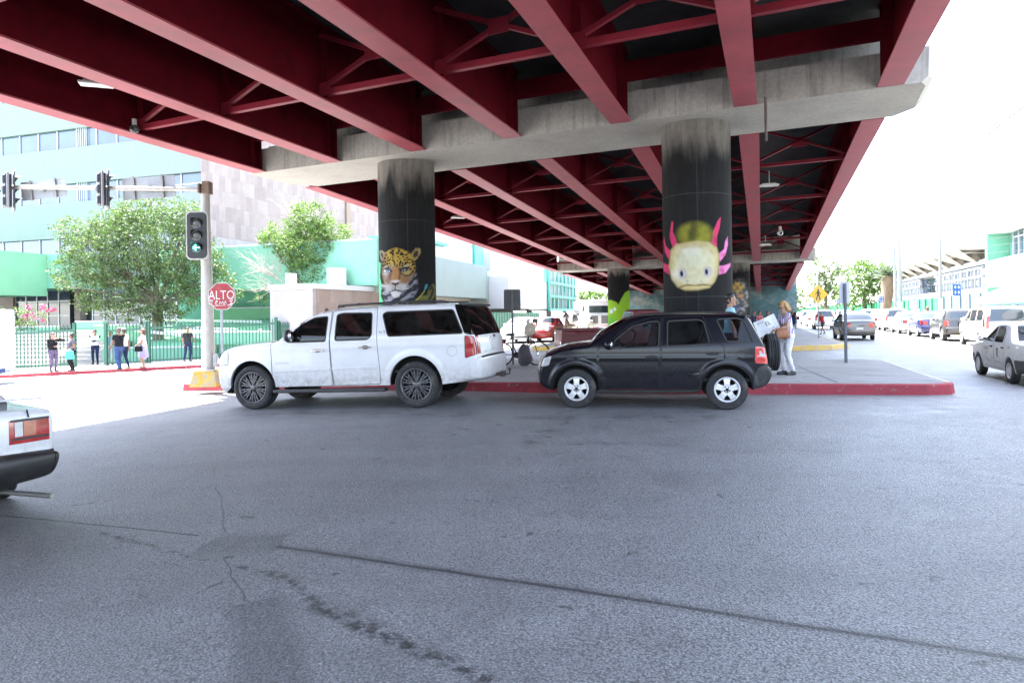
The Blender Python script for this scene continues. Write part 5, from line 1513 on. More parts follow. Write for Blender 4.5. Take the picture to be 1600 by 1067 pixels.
wbox('mint_band', 760.3, 796, 423, 0, 470, M_MINTB, -0.1, 6)
wbox('base_wall', 600, 800, 450, 0, 540, M('cream base wall', (.50, .45, .38), .85, var=.12), -1.5, 4)
wbox('balcony_box', 794, 858, 431.5, 0, 482, M_WHITEB, 1.5, 7)
wbox('tall_wall', 766, 900, 395, 0, 470, M_WHITEB, -1.6, 8)
wbox('green_pier', 741, 756, 340, 0, 425, M_LTIN, -2.0, 3)
wbox('roof_trim', 640, 700, 366, 0, 371, M_LTIN, -1.9, 3)
a = plane_hit(wing, 'x', -.4, 800, 490); b_ = plane_hit(wing, 'x', -.4, 905, 490); z1 = plane_hit(wing, 'x', -.4, 800, 484).z
mb = MB(); mb.frame_box((-3, a.y, z1 - .02), (4.2, 0, 0), (0, b_.y - a.y, 0), (0, 0, .25)); mb.build('porch_roof', M_ALU, wing)
for k in range(4):
    mb = MB(); y_ = lerp(a.y, b_.y, .12 + k * .25); mb.box((.2, y_, z1 / 2 - .5), (.5, .5, z1 + 1)); mb.build('pier', M_WHITEB, wing)
for k in range(5):
    q = plane_hit(wing, 'x', -2.17, 766 + k * 9, 421 + k * 3); mb = MB(); mb.box((-2.16, q.y, q.z), (.08, .5, .3)); mb.build('vent', M_BLKP, wing)
# green slatted screen at the far end of the wing
sc_ = thing('lattice_screen', 'tall green steel screen of rails and slanting white slats hung on the white building', 'screen', tuple(wing.location), RW)
y0 = plane_hit(sc_, 'x', 1.6, 856, 450).y; y1 = plane_hit(sc_, 'x', 1.6, 897, 450).y; zt_ = plane_hit(sc_, 'x', 1.6, 857, 420).z; z0_ = plane_hit(sc_, 'x', 1.6, 857, 484).z
mb = MB(); mb.frame_box((1.2, y0, z0_), (.3, 0, 0), (0, y1 - y0, 0), (0, 0, zt_ - z0_)); mb.build('backing', M('screen backing', (.12, .30, .24), .8), sc_)
for k in range(4):
    mb = MB(); mb.frame_box((1.62, y0, z0_ + (zt_ - z0_) * k / 3 - .12), (.2, 0, 0), (0, y1 - y0, 0), (0, 0, .25)); mb.build('rail', M_LTIN, sc_)
for k in range(8):
    mb = MB(); y_ = lerp(y0, y1, k / 7); mb.frame_box((1.62, y_ - .12, z0_ - .15), (.17, 0, 0), (0, .25, 0), (0, 0, zt_ - z0_ + .3)); mb.build('mullion', M_LTIN, sc_)
random.seed(3)
for k in range(22):
    mb = MB(); y_ = lerp(y0 + .3, y1 - .3, (k + .5) / 22); sl = random.uniform(-.5, .5)
    mb.bar((1.56, y_ - sl, z0_ + .05), (1.56, y_ + sl, zt_ - .05), .3, .03, 0, (0, 1, 0)); mb.build('slat', M_WHITEW, sc_)
q0, q1 = plane_hit(wing, 'x', 1.2, 768, 505), plane_hit(wing, 'x', 1.2, 842, 505); zt_ = plane_hit(wing, 'x', 1.2, 780, 488).z
hd = thing('hoarding', 'solid dark green sheet-metal hoarding below the white building, left of the viaduct', 'fence', tuple(wing.location), RW)
mb = MB(); n = 40
for k in range(n):
    y_ = lerp(q0.y, q1.y, k / n); mb.frame_box((1.2 + (.03 if k % 2 else 0), y_, -1.2), (.04, 0, 0), (0, (q1.y - q0.y) / n, 0), (0, 0, zt_ + 1.2))
mb.build('sheet', M('dark green sheet', (.02, .17, .10), .5, var=.15), hd)
# ---------------------------------------------------------------- green picket fence along the forecourt
M_FENCE = M('dark green fence paint', (0.018, 0.095, 0.058), 0.5, var=0.2, scale=5)
def picket(name, label, px0, px1, d0, d1, ytop, ybot, rails=(0.10, 0.86), sp=0.155, post=True, dense=False):
    a, b_ = at(px0, ybot, d0), at(px1, ybot, d1); a.z, b_.z = ground_z(a.x) + .15, ground_z(b_.x) + .15
    h = at((px0 + px1) / 2, ytop, (d0 + d1) / 2).z - (a.z + b_.z) / 2
    t = thing(name, label, 'fence' if 'gate' not in name else 'gate', a, 0, 'green picket panels along the forecourt'); u = b_ - a; n = max(2, int(u.length / sp))
    mb = MB()
    for k in range(n + 1):
        p = u * (k / n); mb.box((p.x, p.y, p.z + h / 2 + .03), (.034 if not dense else .07, .034, h - .04), 0, 0)
        mb.add([(p.x - .017, p.y - .017, p.z + h), (p.x + .017, p.y - .017, p.z + h), (p.x + .017, p.y + .017, p.z + h), (p.x - .017, p.y + .017, p.z + h), (p.x, p.y, p.z + h + .09)], [(0, 1, 4), (1, 2, 4), (2, 3, 4), (3, 0, 4)])
    mb.build('pickets', M_FENCE, t)
    for r_ in rails:
        mb = MB(); mb.bar(Vector((0, 0, h * r_)), u + Vector((0, 0, h * r_)), .05, .09); mb.build('rail', M_FENCE, t)
    if post:
        for p in (Vector((0, 0, 0)), u):
            mb = MB(); mb.box((p.x, p.y, p.z + h / 2 + .06), (.13, .13, h + .12)); mb.build('post', M_FENCE, t)
    return t
picket('picket_gate', 'green picket gate leaf across the foot of the steps', -30, 117, 31.6, 31.9, 512, 577, (0.08, 0.88))
picket('picket_gate', 'open green picket gate leaf right of the steps', 166, 230, 32.0, 32.1, 508, 573, (0.05, 0.88))
picket('picket_fence', 'green picket fence panel left of the tall traffic pole', 233, 318, 32.1, 32.3, 505, 571, (0.07, 0.9))
picket('picket_fence', 'green picket fence panel right of the stop sign', 322, 432, 32.3, 32.8, 502, 569, (0.07, 0.9), 0.15)
picket('picket_fence', 'close-set green picket fence panel behind the hood of the white SUV', 436, 600, 32.9, 34.5, 501, 566, (0.07, 0.9), 0.1, True, True)
# ------------------------------------------------------------------ right-hand side of the street
RR = -atan2(.375, 1)            # local y runs along the street, local x to the right
M_GREENW = M('bright green render', (0.15, 0.40, 0.27), 0.75, var=0.1, scale=.8)
M_FGREEN = M('green hoarding sheet', (0.014, 0.19, 0.075), 0.6, var=0.15, scale=2)
M_FBLUE = M('blue grey sheet', (0.13, 0.195, 0.22), 0.6, var=0.12, scale=2)
bR = thing('white_block', 'tall blank white building with green recesses at the right edge', 'building', (31.5, 45.4, 0), RR)
H = lambda px, py, v=0.0, ax='x': plane_hit(bR, ax, v, px, py)
zlo = H(1541, 366.6).z; zhi = H(1547, 209).z
mb = MB(); mb.frame_box((0, -40, zlo), (14, 0, 0), (0, 40, 0), (0, 0, zhi - zlo)); mb.frame_box((-.12, -40.1, zhi + .003), (14, 0, 0), (0, 40.2, 0), (0, 0, .3)); mb.build('upper_wall', M_WHITEW, bR)
mb = MB(); mb.frame_box((0.01, -.45, 0), (14, 0, 0), (0, .44, 0), (0, 0, zlo - .004)); mb.frame_box((1.25, -40, 0), (.4, 0, 0), (0, 39.5, 0), (0, 0, zlo - .004)); mb.build('green_wall', M_GREENW, bR)
zb_, zt_ = H(1551, 449).z, H(1551, 408).z
mb = MB(); mb.frame_box((-.25, -40, zb_), (1.46, 0, 0), (0, 38.8, 0), (0, 0, zt_ - zb_)); mb.build('balcony_band', M_WHITEW, bR)
for k in range(6):
    mb = MB(); y_ = -1.6 - k * 2.3; mb.frame_box((1.15, y_ - 2.2, zt_ + .2), (.06, 0, 0), (0, 2.15, 0), (0, 0, zlo - zt_ - .3), 0)
    for q in (0, 1.05, 2.1): mb.frame_box((1.07, y_ - 2.2 + q, zt_ + .2), (.1, 0, 0), (0, .08, 0), (0, 0, zlo - zt_ - .3), 1)
    mb.frame_box((1.07, y_ - 2.2, zt_ + 1.4), (.1, 0, 0), (0, 2.1, 0), (0, 0, .08), 1); mb.build('window', [M_DGLASS, M_ALU], bR)
for k in range(5):
    mb = MB(); mb.frame_box((1.17, -3.4 - k * 3, .1), (.06, 0, 0), (0, 2.4, 0), (0, 0, zb_ - .5)); mb.build('shopfront', M('shop shutter grey', (.3, .32, .34), .6, var=.2), bR)
for px in (1563, 1572):
    q = H(px, 231); mb = MB(); mb.box((-.01, q.y, q.z), (.12, .22, .95)); mb.build('slot_window', M('slot shade', (.32, .24, .24), .8), bR)
# school with the folded-plate roof
bS = thing('school_building', 'two-storey white school with a zigzag folded concrete roof and pierced screens', 'building', (36, 45.4, 0), RR)
HS = lambda px, py, v=0.0: plane_hit(bS, 'x', v, px, py)
y0, y1 = HS(1545, 420).y, HS(1400, 430).y; zr = HS(1538, 392).z; zs_ = HS(1538, 412).z; n = 9; dy = (y1 - y0) / n
mb = MB(); Fp = [(-2.2, y0 + k * dy, zr + .1) for k in range(n + 1)]; Wp = [(.12, y0 + (k + .5) * dy, zs_ - .05) for k in range(n)]
for k in range(n):
    mb.add([Fp[k], Fp[k + 1], Wp[k]], [(0, 1, 2)])
mb.frame_box((-2.25, y0, zr + .104), (12, 0, 0), (0, y1 - y0, 0), (0, 0, .12))
mb.build('folded_roof', M('roof concrete', (.42, .38, .32), .85, var=.1), bS)
mb = MB(); mb.frame_box((.1, y0, 0), (9, 0, 0), (0, y1 - y0, 0), (0, 0, zr + .09)); mb.build('wall', M('cream wall', (.26, .225, .18), .85, var=.1), bS)
mb = MB(); mb.frame_box((-.3, y0, zs_ - .1), (.6, 0, 0), (0, y1 - y0, 0), (0, 0, .45)); mb.build('beam', M_WHITEW, bS)
mb = MB(); zf = HS(1538, 449).z; mb.frame_box((-.4, y0, zf - 1.0), (.6, 0, 0), (0, y1 - y0, 0), (0, 0, 1.0)); mb.build('floor_band', M_WHITEW, bS)
random.seed(11); k = 0; yy = y0 + .6
while yy < y1 - 1:
    f = (yy - y0) / (y1 - y0)
    if .42 < f < .56:
        mb = MB(); mb.frame_box((.04, yy, zf + .1), (.06, 0, 0), (0, 1.5, 0), (0, 0, zs_ - zf - .4)); mb.build('window', M_DGLASS, bS); yy += 1.9; continue
    mb = MB(); hh = (zs_ - zf - .25)
    mb.frame_box((-.35, yy, zf + .05), (.25, 0, 0), (0, .16, 0), (0, 0, hh)); mb.frame_box((-.35, yy, zf + hh * .5 - .05), (.25, 0, 0), (0, 1.15, 0), (0, 0, .22)); mb.frame_box((-.35, yy, zf + hh - .2), (.25, 0, 0), (0, 1.15, 0), (0, 0, .2))
    mb.frame_box((-.33, yy + .16, zf + hh * (.12 if k % 2 else .62)), (.2, 0, 0), (0, .45, 0), (0, 0, hh * .22)); mb.build('screen_panel', M_WHITEW, bS)
    mb = MB(); mb.frame_box((.05, yy + .1, zf + .1), (.04, 0, 0), (0, .95, 0), (0, 0, hh - .2)); mb.build('opening', M_GREENW if random.random() < .3 else M('opening shade', (.22, .24, .26), .8), bS)
    yy += 1.15; k += 1
# hoardings
def hoard(label, px0, px1, y_top0, mat, off=0.0, post=True, top2=None):
    t = thing('hoarding', label, 'fence', (31.2 + off, 45.4, 0), RR, 'sheet-metal hoardings along the right pavement')
    a, b_ = plane_hit(t, 'x', 0, px0, 470).y, plane_hit(t, 'x', 0, px1, 470).y; h = plane_hit(t, 'x', 0, px0, y_top0).z; n = max(4, int(abs(b_ - a) / .5))
    h2 = plane_hit(t, 'x', 0, px1, top2).z if top2 else h
    mb = MB()
    for k in range(n): mb.frame_box((.018 if k % 2 else 0, lerp(a, b_, k / n), .1), (.04, 0, 0), (0, (b_ - a) / n, 0), (0, 0, lerp(h, h2, k / n) - .1))
    mb.build('sheet', mat, t)
    for k in range(0, n + 1, 5):
        mb = MB(); mb.box((-.06, lerp(a, b_, k / n), h / 2), (.1, .1, h)); mb.build('post', mat, t)
hoard('blue grey sheet hoarding beside the white block', 1533, 1473, 457.5, M_FBLUE)
hoard('green sheet hoarding right of the leaning concrete lamp pole', 1468, 1405, 465, M_FGREEN)
hoard('green sheet hoarding under the trees', 1400, 1330, 470.5, M_FGREEN, 1.0)
hoard('low green hoarding far down the street', 1328, 1236, 474, M_FGREEN, 1.6)
# street lamp and utility poles
M_POLE = M('grey galvanised', (.22, .23, .24), .5, metal=.2, var=.1)
M_CPOLE = M('pale concrete pole', (.26, .255, .245), .85, var=.1)
def gpt(px, d): r = ray(px, 500); return Vector((r.x * d, d, 0))
p = gpt(1400, 62); t = thing('street_lamp', 'tall grey street lamp with a long bent arm at the right', 'street lamp', p)
ze = at(1396.5, 388, 62).z; e1 = at(1351, 328, 60); e2 = at(1336, 325.5, 59.6)
mb = MB(); mb.tube([(0, 0, 0), (-.05, 0, ze)], [.16, .1], 10); mb.build('pole', M_POLE, t)
mb = MB(); mb.tube([(-.05, 0, ze - .1), tuple(e1 - p)], [.08, .05], 8); mb.build('arm', M_POLE, t)
mb = MB(); c = (e1 + e2) / 2 - p; mb.tube([tuple(e1 - p), tuple(c), tuple(e2 - p)], [.06, .14, .05], 8); mb.build('lamp_head', M_POLE, t)
def upole(px, d, ytop, label, mat, r=.13, white=True):
    p = gpt(px, d); h = at(px, ytop, d).z; t = thing('utility_pole', label, 'utility pole', p)
    mb = MB(); mb.tube([(0, 0, 0), (0, 0, h)], [r, r * .7], 10); mb.build('shaft', mat, t)
    if white: mb = MB(); mb.lathe([(r + .01, .02), (r + .006, 2.4), (r - .02, 2.4)], n=12); mb.build('white_band', M_WHITEW, t)
upole(1406.5, 66, 374, 'pale concrete utility pole beside the street lamp', M_CPOLE, .24)
upole(1470.5, 50, 367, 'thin grey utility pole in front of the school', M('grey pole', (.22, .21, .20), .8), .12)
upole(1278, 105, 420, 'pale pole far down the street among the trees', M_CPOLE, .2, False)
# blue square signs with white pictograms
def blue_sign(px, py, d, w, h, label):
    p = at(px, py, d); t = thing('blue_sign', label, 'sign', (p.x, p.y, 0), 0, 'blue hospital signs along the right pavement')
    mb = MB(); mb.box((0, 0, p.z), (w, .05, h)); mb.build('panel', M('sign blue', (.014, .06, .40), .5), t)
    for i in (-1, 1):
        for j in (-1, 1):
            mb = MB(); c = Vector((i * w * .22, -.03, p.z + j * h * .24))
            mb.box(c, (w * .26, .012, h * .10)); mb.box(c + Vector((0, 0, .0)), (w * .10, .0125, h * .26)); mb.ball(c + Vector((0, -.0, h * .14)), (w * .06, .012, w * .06), 8, 6); mb.build('pictogram', M_WHITEW, t)
    mb = MB(); mb.tube([(0, .04, .15), (0, .04, p.z)], .04, 8); mb.build('post', M_POLE, t)
blue_sign(1495, 453, 49, .55, .8, 'blue sign with white pictograms in front of the blue grey hoarding')
blue_sign(1376.5, 467.5, 76, .6, .62, 'blue sign with white pictograms left of the palm trunk')
blue_sign(1311, 471, 95, .55, .55, 'small blue sign partly behind the back of the grey roadside sign')
blue_sign(1266, 477, 100, .5, .5, 'small blue sign far down the street by the yellow crossing sign')
# speed sign and notices by the poles
def small_sign(px, py, d, w, h, label, mat, txt=None):
    p = at(px, py, d); t = thing('notice_board', label, 'sign', (p.x, p.y, 0))
    mb = MB(); mb.box((0, 0, p.z), (w, .04, h)); mb.build('panel', mat, t)
    mb = MB(); mb.tube([(0, .04, .1), (0, .04, p.z)], .035, 6); mb.build('post', M_POLE, t)
    if txt:
        vs, fs = text_mb(txt, h * .7); mb = MB(); mb.add([(v.x, -.024, p.z + v.y) for v in vs], fs); mb.build('lettering', M_BLKP, t)
small_sign(1401, 467, 64, .62, .62, 'white 30 sign at the foot of the concrete pole', M_WHITEW, '30')
small_sign(1427, 476, 58, .6, .65, 'blank white notice in front of the green hoarding', M_WHITEW)
small_sign(1432, 487, 56, .5, .5, 'small white notice with dark marks beside the blank notice', M_WHITEW)
# pale blue tarpaulin canopy
p = at(1590, 480, 36); t = thing('market_umbrella', 'big pale blue tarpaulin canopy behind the cream van', 'canopy', (p.x, p.y, 0))
mb = MB(); R0 = 2.0; rings = [(0.0, 2.85), (.5, 2.78), (1.1, 2.55), (1.6, 2.25), (2.0, 1.95)]
mb.lathe([(max(r, .001), z) for r, z in rings] + [(1.98, 1.80)], n=20); mb.build('fabric', M('tarpaulin blue', (.17, .31, .38), .6, var=.15), t)
mb = MB(); mb.tube([(0, 0, 0), (0, 0, 2.85)], .03, 8); mb.build('pole', M_POLE, t)

# overhead cables between the poles
for k, (za, zb) in enumerate(((.15, .2), (.55, .6), (1.0, 1.1))):
    a = at(1470.5, 372, 50) - Vector((0, 0, za)); b_ = at(1406.5, 380, 66) - Vector((0, 0, zb)); c_ = a + (a - b_) * 1.6 + Vector((1.5, 0, .6))
    P_ = [c_.lerp(a, i / 8) - Vector((0, 0, .5 * sin(pi * i / 8))) for i in range(9)] + [a.lerp(b_, i / 8) - Vector((0, 0, .35 * sin(pi * i / 8))) for i in range(1, 9)]
    mb = MB(); mb.tube([tuple(v) for v in P_], .012, 5)
    tag(mb.build('overhead_cable', M('cable black', (.03, .03, .03), .6)), ('topmost', 'middle', 'lowest')[k] + ' of the three thin black cables strung between the right-hand poles', 'cable', 'cables between the right-hand poles')
# ------------------------------------------------------------------ the other vehicles
tsuru = dict(sub=4,
    E=[(-0.70, 0.27, .03), (-0.80, 0.36, .05), (-0.83, 0.50, .06), (-0.81, 0.62, .06), (-0.78, 0.72, .05), (-0.70, 0.77, .04), (-0.3, 0.83, .04), (0.1, 0.875, .04), (0.46, 0.915, .04), (0.62, 0.99, .06),
       (0.90, 1.17, .06), (1.12, 1.30, .05), (1.25, 1.345, .04), (1.55, 1.375, .03), (1.92, 1.365, .03), (2.06, 1.335, .03), (2.19, 1.27, .04), (2.40, 1.10, .05), (2.57, 0.985, .04), (2.72, 0.957, .03), (3.28, 0.935, .03), (3.36, 0.915, .03), (3.385, 0.865, .03), (3.395, 0.70, .03), (3.40, 0.57, .03), (3.49, 0.56, .04), (3.52, 0.51, .05), (3.49, 0.42, .05), (3.40, 0.34, .04), (3.2, 0.29, .02)],
    zs=0.24, arches=[(0, 0.29, 0.325), (2.43, 0.29, 0.325)], W=0.82, belt=0.90, tumble=0.36, tuck=0.05, zmid=0.62, r=0.045,
    taper_f=(0.2, 1.0, 0.09), taper_r=(2.7, 0.8, 0.05),
    side=[('front_door', [(0.42, 0.30), (0.42, 0.90), (0.62, 0.955), (1.16, 1.30), (1.30, 1.32), (1.32, 0.90), (1.34, 0.30)], 'body'), ('rear_door', [(1.36, 0.30), (1.34, 0.90), (1.34, 1.325), (1.80, 1.31), (1.98, 1.20), (2.10, 0.90), (2.06, 0.70), (1.98, 0.30)], 'body'),
          ('front_window', [(0.66, 0.945), (1.17, 1.275), (1.27, 1.295), (1.28, 0.93)], 'glass'), ('rear_window', [(1.38, 0.93), (1.38, 1.295), (1.78, 1.28), (1.93, 1.18), (2.0, 0.93)], 'glass'),
          ('bumper', [(2.82, 0.23), (2.80, 0.56), (3.41, 0.572), (3.54, 0.56), (3.56, 0.48), (3.54, 0.34), (3.44, 0.23)], 'black'), ('bumper', [(-0.72, 0.23), (-0.85, 0.34), (-0.88, 0.5), (-0.85, 0.57), (-0.36, 0.54), (-0.36, 0.23)], 'black')],
    strip=[('windscreen', 9, 11.6, -0.90, 0.90, 'glass'), ('rear_screen', 15.6, 18.2, -0.88, 0.88, 'glass'), ('rear_bumper', 24, 29, -1, 1, 'black'), ('front_bumper', 0, 2.9, -1, 1, 'black'), ('headlight_pair', 3, 4.6, 0.5, 0.95, 'clear'), ('taillight_pair', 22, 23.2, 0.55, 1.0, 'tail')])
sedan = dict(sub=4,
    E=[(-0.66, 0.26, .06), (-0.80, 0.36, .12), (-0.84, 0.52, .14), (-0.80, 0.66, .13), (-0.70, 0.76, .09), (-0.3, 0.90, .05), (0.1, 0.97, .05), (0.36, 1.01, .05), (0.55, 1.10, .07), (0.85, 1.27, .07),
       (1.12, 1.40, .06), (1.35, 1.45, .04), (1.75, 1.47, .035), (2.2, 1.44, .035), (2.45, 1.38, .04), (2.75, 1.22, .06), (2.98, 1.09, .05), (3.12, 1.055, .04), (3.36, 1.04, .04), (3.44, 1.0, .05), (3.47, 0.88, .06), (3.48, 0.70, .06), (3.52, 0.62, .08), (3.53, 0.46, .09), (3.45, 0.32, .07), (3.2, 0.27, .03)],
    zs=0.25, arches=[(0, 0.30, 0.345), (2.58, 0.30, 0.345)], W=0.85, belt=0.98, tumble=0.34, tuck=0.05, zmid=0.7, r=0.07, taper_f=(0.25, 1.0, 0.13), taper_r=(2.7, 0.8, 0.09),
    side=[('front_door', [(0.42, 0.32), (0.42, 0.97), (0.66, 1.06), (1.16, 1.375), (1.36, 1.405), (1.36, 0.98), (1.38, 0.32)], 'body'), ('rear_door', [(1.40, 0.32), (1.38, 0.98), (1.38, 1.41), (2.1, 1.395), (2.32, 1.25), (2.42, 1.0), (2.26, 0.75), (2.08, 0.32)], 'body'),
          ('front_window', [(0.72, 1.03), (1.18, 1.345), (1.32, 1.37), (1.32, 1.01)], 'glass'), ('rear_window', [(1.42, 1.01), (1.42, 1.375), (2.05, 1.36), (2.26, 1.20), (2.32, 1.03)], 'glass'),
          ('taillight', [(3.20, 1.0), (3.40, 0.99), (3.45, 0.92), (3.455, 0.74), (3.28, 0.78)], 'tail')],
    strip=[('windscreen', 8, 11, -0.92, 0.92, 'glass'), ('rear_screen', 14.2, 16.5, -0.9, 0.9, 'glass'), ('taillight_pair', 19.4, 20.9, 0.62, 1, 'tail'), ('headlight_pair', 3, 4.4, 0.55, 0.97, 'clear')])
van = dict(sub=4,
    E=[(-0.52, 0.27, .06), (-0.66, 0.38, .10), (-0.70, 0.55, .12), (-0.66, 0.74, .10), (-0.52, 0.90, .07), (-0.1, 1.02, .05), (0.15, 1.07, .05), (0.35, 1.16, .07), (0.70, 1.40, .07), (1.0, 1.58, .06),
       (1.25, 1.65, .04), (1.8, 1.69, .035), (2.6, 1.69, .035), (3.1, 1.665, .035), (3.28, 1.63, .04), (3.36, 1.52, .05), (3.42, 1.30, .06), (3.47, 1.08, .06), (3.48, 0.80, .06), (3.52, 0.66, .07), (3.52, 0.48, .08), (3.44, 0.34, .06), (3.2, 0.29, .03)],
    zs=0.27, arches=[(0, 0.31, 0.35), (2.65, 0.31, 0.35)], W=0.83, belt=1.06, tumble=0.22, tuck=0.05, zmid=0.75, r=0.06, taper_f=(0.2, 0.9, 0.12), taper_r=(2.9, 0.65, 0.05),
    side=[('front_door', [(0.42, 0.34), (0.42, 1.03), (0.58, 1.12), (1.08, 1.55), (1.36, 1.61), (1.36, 1.05), (1.38, 0.34)], 'body'), ('rear_door', [(1.40, 0.34), (1.38, 1.05), (1.38, 1.615), (2.25, 1.62), (2.30, 1.05), (2.26, 0.72), (2.1, 0.34)], 'body'),
          ('front_window', [(0.66, 1.10), (1.10, 1.51), (1.32, 1.56), (1.32, 1.09)], 'glass'), ('rear_window', [(1.42, 1.10), (1.42, 1.56), (2.2, 1.565), (2.24, 1.11)], 'glass'), ('quarter_window', [(2.36, 1.12), (2.33, 1.56), (3.0, 1.54), (3.14, 1.42), (3.20, 1.14)], 'glass'),
          ('taillight', [(3.28, 1.12), (3.26, 1.32), (3.39, 1.30), (3.45, 1.05), (3.455, 0.84), (3.31, 0.86)], 'tail')],
    strip=[('windscreen', 7, 9.8, -0.92, 0.92, 'glass'), ('rear_screen', 14.6, 16.9, -0.86, 0.86, 'glass'), ('taillight_pair', 16, 18, 0.86, 1, 'tail'), ('headlight_pair', 3, 4.3, 0.55, 0.97, 'clear')])
pickup_spec = dict(sub=4,
    E=[(-0.72, 0.40, .02), (-0.86, 0.50, .04), (-0.87, 0.70, .05), (-0.84, 0.98, .04), (-0.76, 1.04, .04), (-0.2, 1.08, .04), (0.45, 1.11, .04), (0.62, 1.16, .05), (0.85, 1.42, .06), (1.02, 1.62, .05),
       (1.12, 1.70, .04), (1.3, 1.725, .03), (1.75, 1.725, .03), (1.88, 1.70, .03), (1.94, 1.60, .03), (2.02, 1.14, .03), (2.06, 1.105, .0), (2.6, 1.10, .0), (3.4, 1.10, .0), (4.18, 1.10, .0), (4.25, 1.08, .02), (4.27, 0.95, .02), (4.27, 0.62, .02), (4.20, 0.5, .02)],
    zs=0.42, arches=[(0, 0.39, 0.44), (3.05, 0.39, 0.44)], W=0.94, belt=1.10, tumble=0.26, tuck=0.05, zmid=0.8, r=0.045, taper_f=(0.2, 1.1, 0.07), taper_r=(3.9, 0.5, 0.02),
    side=[('front_door', [(0.62, 0.46), (0.62, 1.12), (0.78, 1.24), (1.08, 1.60), (1.72, 1.61), (1.74, 1.12), (1.72, 0.46)], 'body'), ('front_window', [(0.84, 1.16), (1.14, 1.57), (1.66, 1.57), (1.66, 1.14)], 'glass')],
    strip=[('windscreen', 7.3, 9.8, -0.9, 0.9, 'glass'), ('rear_screen', 13.4, 14.7, -0.75, 0.75, 'glass'), ('headlight_pair', 2, 3, 0.6, 0.97, 'clear'), ('bed_floor', 16, 19, -1, 1, 'black'), ('taillight_pair', 20.4, 21.8, 0.86, 1, 'tail')])

M_HUB = M('plain wheel cover', (0.52, 0.52, 0.53), 0.4, metal=0.3, var=.2)
def paint_of(name, col, **k): return carpaint(name, col, k.pop('rough', 0.3), **k)
M_FARW = carpaint('parked white paint', (0.72, 0.72, 0.72), 0.3, dirt=.2)
def small_car(name, label, cat, spec, paint, lipm=None, glass=None, style='cover', wm=None, r=0.29, w=0.18, step=0.13, group=None, n=24, inner=True, rim_r=None):
    t = thing(name, label, cat, group=group)
    c = Car(spec); g = glass or M_FARGLASS
    c.build(t, dict(body=paint, glass=g, tail=M_TAIL, tailb=M_TAILB, clear=M_CLEARL, black=M_BLKP, tint=g, tint2=g, tint3=g, lip=lipm or paint), step)
    four_wheels(t, spec, r, w, rim_r or r * .62, style, wm or M_HUB, n)
    return t, c
def mirrors(t, spec, x, z, mat):
    for sd in (1, -1): mirror_part(t, x, -spec['W'] * .97 * sd, z, sd, mat)

def put(o, rear_left, heading, spec, z=None):
    """stand a car so that its rear left tyre is at a plan point, nose towards heading"""
    h = Vector(heading).normalized(); fx = -h; rz = atan2(fx.y, fx.x)         # local +x points to the tail
    xr = spec['arches'][1][0]; off = Matrix.Rotation(rz, 2) @ Vector((xr, -spec['W'] + .09))
    p = Vector((rear_left[0], rear_left[1])) - off
    o.location = (p.x, p.y, ground_z(p.x) if z is None else z); o.rotation_euler = (0, 0, rz)

# ---- white taxi sedan cropped at the right edge
GL = M_TINT2
tx, cx_ = small_car('taxi_car', 'white taxi sedan with black bumpers cut off by the right edge of the picture', 'taxi', tsuru, M_WHITE, glass=GL, style='cover', step=0.09, n=32)
tx.children[0].name = 'body'
interior(tx, 0.4, 2.7, .76, .2, (1.05, 1.9)); mirrors(tx, tsuru, 0.72, 0.98, M_WHITE)
for x in (1.18, 2.02):
    for sd in (1, -1):
        mb = MB(); mb.box((x, -(cx_.W(x, .80) + .012) * sd, .80), (.15, .02, .035), 0, 0, .006); mb.build('door_handle', M_BLKP, tx)
def door_text(s, x, z, size, mat, sx_=1.0):
    vs, fs = text_mb(s, size); mb = MB(); mb.add([(x + v.x * sx_, -(cx_.W(x + v.x * sx_, z + v.y) + .003), z + v.y) for v in vs], fs); mb.build('lettering', mat, tx)
M_INK = M('decal ink', (.05, .05, .06), .5); M_INKR = M('decal red', (.45, .06, .04), .5)
door_text('RADIO', 0.76, .74, .13, M_INK); door_text('TAXI', 0.80, .63, .10, M_INKR); door_text('SERVICIO', 0.92, .44, .07, M_INK); door_text('ECOLOGICO', 1.68, .44, .07, M_INK); door_text('LIBRE', 2.45, .82, .07, M_INK)
mb = MB()
for k in range(3): x = 1.62 + (k - 1) * .04; mb.add([(x + a, -(cx_.W(x, .66) + .003), .66 + b_) for a, b_ in ((-.015, -.10), (.015, -.10), (.015, .10), (-.015, .10))], [(0, 1, 2, 3)])
mb.add([(1.62 + a, -(cx_.W(1.62, .66) + .0035), .66 + b_) for a, b_ in ((-.09, .08), (.09, .08), (.06, .12), (-.06, .12))], [(0, 1, 2, 3)]); mb.build('emblem', M_INK, tx)
put(tx, (10.62, 14.5), (.37, 1.0), tsuru); tx.scale = (.93, .93, .93)

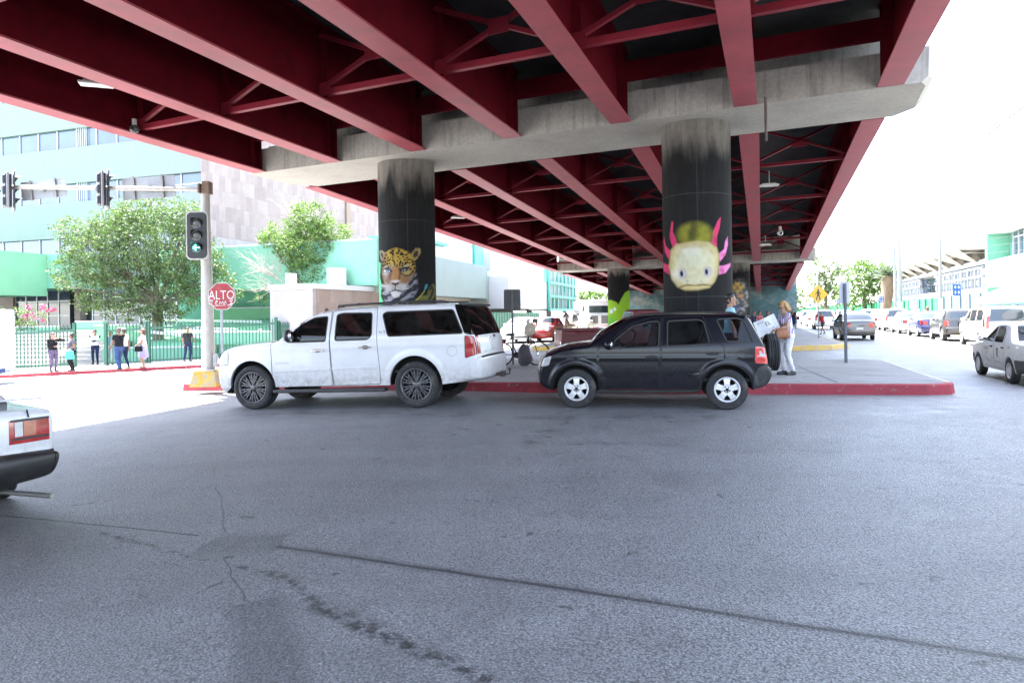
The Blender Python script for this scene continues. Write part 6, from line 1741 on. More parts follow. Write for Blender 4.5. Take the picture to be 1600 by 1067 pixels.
# ---- white sedan cropped at the left edge
ls, cl = small_car('sedan_car', 'white boxy sedan with a boot spoiler and black bumper cut off by the left edge', 'car', tsuru, M_WHITE, glass=GL, step=0.08, n=32)
interior(ls, 0.4, 2.7, .76, .2, (1.05, 1.9))
mb = MB(); vs = []
for y in [-.66 + 1.32 * i / 10 for i in range(11)]:
    k = 1 - abs(y / .66) ** 3 * .6
    vs += [(3.10, y, 1.005 + .02 * k), (3.25, y, 1.03 + .02 * k), (3.44, y, 1.045 + .02 * k), (3.46, y, 1.03 + .02 * k), (3.25, y, 1.01 + .02 * k)]
fs = [(i * 5 + j, i * 5 + (j + 1) % 5, (i + 1) * 5 + (j + 1) % 5, (i + 1) * 5 + j) for i in range(10) for j in range(5)]
mb.add(vs, fs, 0, True); mb.build('boot_spoiler', M_WHITE, ls)
for y in (-.42, .42): mb = MB(); mb.box((3.22, y, .985), (.16, .07, .09), 0, 0, .015); mb.build('spoiler_foot', M('grey plastic', (.12, .12, .13), .5), ls)
for sd in (1, -1):
    for y0, y1, m_ in ((.455, .52, M_CLEARL), (.525, .625, M_AMBER)):
        mb = MB(); mb.add([(3.419, sd * y0, .725), (3.419, sd * y1, .725), (3.413, sd * y1, .85), (3.413, sd * y0, .85)], [(0, 1, 2, 3) if sd > 0 else (3, 2, 1, 0)]); mb.build('lamp_segment', m_, ls)
    for zz0, zz1 in ((.695, .715), (.858, .872)):
        mb = MB(); mb.bar((3.413, sd * .43, (zz0 + zz1) / 2), (3.406, sd * .735, (zz0 + zz1) / 2), .014, .018); mb.build('lamp_surround', M_BLKP, ls)
    mb = MB(); mb.add([(2.8, sd * .565, .986), (3.33, sd * .565, .972), (3.33, sd * .575, .972), (2.8, sd * .575, .986)], [(0, 1, 2, 3)]); mb.bar((3.375, sd * .57, .948), (3.408, sd * .57, .885), .008, .012); mb.build('boot_gap', M_SEAM, ls)
plate(ls, 3.425, 0, .74, 1)
mb = MB(); mb.tube([(3.0, .45, .21), (3.80, .56, .235)], .022, 10); mb.tube([(2.5, .42, .24), (3.0, .45, .21)], .05, 10); mb.build('exhaust_pipe', M('exhaust steel', (.30, .29, .27), .5, metal=.5), ls)
h = Vector((-.87, .49)).normalized(); lft = Vector((h.y * -1, h.x)); crn = Vector((-4.14, 6.15))
rear_right_tyre = crn + h * (3.50 - 2.43)
p = rear_right_tyre + lft * (2 * .82 - .18); put(ls, (p.x, p.y), (h.x, h.y), tsuru, ground_z(-4.6) - .02)

# ---- grey sedan driving away
M_GREY = carpaint('grey car paint', (0.09, 0.085, 0.082), 0.3, metal=.3, dirt=.3)
gs, _c = small_car('grey_car', 'grey sedan seen from behind, driving away down the right-hand lane', 'car', sedan, M_GREY, r=.30, step=.12, n=28)
plate(gs, 3.60, 0, .62, 1); mirrors(gs, sedan, .8, 1.06, M_GREY)
RD = (.375, 1.0)
put(gs, (on_ground(1312, 531).x, 37.6), (.33, 1), sedan)
# ---- cars parked along the right-hand kerb, nose away from the viewer
GP = 'cars parked along the right-hand kerb'
M_CREAM = carpaint('cream paint', (0.66, 0.63, 0.50), 0.3, dirt=.15); M_NAVY = carpaint('navy paint', (0.012, 0.018, 0.10), 0.25, dirt=.12); M_DKG = carpaint('charcoal paint', (0.035, 0.036, 0.038), 0.3, dirt=.3); M_RED2 = carpaint('red car paint', (0.33, 0.02, 0.02), .3, dirt=.1); M_BLUE2 = carpaint('silver blue paint', (.35, .42, .50), .3, metal=.3)
lineX = lambda d: 22.0 + .375 * (d - 35)
v1, _c = small_car('minivan', 'cream minivan parked at the right kerb under the blue tarpaulin', 'van', van, M_CREAM, r=.31, step=.11, group=GP, n=28); mirrors(v1, van, .68, 1.14, M_CREAM); plate(v1, 3.585, 0, .92, 1)
put(v1, (lineX(28.6), 28.6), RD, van)
s1_, _c = small_car('off_roader', 'dark compact SUV with a tail-mounted spare wheel parked ahead of the cream minivan', 'SUV', {**eco_spec, 'fine': False, 'sub': 4}, M_DKG, r=.335, w=.21, step=.12, group=GP, n=28, style='cover')
w_ = wheel(s1_, 3.36, 0.05, .93, .325, .215, .2, 'cover', M_HUB, 28, name='spare_wheel'); w_.rotation_euler = (0, 0, pi / 2); mirrors(s1_, eco_spec, .56, 1.1, M_DKG)
put(s1_, (lineX(34.6), 34.6), RD, eco_spec)
protoS, _c = small_car('parked_sedan', 'navy blue sedan parked ahead of the dark compact SUV', 'car', sedan, M_NAVY, r=.30, step=.15, group=GP, n=24); mirrors(protoS, sedan, .8, 1.06, M_NAVY)
put(protoS, (lineX(40.4), 40.4), RD, sedan)
protoV, _c = small_car('parked_minivan', 'white SUV-like minivan parked beyond the white sedan', 'van', van, M_FARW, r=.31, step=.15, group=GP, n=24)
put(protoV, (lineX(52.2), 52.2), RD, van)
def clone(proto, spec, x, d, head, label, paint=None, old=None, z=None):
    c = copy_tree(proto, label=label, swap={old.name: paint} if paint else None); put(c, (x, d), head, spec, z); return c
clone(protoS, sedan, lineX(46.2), 46.2, RD, 'white sedan parked next beyond the navy blue one', M_FARW, M_NAVY)
clone(protoS, sedan, lineX(22.8) + .15, 22.4, RD, 'white sedan nearest the right edge, behind the taxi', M_FARW, M_NAVY)
far = ['first white car past the white minivan', 'second car past the white minivan', 'third car past the white minivan', 'white car under the start of the green hoarding', 'pale car farther along the green hoarding', 'distant white van in the parked row', 'distant white car in the parked row', 'very distant white car in the parked row', 'last car that can be made out in the parked row']
for k in range(9):
    d = 58.2 + k * 6.0
    if k in (1, 5): clone(protoV, van, lineX(d), d, RD, far[k])
    else: clone(protoS, sedan, lineX(d), d, RD, far[k], M_BLUE2 if k == 4 else M_FARW, M_NAVY)
# queue in the lane, beyond the grey sedan
lab = ['white van driving ahead of the grey sedan, behind the walker in red', 'white car in the lane far ahead of the grey sedan', 'white van in the lane far down the street', 'white car at the far end of the lane']
for k, d in enumerate((60, 72, 84, 97)):
    if k % 2 == 0: clone(protoV, van, 26.6 + .375 * (d - 60), d, RD, lab[k])
    else: clone(protoS, sedan, 26.6 + .375 * (d - 60), d, RD, lab[k], M_FARW, M_NAVY)
# ---- traffic on the far side of the viaduct, facing the viewer
A = (-.30, -1)
def faces(proto, spec, px, d, head, label, paint=None, old=None):
    c = copy_tree(proto, label=label, swap={old.name: paint} if paint else None); c['group'] = 'cars waiting left of the viaduct'
    h = Vector(head).normalized(); fx = -h; rz = atan2(fx.y, fx.x); c.rotation_euler = (0, 0, rz); x = (px - PX) / F * d
    c.location = (x, d, ground_z(x)); return c
faces(protoS, sedan, 846, 41, (-.25, -1), 'red sedan with a white bonnet facing the viewer, left of the maroon pickup', M_RED2, M_NAVY)
faces(protoS, sedan, 806, 40, (-.3, -1), 'white sedan behind the leaning bicycle', M_FARW, M_NAVY)
faces(protoV, van, 876, 53, (-.28, -1), 'white minivan behind the red sedan')
faces(protoS, sedan, 905, 58, (-.28, -1), 'small white sedan behind the woman in tan', M_FARW, M_NAVY)
faces(protoS, sedan, 838, 64, (-.28, -1), 'silver blue sedan far back left of the viaduct', M_BLUE2, M_NAVY)
# ---- maroon pickup behind the black SUV, nose to the right
M_MAROON = carpaint('weathered maroon paint', (0.105, 0.012, 0.016), 0.45, dirt=.55, coat=.2)
pk, pc_ = small_car('pickup_truck', 'old maroon pickup truck standing beyond the black SUV, its bed to the left', 'pickup', pickup_spec, M_MAROON, glass=M_CLEAR, r=.37, w=.22, step=.12, n=28)
for sd in (1, -1):
    mb = MB(); mb.bar((2.06, -sd * .86, 1.125), (4.22, -sd * .86, 1.125), .09, .05); mb.build('bed_rail', M_MAROON, pk)
side_strip(pk, pc_, 'body_line', [(2.1, .98), (4.2, .98)], .03, .008, M_MAROON)
interior(pk, .7, 1.9, .86, .5, (1.2,))
pk.location = (5.75, 22.6, 0); pk.rotation_euler = (0, 0, pi + .05)
# ---- box van at the left edge and lorry beyond the green pillar
bt = thing('box_van', 'white box van of which only the rear end shows at the left edge', 'van', (0, 0, 0))
p = on_ground(8, 601); bt.location = (p.x - .75, p.y - .4, ground_z(p.x)); bt.rotation_euler = (0, 0, .05)
mb = MB(); mb.box((-2.6, .95, 1.55), (5.4, 2.0, 2.2), 0, 0, .06); mb.build('cargo_box', M_FARW, bt)
mb = MB(); mb.box((-6.0, .95, 1.2), (1.5, 1.9, 1.5), 0, 0, .2); mb.build('cab', M_FARW, bt)
mb = MB(); mb.box((-3.2, .95, .42), (6.6, .9, .18)); mb.box((.12, .95, .40), (.08, 1.9, .05)); mb.build('chassis', M('van chassis blue', (.05, .08, .22), .6), bt)
for x in (-1.0, -5.6):
    for y, f in ((.12, False), (1.78, True)): wheel(bt, x, y, .36, .36, .24, .2, 'cover', M_HUB, 24, flip=f)
lo = thing('lorry', 'white lorry with a tall open grille facing the viewer, left of the lime green pillar', 'lorry', (on_ground(939, 520).x, 60, 0)); lo.rotation_euler = (0, 0, .1)
zt_ = at(940, 468, 60).z
mb = MB(); mb.box((0, 1.3, 1.9), (2.5, 2.2, 1.9), 0, 0, .25); mb.build('cab', M_FARW, lo)
mb = MB(); mb.box((0, 3.2, zt_ - .6), (2.6, 5, 1.2), 0, 0, .35); mb.build('box_body', M_FARW, lo)
mb = MB(); mb.box((0.1, .2, 2.05), (2.0, .1, .62), 0, 0, .03); mb.build('windscreen', M_FARGLASS, lo)
mb = MB(); mb.box((0, .14, 1.1), (2.4, .3, 1.0), 0, 0, .08); mb.build('bonnet', M_FARW, lo)
for x in (-.45, .45): mb = MB(); mb.box((x, -.02, 1.15), (.6, .04, .7)); mb.build('grille', M('lorry grille', (.2, .2, .2), .6), lo)
for x in (-1.0, 1.0):
    w_ = wheel(lo, x, .5, .5, .5, .28, .28, 'cover', M_HUB, 20); w_.rotation_euler = (0, 0, pi / 2)
for x in (-1.4, 1.4): mb = MB(); mb.box((x, .2, 2.1), (.14, .12, .5), 0, 0, .03); mb.build('mirror', M_BLKP, lo)
# ------------------------------------------------------------------ people
def skinmat(n, c): return M('skin ' + n, c, .55, var=.1, scale=12, spec=.35)
SK1 = skinmat('light brown', (.36, .20, .13)); SK2 = skinmat('brown', (.25, .13, .08)); SK3 = skinmat('fair', (.46, .28, .20))
M_HAIRB = M('black hair', (.010, .009, .009), .45, var=.3, scale=30, stretch=(1, 1, .3)); M_HAIRL = M('blonde hair', (.42, .24, .09), .5, var=.4, scale=25, stretch=(1, 1, .25)); M_HAIRG = M('greying hair', (.09, .08, .075), .6, var=.3, scale=30)
def cloth(n, c, **k): return M('cloth ' + n, c, .9, var=.22, scale=9, bmp=.25, bscale=22, spec=.2, **k)
def stripes(n, a, b_, sc, axis=0, thr=.5):
    n = 'cloth ' + n
    if n in MC: return MC[n]
    m, nt, b, out = nodes(n); P = N(nt, 'ShaderNodeTexCoord').outputs['Object']; s = N(nt, 'ShaderNodeSeparateXYZ'); L(nt, P, s.inputs[0])
    an = mathn(nt, 'ADD', s.outputs[0], mathn(nt, 'MULTIPLY', s.outputs[1], .8))
    f = mathn(nt, 'GREATER_THAN', mathn(nt, 'SINE', mathn(nt, 'MULTIPLY', an, sc)), thr)
    L(nt, mixc(nt, 1.0, mixc(nt, f, a, b_), ramp(nt, noisetex(nt, P, 9, 5), [(.3, .8), (.7, 1.05)]), 'MULTIPLY'), b.inputs['Base Color']); b.inputs['Roughness'].default_value = .9; b.inputs['Specular IOR Level'].default_value = .2
    MC[n] = m; return m
def blotch(n, a, b_, sc):
    n = 'cloth ' + n
    if n in MC: return MC[n]
    m, nt, b, out = nodes(n); P = N(nt, 'ShaderNodeTexCoord').outputs['Object']
    L(nt, mixc(nt, ramp(nt, noisetex(nt, P, sc, 2, .5), [(.47, 0), (.53, 1)]), a, b_), b.inputs['Base Color']); b.inputs['Roughness'].default_value = .9; MC[n] = m; return m

def capsule(mb, a, b_, ra, rb, n=10):
    a, b_ = Vector(a), Vector(b_); d = b_ - a; l = d.length
    if l < 1e-4: mb.ball(a, ra, n, 8); return
    t = d / l; P = []; R = []
    for k in range(5): q = pi / 2 * k / 4; P.append(a - t * ra * cos(q)); R.append(max(.002, ra * sin(q)))
    for k in range(1, 4): P.append(a.lerp(b_, k / 4)); R.append(lerp(ra, rb, k / 4))
    for k in range(5): q = pi / 2 * k / 4; P.append(b_ + t * rb * sin(q)); R.append(max(.002, rb * cos(q)))
    mb.tube(P, R, n)

def ik(S_, T_, l1, l2, pole):
    S_, T_ = Vector(S_), Vector(T_); d = T_ - S_; L_ = min(d.length, (l1 + l2) * .995); t = d.normalized(); T_ = S_ + t * L_
    x = (L_ * L_ + l1 * l1 - l2 * l2) / (2 * L_); h = sqrt(max(0, l1 * l1 - x * x)); p = Vector(pole); p = (p - t * p.dot(t)).normalized()
    return S_ + t * x + p * h, T_

def person(label, loc, rz, H=1.68, skin=SK1, top=None, bottom=None, shoes=None, hair=M_HAIRB, hairstyle='short', female=False, girth=1.0, sleeve=.55, legs='trousers', lh=None, rh=None, lf=(.10, 0), rf=(-.10, 0), lean=0.0, head=(0, 0), vox=.013, group=None, sleeve_mat=None, lower=None, hold=(0.5, .5), knee=(0, -1, 0), seat=False, face=True, cap=None):
    """one continuous figure facing local -y; hands and feet given in a 1.72 m frame"""
    s = H / 1.72; g = girth
    t = thing('person', label, 'person', loc, rz, group)
    up_ = lambda z: Vector((0, -lean * max(0, z - .92), 0))
    sh = .165 if female else .19; V3 = Vector
    prim = []                                         # (a, b, ra, rb, region)
    def add(a, b_, ra, rb, reg): prim.append((V3(a), V3(b_), ra, rb, reg))
    hz = .92
    for sd, ft, hd in ((1, lf, lh), (-1, rf, rh)):
        hip = V3((sd * .088 * g, 0, hz - .02)); fz = ft[2] if len(ft) > 2 else 0.0
        ank = V3((ft[0], ft[1] + .02, .085 + fz)); kn, ank = ik(hip, ank, .425, .415, knee)
        add(hip, kn, .088 * g * (1.1 if female else 1), .056 * g, ('thigh', sd)); add(kn, ank + V3((0, .0, .03)), .056 * g, .038 * (1 + (g - 1) * .5), ('calf', sd))
        add(kn.lerp(ank, .28) + V3((0, .018, 0)), kn.lerp(ank, .45) + V3((0, .012, 0)), .05 * g, .042 * g, ('calf', sd))
        add(ank + V3((0, .03, -.04)), ank + V3((sd * .015, -.15, -.052)), .040, .033, ('foot', sd)); add(ank, ank + V3((0, -.03, -.03)), .040, .038, ('foot', sd))
        S0 = V3((sd * sh, 0, 1.395)) + up_(1.395)
        hd = V3(hd) if hd else V3((sd * (.25 + .06 * (g - 1)), -.02, .82))
        el, wr = ik(S0, hd, .285, .25, (sd * .5, .9, -.35)); 
        add(S0, el, .052 * g, .040 * g, ('uarm', sd)); add(el, wr, .041 * g, .027, ('farm', sd)); prim[-1] += ()
        if sd == 1: lw = (el, wr)
        else: rw = (el, wr)
    add((0, 0, .90), (0, .005, .98), .13 * g, .125 * g, ('hips', 0)); add((-.065 * g, .015, .92), (.065 * g, .015, .92), .108 * g, .108 * g, ('hips', 0))
    add((-.04 * g, .0, 1.03), (.04 * g, .0, 1.03), .115 * g, .115 * g, ('torso', 0))
    c1, c2 = V3((0, -.01, 1.12)) + up_(1.12), V3((0, .0, 1.30)) + up_(1.3)
    for sd in (-1, 1): add(V3((sd * .045, 0, 1.08)) + up_(1.08), V3((sd * (.085 if female else .105), .0, 1.31)) + up_(1.31), .105 * g, .088 * (1 + (g - 1) * .6), ('torso', 0))
    for sd in (-1, 1):
        add(V3((0, .01, 1.40)) + up_(1.4), V3((sd * sh * .92, .0, 1.392)) + up_(1.39), .062, .056, ('torso', 0))
        if female: prim.append((V3((sd * .07, -.085 * g, 1.26)) + up_(1.26), V3((sd * .075, -.085 * g, 1.25)) + up_(1.25), .068 * g, .068 * g, ('torso', 0)))
    if g > 1.12: add(V3((0, -.05, 1.05)), V3((0, -.05, 1.12)), .125 * g, .115 * g, ('torso', 0))
    nk = V3((0, .015, 1.42)) + up_(1.42); hc = V3((0, -.015, 1.60)) + up_(1.62); 
    yaw, pit = head; RH = Matrix.Rotation(yaw, 3, 'Z') @ Matrix.Rotation(pit, 3, 'X')
    hp = lambda x, y, z: hc + RH @ V3((x, y, z))
    add(nk, hp(0, .012, -.06), .054, .050, ('neck', 0))
    add(hp(0, .015, .035), hp(0, -.012, .030), .082, .080, ('head', 0)); add(hp(0, -.025, -.045), hp(0, -.03, -.07), .062, .050, ('head', 0)); add(hp(0, .02, .0), hp(0, 0, -.04), .076, .062, ('head', 0))
    add(hp(0, -.092, .012), hp(0, -.106, -.026), .010, .015, ('head', 0)); add(hp(0, -.075, -.098), hp(0, -.07, -.095), .026, .028, ('head', 0))
    for sd in (-1, 1): add(hp(sd * .080, .012, .01), hp(sd * .078, .012, -.025), .014, .011, ('head', 0))
    for sd in (-1, 1): add(hp(sd * .012, -.083, -.066), hp(sd * -.012, -.083, -.066), .012, .012, ('head', 0))
    if legs == 'skirt':
        for k in range(10):
            a = 2 * pi * k / 10; add(V3((.10 * cos(a) * g, .09 * sin(a) * g + .01, .90)), V3((.17 * cos(a) * g, .15 * sin(a) * g, .47)), .05, .03, ('skirt', 0))
        add((0, 0, .85), (0, 0, .50), .12 * g, .13 * g, ('skirt', 0))
    mb = MB()
    for p in prim: capsule(mb, p[0], p[1], p[2], p[3])
    tmp = mb.build('rough', [skin]); md = tmp.modifiers.new('r', 'REMESH'); md.mode = 'VOXEL'; md.voxel_size = vox
    dg = bpy.context.evaluated_depsgraph_get(); dg.update(); ev = tmp.evaluated_get(dg).to_mesh()
    bm = bmesh.new(); bm.from_mesh(ev); tmp.evaluated_get(dg).to_mesh_clear(); bpy.data.objects.remove(tmp)
    for _ in range(2): bmesh.ops.smooth_vert(bm, verts=bm.verts, factor=.5, use_axis_x=True, use_axis_y=True, use_axis_z=True)
    mats = [skin, top, bottom or top, shoes or M_BLKP, sleeve_mat or top, hair]
    bm.normal_update()
    def region(c):
        best = 9; reg = None; tt = 0
        for a, b_, ra, rb, rg in prim:
            d = b_ - a; l2 = d.length_squared; k = max(0, min(1, (c - a).dot(d) / l2)) if l2 > 1e-9 else 0
            q = (c - a - d * k).length - lerp(ra, rb, k)
            if q < best: best = q; reg = rg; tt = k
        n = reg[0]
        if n in ('head', 'neck'): return 0
        if n == 'torso':
            nb = (c - up_(c.z)); 
            if nb.z > 1.405 and abs(nb.x) < .075: return 0
            return 2 if c.z < .93 else 1
        if n == 'uarm': return 4 if sleeve > 1 or tt < sleeve / .55 * .62 else 0
        if n == 'farm': return 4 if sleeve > 1 else 0
        if n == 'hips': return 1 if c.z > .955 else 2
        if n == 'skirt': return 2
        if n in ('thigh',): return 2 if legs != 'shorts' or tt < .9 else 0
        if n == 'calf': return 2 if legs == 'trousers' else 0
        if n == 'foot': return 3
        return 0
    rg = {}
    for f in bm.faces: m_ = region(f.calc_center_median()); rg[f.index] = m_; f.material_index = m_; f.smooth = True
    # cloth stands a little proud of the skin
    for v in bm.verts:
        ms = [f.material_index for f in v.link_faces]
        if ms and min(ms) > 0: v.co += v.normal * (.009 + .006 * noise.noise(v.co * 9))
    me = bpy.data.meshes.new('body'); bm.to_mesh(me); bm.free()
    # hands: palm, four bent fingers of different length, thumb
    hb = MB()
    for sd, (el, wr), curl in ((1, lw, hold[0]), (-1, rw, hold[1])):
        d = (wr - el).normalized(); side = d.cross(V3((0, 0, 1)) if abs(d.z) < .8 else V3((0, -1, 0))).normalized(); nr = side.cross(d).normalized()
        if nr.y > 0 and abs(d.z) > .8: nr = -nr
        pm = wr + d * .045; capsule(hb, wr - d * .03, wr + d * .02, .027, .028, 8); 
        for q in (-.026, -.009, .009, .026): capsule(hb, wr + d * .015 + side * q * .7, wr + d * .075 + side * q, .015, .0125, 6)
        for q, ln in ((-.028, .062), (-.0095, .075), (.0095, .070), (.028, .055)):
            p0 = wr + d * .078 + side * q; d1 = (d * (1 - curl * .6) - nr * curl * .8).normalized(); p1 = p0 + d1 * ln * .5; d2 = (d * (1 - curl * 1.4) - nr * curl * 1.5).normalized(); p2 = p1 + d2 * ln * .5
            capsule(hb, p0, p1, .0092, .0085, 6); capsule(hb, p1, p2, .0085, .0068, 6)
        th = wr + d * .02 - side * .030 * sd; t1 = th + (d * .6 - side * sd * .7 - nr * .3).normalized() * .045; t2 = t1 + (d * .85 - side * sd * .2 - nr * (.3 + curl * .5)).normalized() * .032
        capsule(hb, th, t1, .0125, .0105, 6); capsule(hb, t1, t2, .0102, .0082, 6)
    hv = [tuple(v) for v in hb.v]; n0 = len(me.vertices)
    vs = [tuple(v.co) for v in me.vertices] + hv; fs = [list(p.vertices) for p in me.polygons] + [[i + n0 for i in f] for f in hb.f]; mi = [p.material_index for p in me.polygons] + [0] * len(hb.f)
    bpy.data.meshes.remove(me)
    m2 = MB(); m2.v = [Vector(v) * s for v in vs]; m2.f = fs; m2.mi = mi; m2.sm = [True] * len(fs)
    body = m2.build('body', mats, t)
    # hair
    if hairstyle:
        hm = MB()
        hb_ = [hp(0, .022, .052)]
        hm.ball(tuple(V3((0, 0, 0))), (.089, .102, .078), 18, 12)
        for v in hm.v:
            v.x *= 1 + .05 * noise.noise(v * 30); v.z *= 1 + .12 * noise.noise(v * 22 + V3((3, 0, 0)))
            hl = .012 - .02 * abs(v.x) / .09 if v.y < -.02 else -.005
            if v.z < hl and v.y < .0: v.z = hl + (v.z - hl) * .05; v.y *= .80; v.x *= .93
        hm.v = [hp(v.x, v.y + .020, v.z + .058) for v in hm.v]
        L_ = []
        if hairstyle == 'short': L_ = [((0, .045, .02), (0, .05, -.045), .058, .046)] + [((q * .068, .03, .03), (q * .07, .035, -.02), .026, .014) for q in (-1, 1)]
        if hairstyle in ('long', 'bob'):
            e = -.30 if hairstyle == 'long' else -.12
            L_ = [((q * .06, .035, .05), (q * (.085 if e > -.2 else .07), .03, e * .8), .045, .036) for q in (-1, 1)] + [((0, .06, .04), (0, .085, e), .075, .06), ((q * .04, .07, .03), (q * .05, .09, e), .055, .045) if False else ((.04, .07, .03), (.05, .085, e), .055, .045), ((-.04, .07, .03), (-.05, .085, e), .055, .045)]
        if hairstyle == 'pony': L_ = [((0, .05, .03), (0, .07, -.03), .068, .05), ((0, .10, .03), (0, .15, -.02), .035, .034), ((0, .15, -.02), (0, .13, -.20), .034, .014)] + [((q * .066, .025, .035), (q * .068, .03, -.01), .026, .016) for q in (-1, 1)]
        if hairstyle == 'curly': L_ = [((rnd_(-.07, .07), rnd_(0, .09), rnd_(-.05, .10)),) * 2 + (.045, .045) for _ in range(22)]
        for a, b_, ra, rb in L_: capsule(hm, hp(*a), hp(*b_), ra, rb, 12)
        if hairstyle in ('long', 'bob', 'curly'):
            hm.v = [v + V3((noise.noise(v * 28), noise.noise(v * 28 + V3((7, 0, 0))), 0)) * .008 for v in hm.v]
        hm.v = [v * s for v in hm.v]; hm.build('hair', hair, t)
    if cap:
        cm = MB(); cm.ball((0, 0, 0), (.098, .108, .085), 16, 10)
        for v in cm.v: v.z = max(v.z, -.005)
        cm.v = [hp(v.x, v.y + .012, v.z + .062) for v in cm.v]; o = [hp(*q) for q in ((-.07, -.08, .062), (.07, -.08, .062), (.05, -.17, .045), (-.05, -.17, .045))]; cm.add(o + [q - V3((0, 0, .008)) for q in o], [(0, 1, 2, 3), (7, 6, 5, 4), (0, 3, 7, 4), (1, 5, 6, 2), (3, 2, 6, 7)])
        cm.v = [v * s for v in cm.v]; cm.build('cap', cap, t)
    if face:
        for sd in (-1, 1):
            em = MB(); em.ball(hp(sd * .031, -.079, .012), (.0125, .008, .0075), 8, 6); em.v = [v * s for v in em.v]; eo = em.build('eye', M('eye white', (.6, .58, .55), .3), t)
            em = MB(); em.ball(hp(sd * .031, -.0865, .012), .0052, 8, 6); em.v = [v * s for v in em.v]; em.build('iris', M_BLKP, eo)
            em = MB(); capsule(em, hp(sd * .016, -.086, .034), hp(sd * .046, -.078, .034), .0042, .003, 6); em.v = [v * s for v in em.v]; em.build('eyebrow', hair, t)
        em = MB(); capsule(em, hp(-.020, -.0885, -.066), hp(.020, -.0885, -.066), .0045, .0045, 6); em.v = [v * s for v in em.v]; em.build('lips', M('lips', (.30, .10, .09), .5), t)
    t['s'] = s; del t['s']
    return t, dict(lw=lw[1] * s, rw=rw[1] * s, hp=hp, s=s)
def rnd_(a, b_): return random.uniform(a, b_)
random.seed(9)
def world_of(t, v): return Vector(t.location) + Matrix.Rotation(t.rotation_euler.z, 3, 'Z') @ Vector(v)
FACE_CAM, LEFT, RIGHT_, AWAY = 0.0, -pi / 2, pi / 2, pi           # local -y turned
def spot(px, py, dz, d=None):
    if d is None: return on_ground(px, py, dz)
    p = at(px, py, d); return p
W_ = cloth('white', (.68, .68, .70)); BK = cloth('black', (.014, .014, .016)); JN = cloth('blue jeans', (.05, .085, .20)); DJ = cloth('dark jeans', (.02, .03, .07)); NV = cloth('navy', (.012, .018, .05)); M_SHOE = M('dark shoe', (.02, .018, .016), .5)

# ---- the woman in white by the tail of the black SUV
g = Vector((6.12, 15.2, .2)); wrz = LEFT + .18
w_, wi = person('woman in white trousers and a striped blouse reading a newspaper behind the black SUV', g, wrz, 1.63, SK3, stripes('purple stripes', (.66, .63, .70), (.26, .20, .42), 115, 0, .35), cloth('white denim', (.66, .66, .70)), M('sandal black', (.02, .018, .018), .5), M_HAIRL, 'bob', True, 1.06, .5, lh=(.13, -.36, 1.08), rh=(-.10, -.34, 1.17), lf=(.085, .06), rf=(-.085, -.05), lean=.12, head=(.05, .5), vox=.008, hold=(.7, .7))
hp = wi['hp']; s = wi['s']; mb = MB()
for sd in (-1, 1): mb.ball(hp(sd * .035, -.094, .012), (.028, .008, .023), 12, 8); mb.bar(hp(sd * .062, -.085, .016), hp(sd * .085, .02, .016), .005, .008)
mb.v = [v * s for v in mb.v]; mb.build('sunglasses', M('sunglass lens', (.008, .007, .008), .08), w_)
mb = MB(); P = Matrix.Rotation(radians(-24), 3, 'Y')
c = world_of(w_, (wi['lw'] + wi['rw']) / 2) + Vector((-.17, -.07, .04))
n = 10; vs = []
for i in range(n + 1):
    for j in range(2):
        u = (i / n - .5) * .50; vs.append(c + P @ Vector((u, .06 * abs(u) * 2 + .01 * sin(i), (j - .5) * .36)))
mb.add(vs + [v + Vector((0, .006, 0)) for v in vs], [(2 * i, 2 * i + 2, 2 * i + 3, 2 * i + 1) for i in range(n)] + [(2 * n + 2 + 2 * i + 1, 2 * n + 2 + 2 * i + 3, 2 * n + 2 + 2 * i + 2, 2 * n + 2 + 2 * i) for i in range(n)])
o = mb.build('newspaper', M('newsprint', (.62, .63, .64), .9, var=.15, scale=20)); tag(o, 'open white newspaper in the hands of the woman in white', 'newspaper')
for tx_, sz_, off in (('EL', .14, (.03, .04)), ('SIGLO', .05, (-.12, .11)), ('NOTICIAS', .035, (.06, -.09))):
    v_, f_ = text_mb(tx_, sz_); mb = MB(); mb.add([c + P @ Vector((off[0] + v.x, -.012 + .12 * abs(off[0] + v.x), off[1] + v.y)) for v in v_], f_); mb.build('lettering', M('news ink', (.05, .07, .10), .8), o, False)
def bag(name, label, pos, size, mat, strap=None, rz=0):
    t = thing(name, label, 'bag', pos, rz); mb = MB(); mb.box((0, 0, 0), size, 0, 0, min(size) * .35)
    for v in mb.v:
        k = 1 - .18 * (v.z / size[2] + .5); v.x *= k; v.y *= k * (1 + .1 * noise.noise(v * 12))
    mb.sm = [True] * len(mb.f); mb.build('pouch', mat, t)
    if strap:
        mb = MB(); mb.tube([tuple(Vector(q) - Vector(pos)) for q in strap], .009, 6); mb.build('strap', mat, t)
    return t
p = world_of(w_, wi['lw']) + Vector((.10, -.07, -.10)); shp = world_of(w_, (.15, .02, 1.36))
bag('handbag', 'tan leather handbag hanging at the waist of the woman in white', p, (.34, .14, .21), M('tan leather', (.28, .105, .04), .5, var=.25, scale=10), [p + Vector((-.10, 0, .08)), p + Vector((.05, -.03, .2)), shp + Vector((0, -.08, .02))])
# ---- the man by the axolotl pillar
g = Vector(((1141 - 800) / F * 14.0, 14.0, .2))
person('man in a pale blue shirt looking right in front of the axolotl pillar', g, RIGHT_ - .15, 1.79, SK1, cloth('pale blue', (.33, .55, .66)), DJ, M_SHOE, M_HAIRB, 'short', False, 1.0, .5, lh=(.27, -.05, .85), rh=(-.27, -.05, .85), vox=.009, head=(.1, -.05))
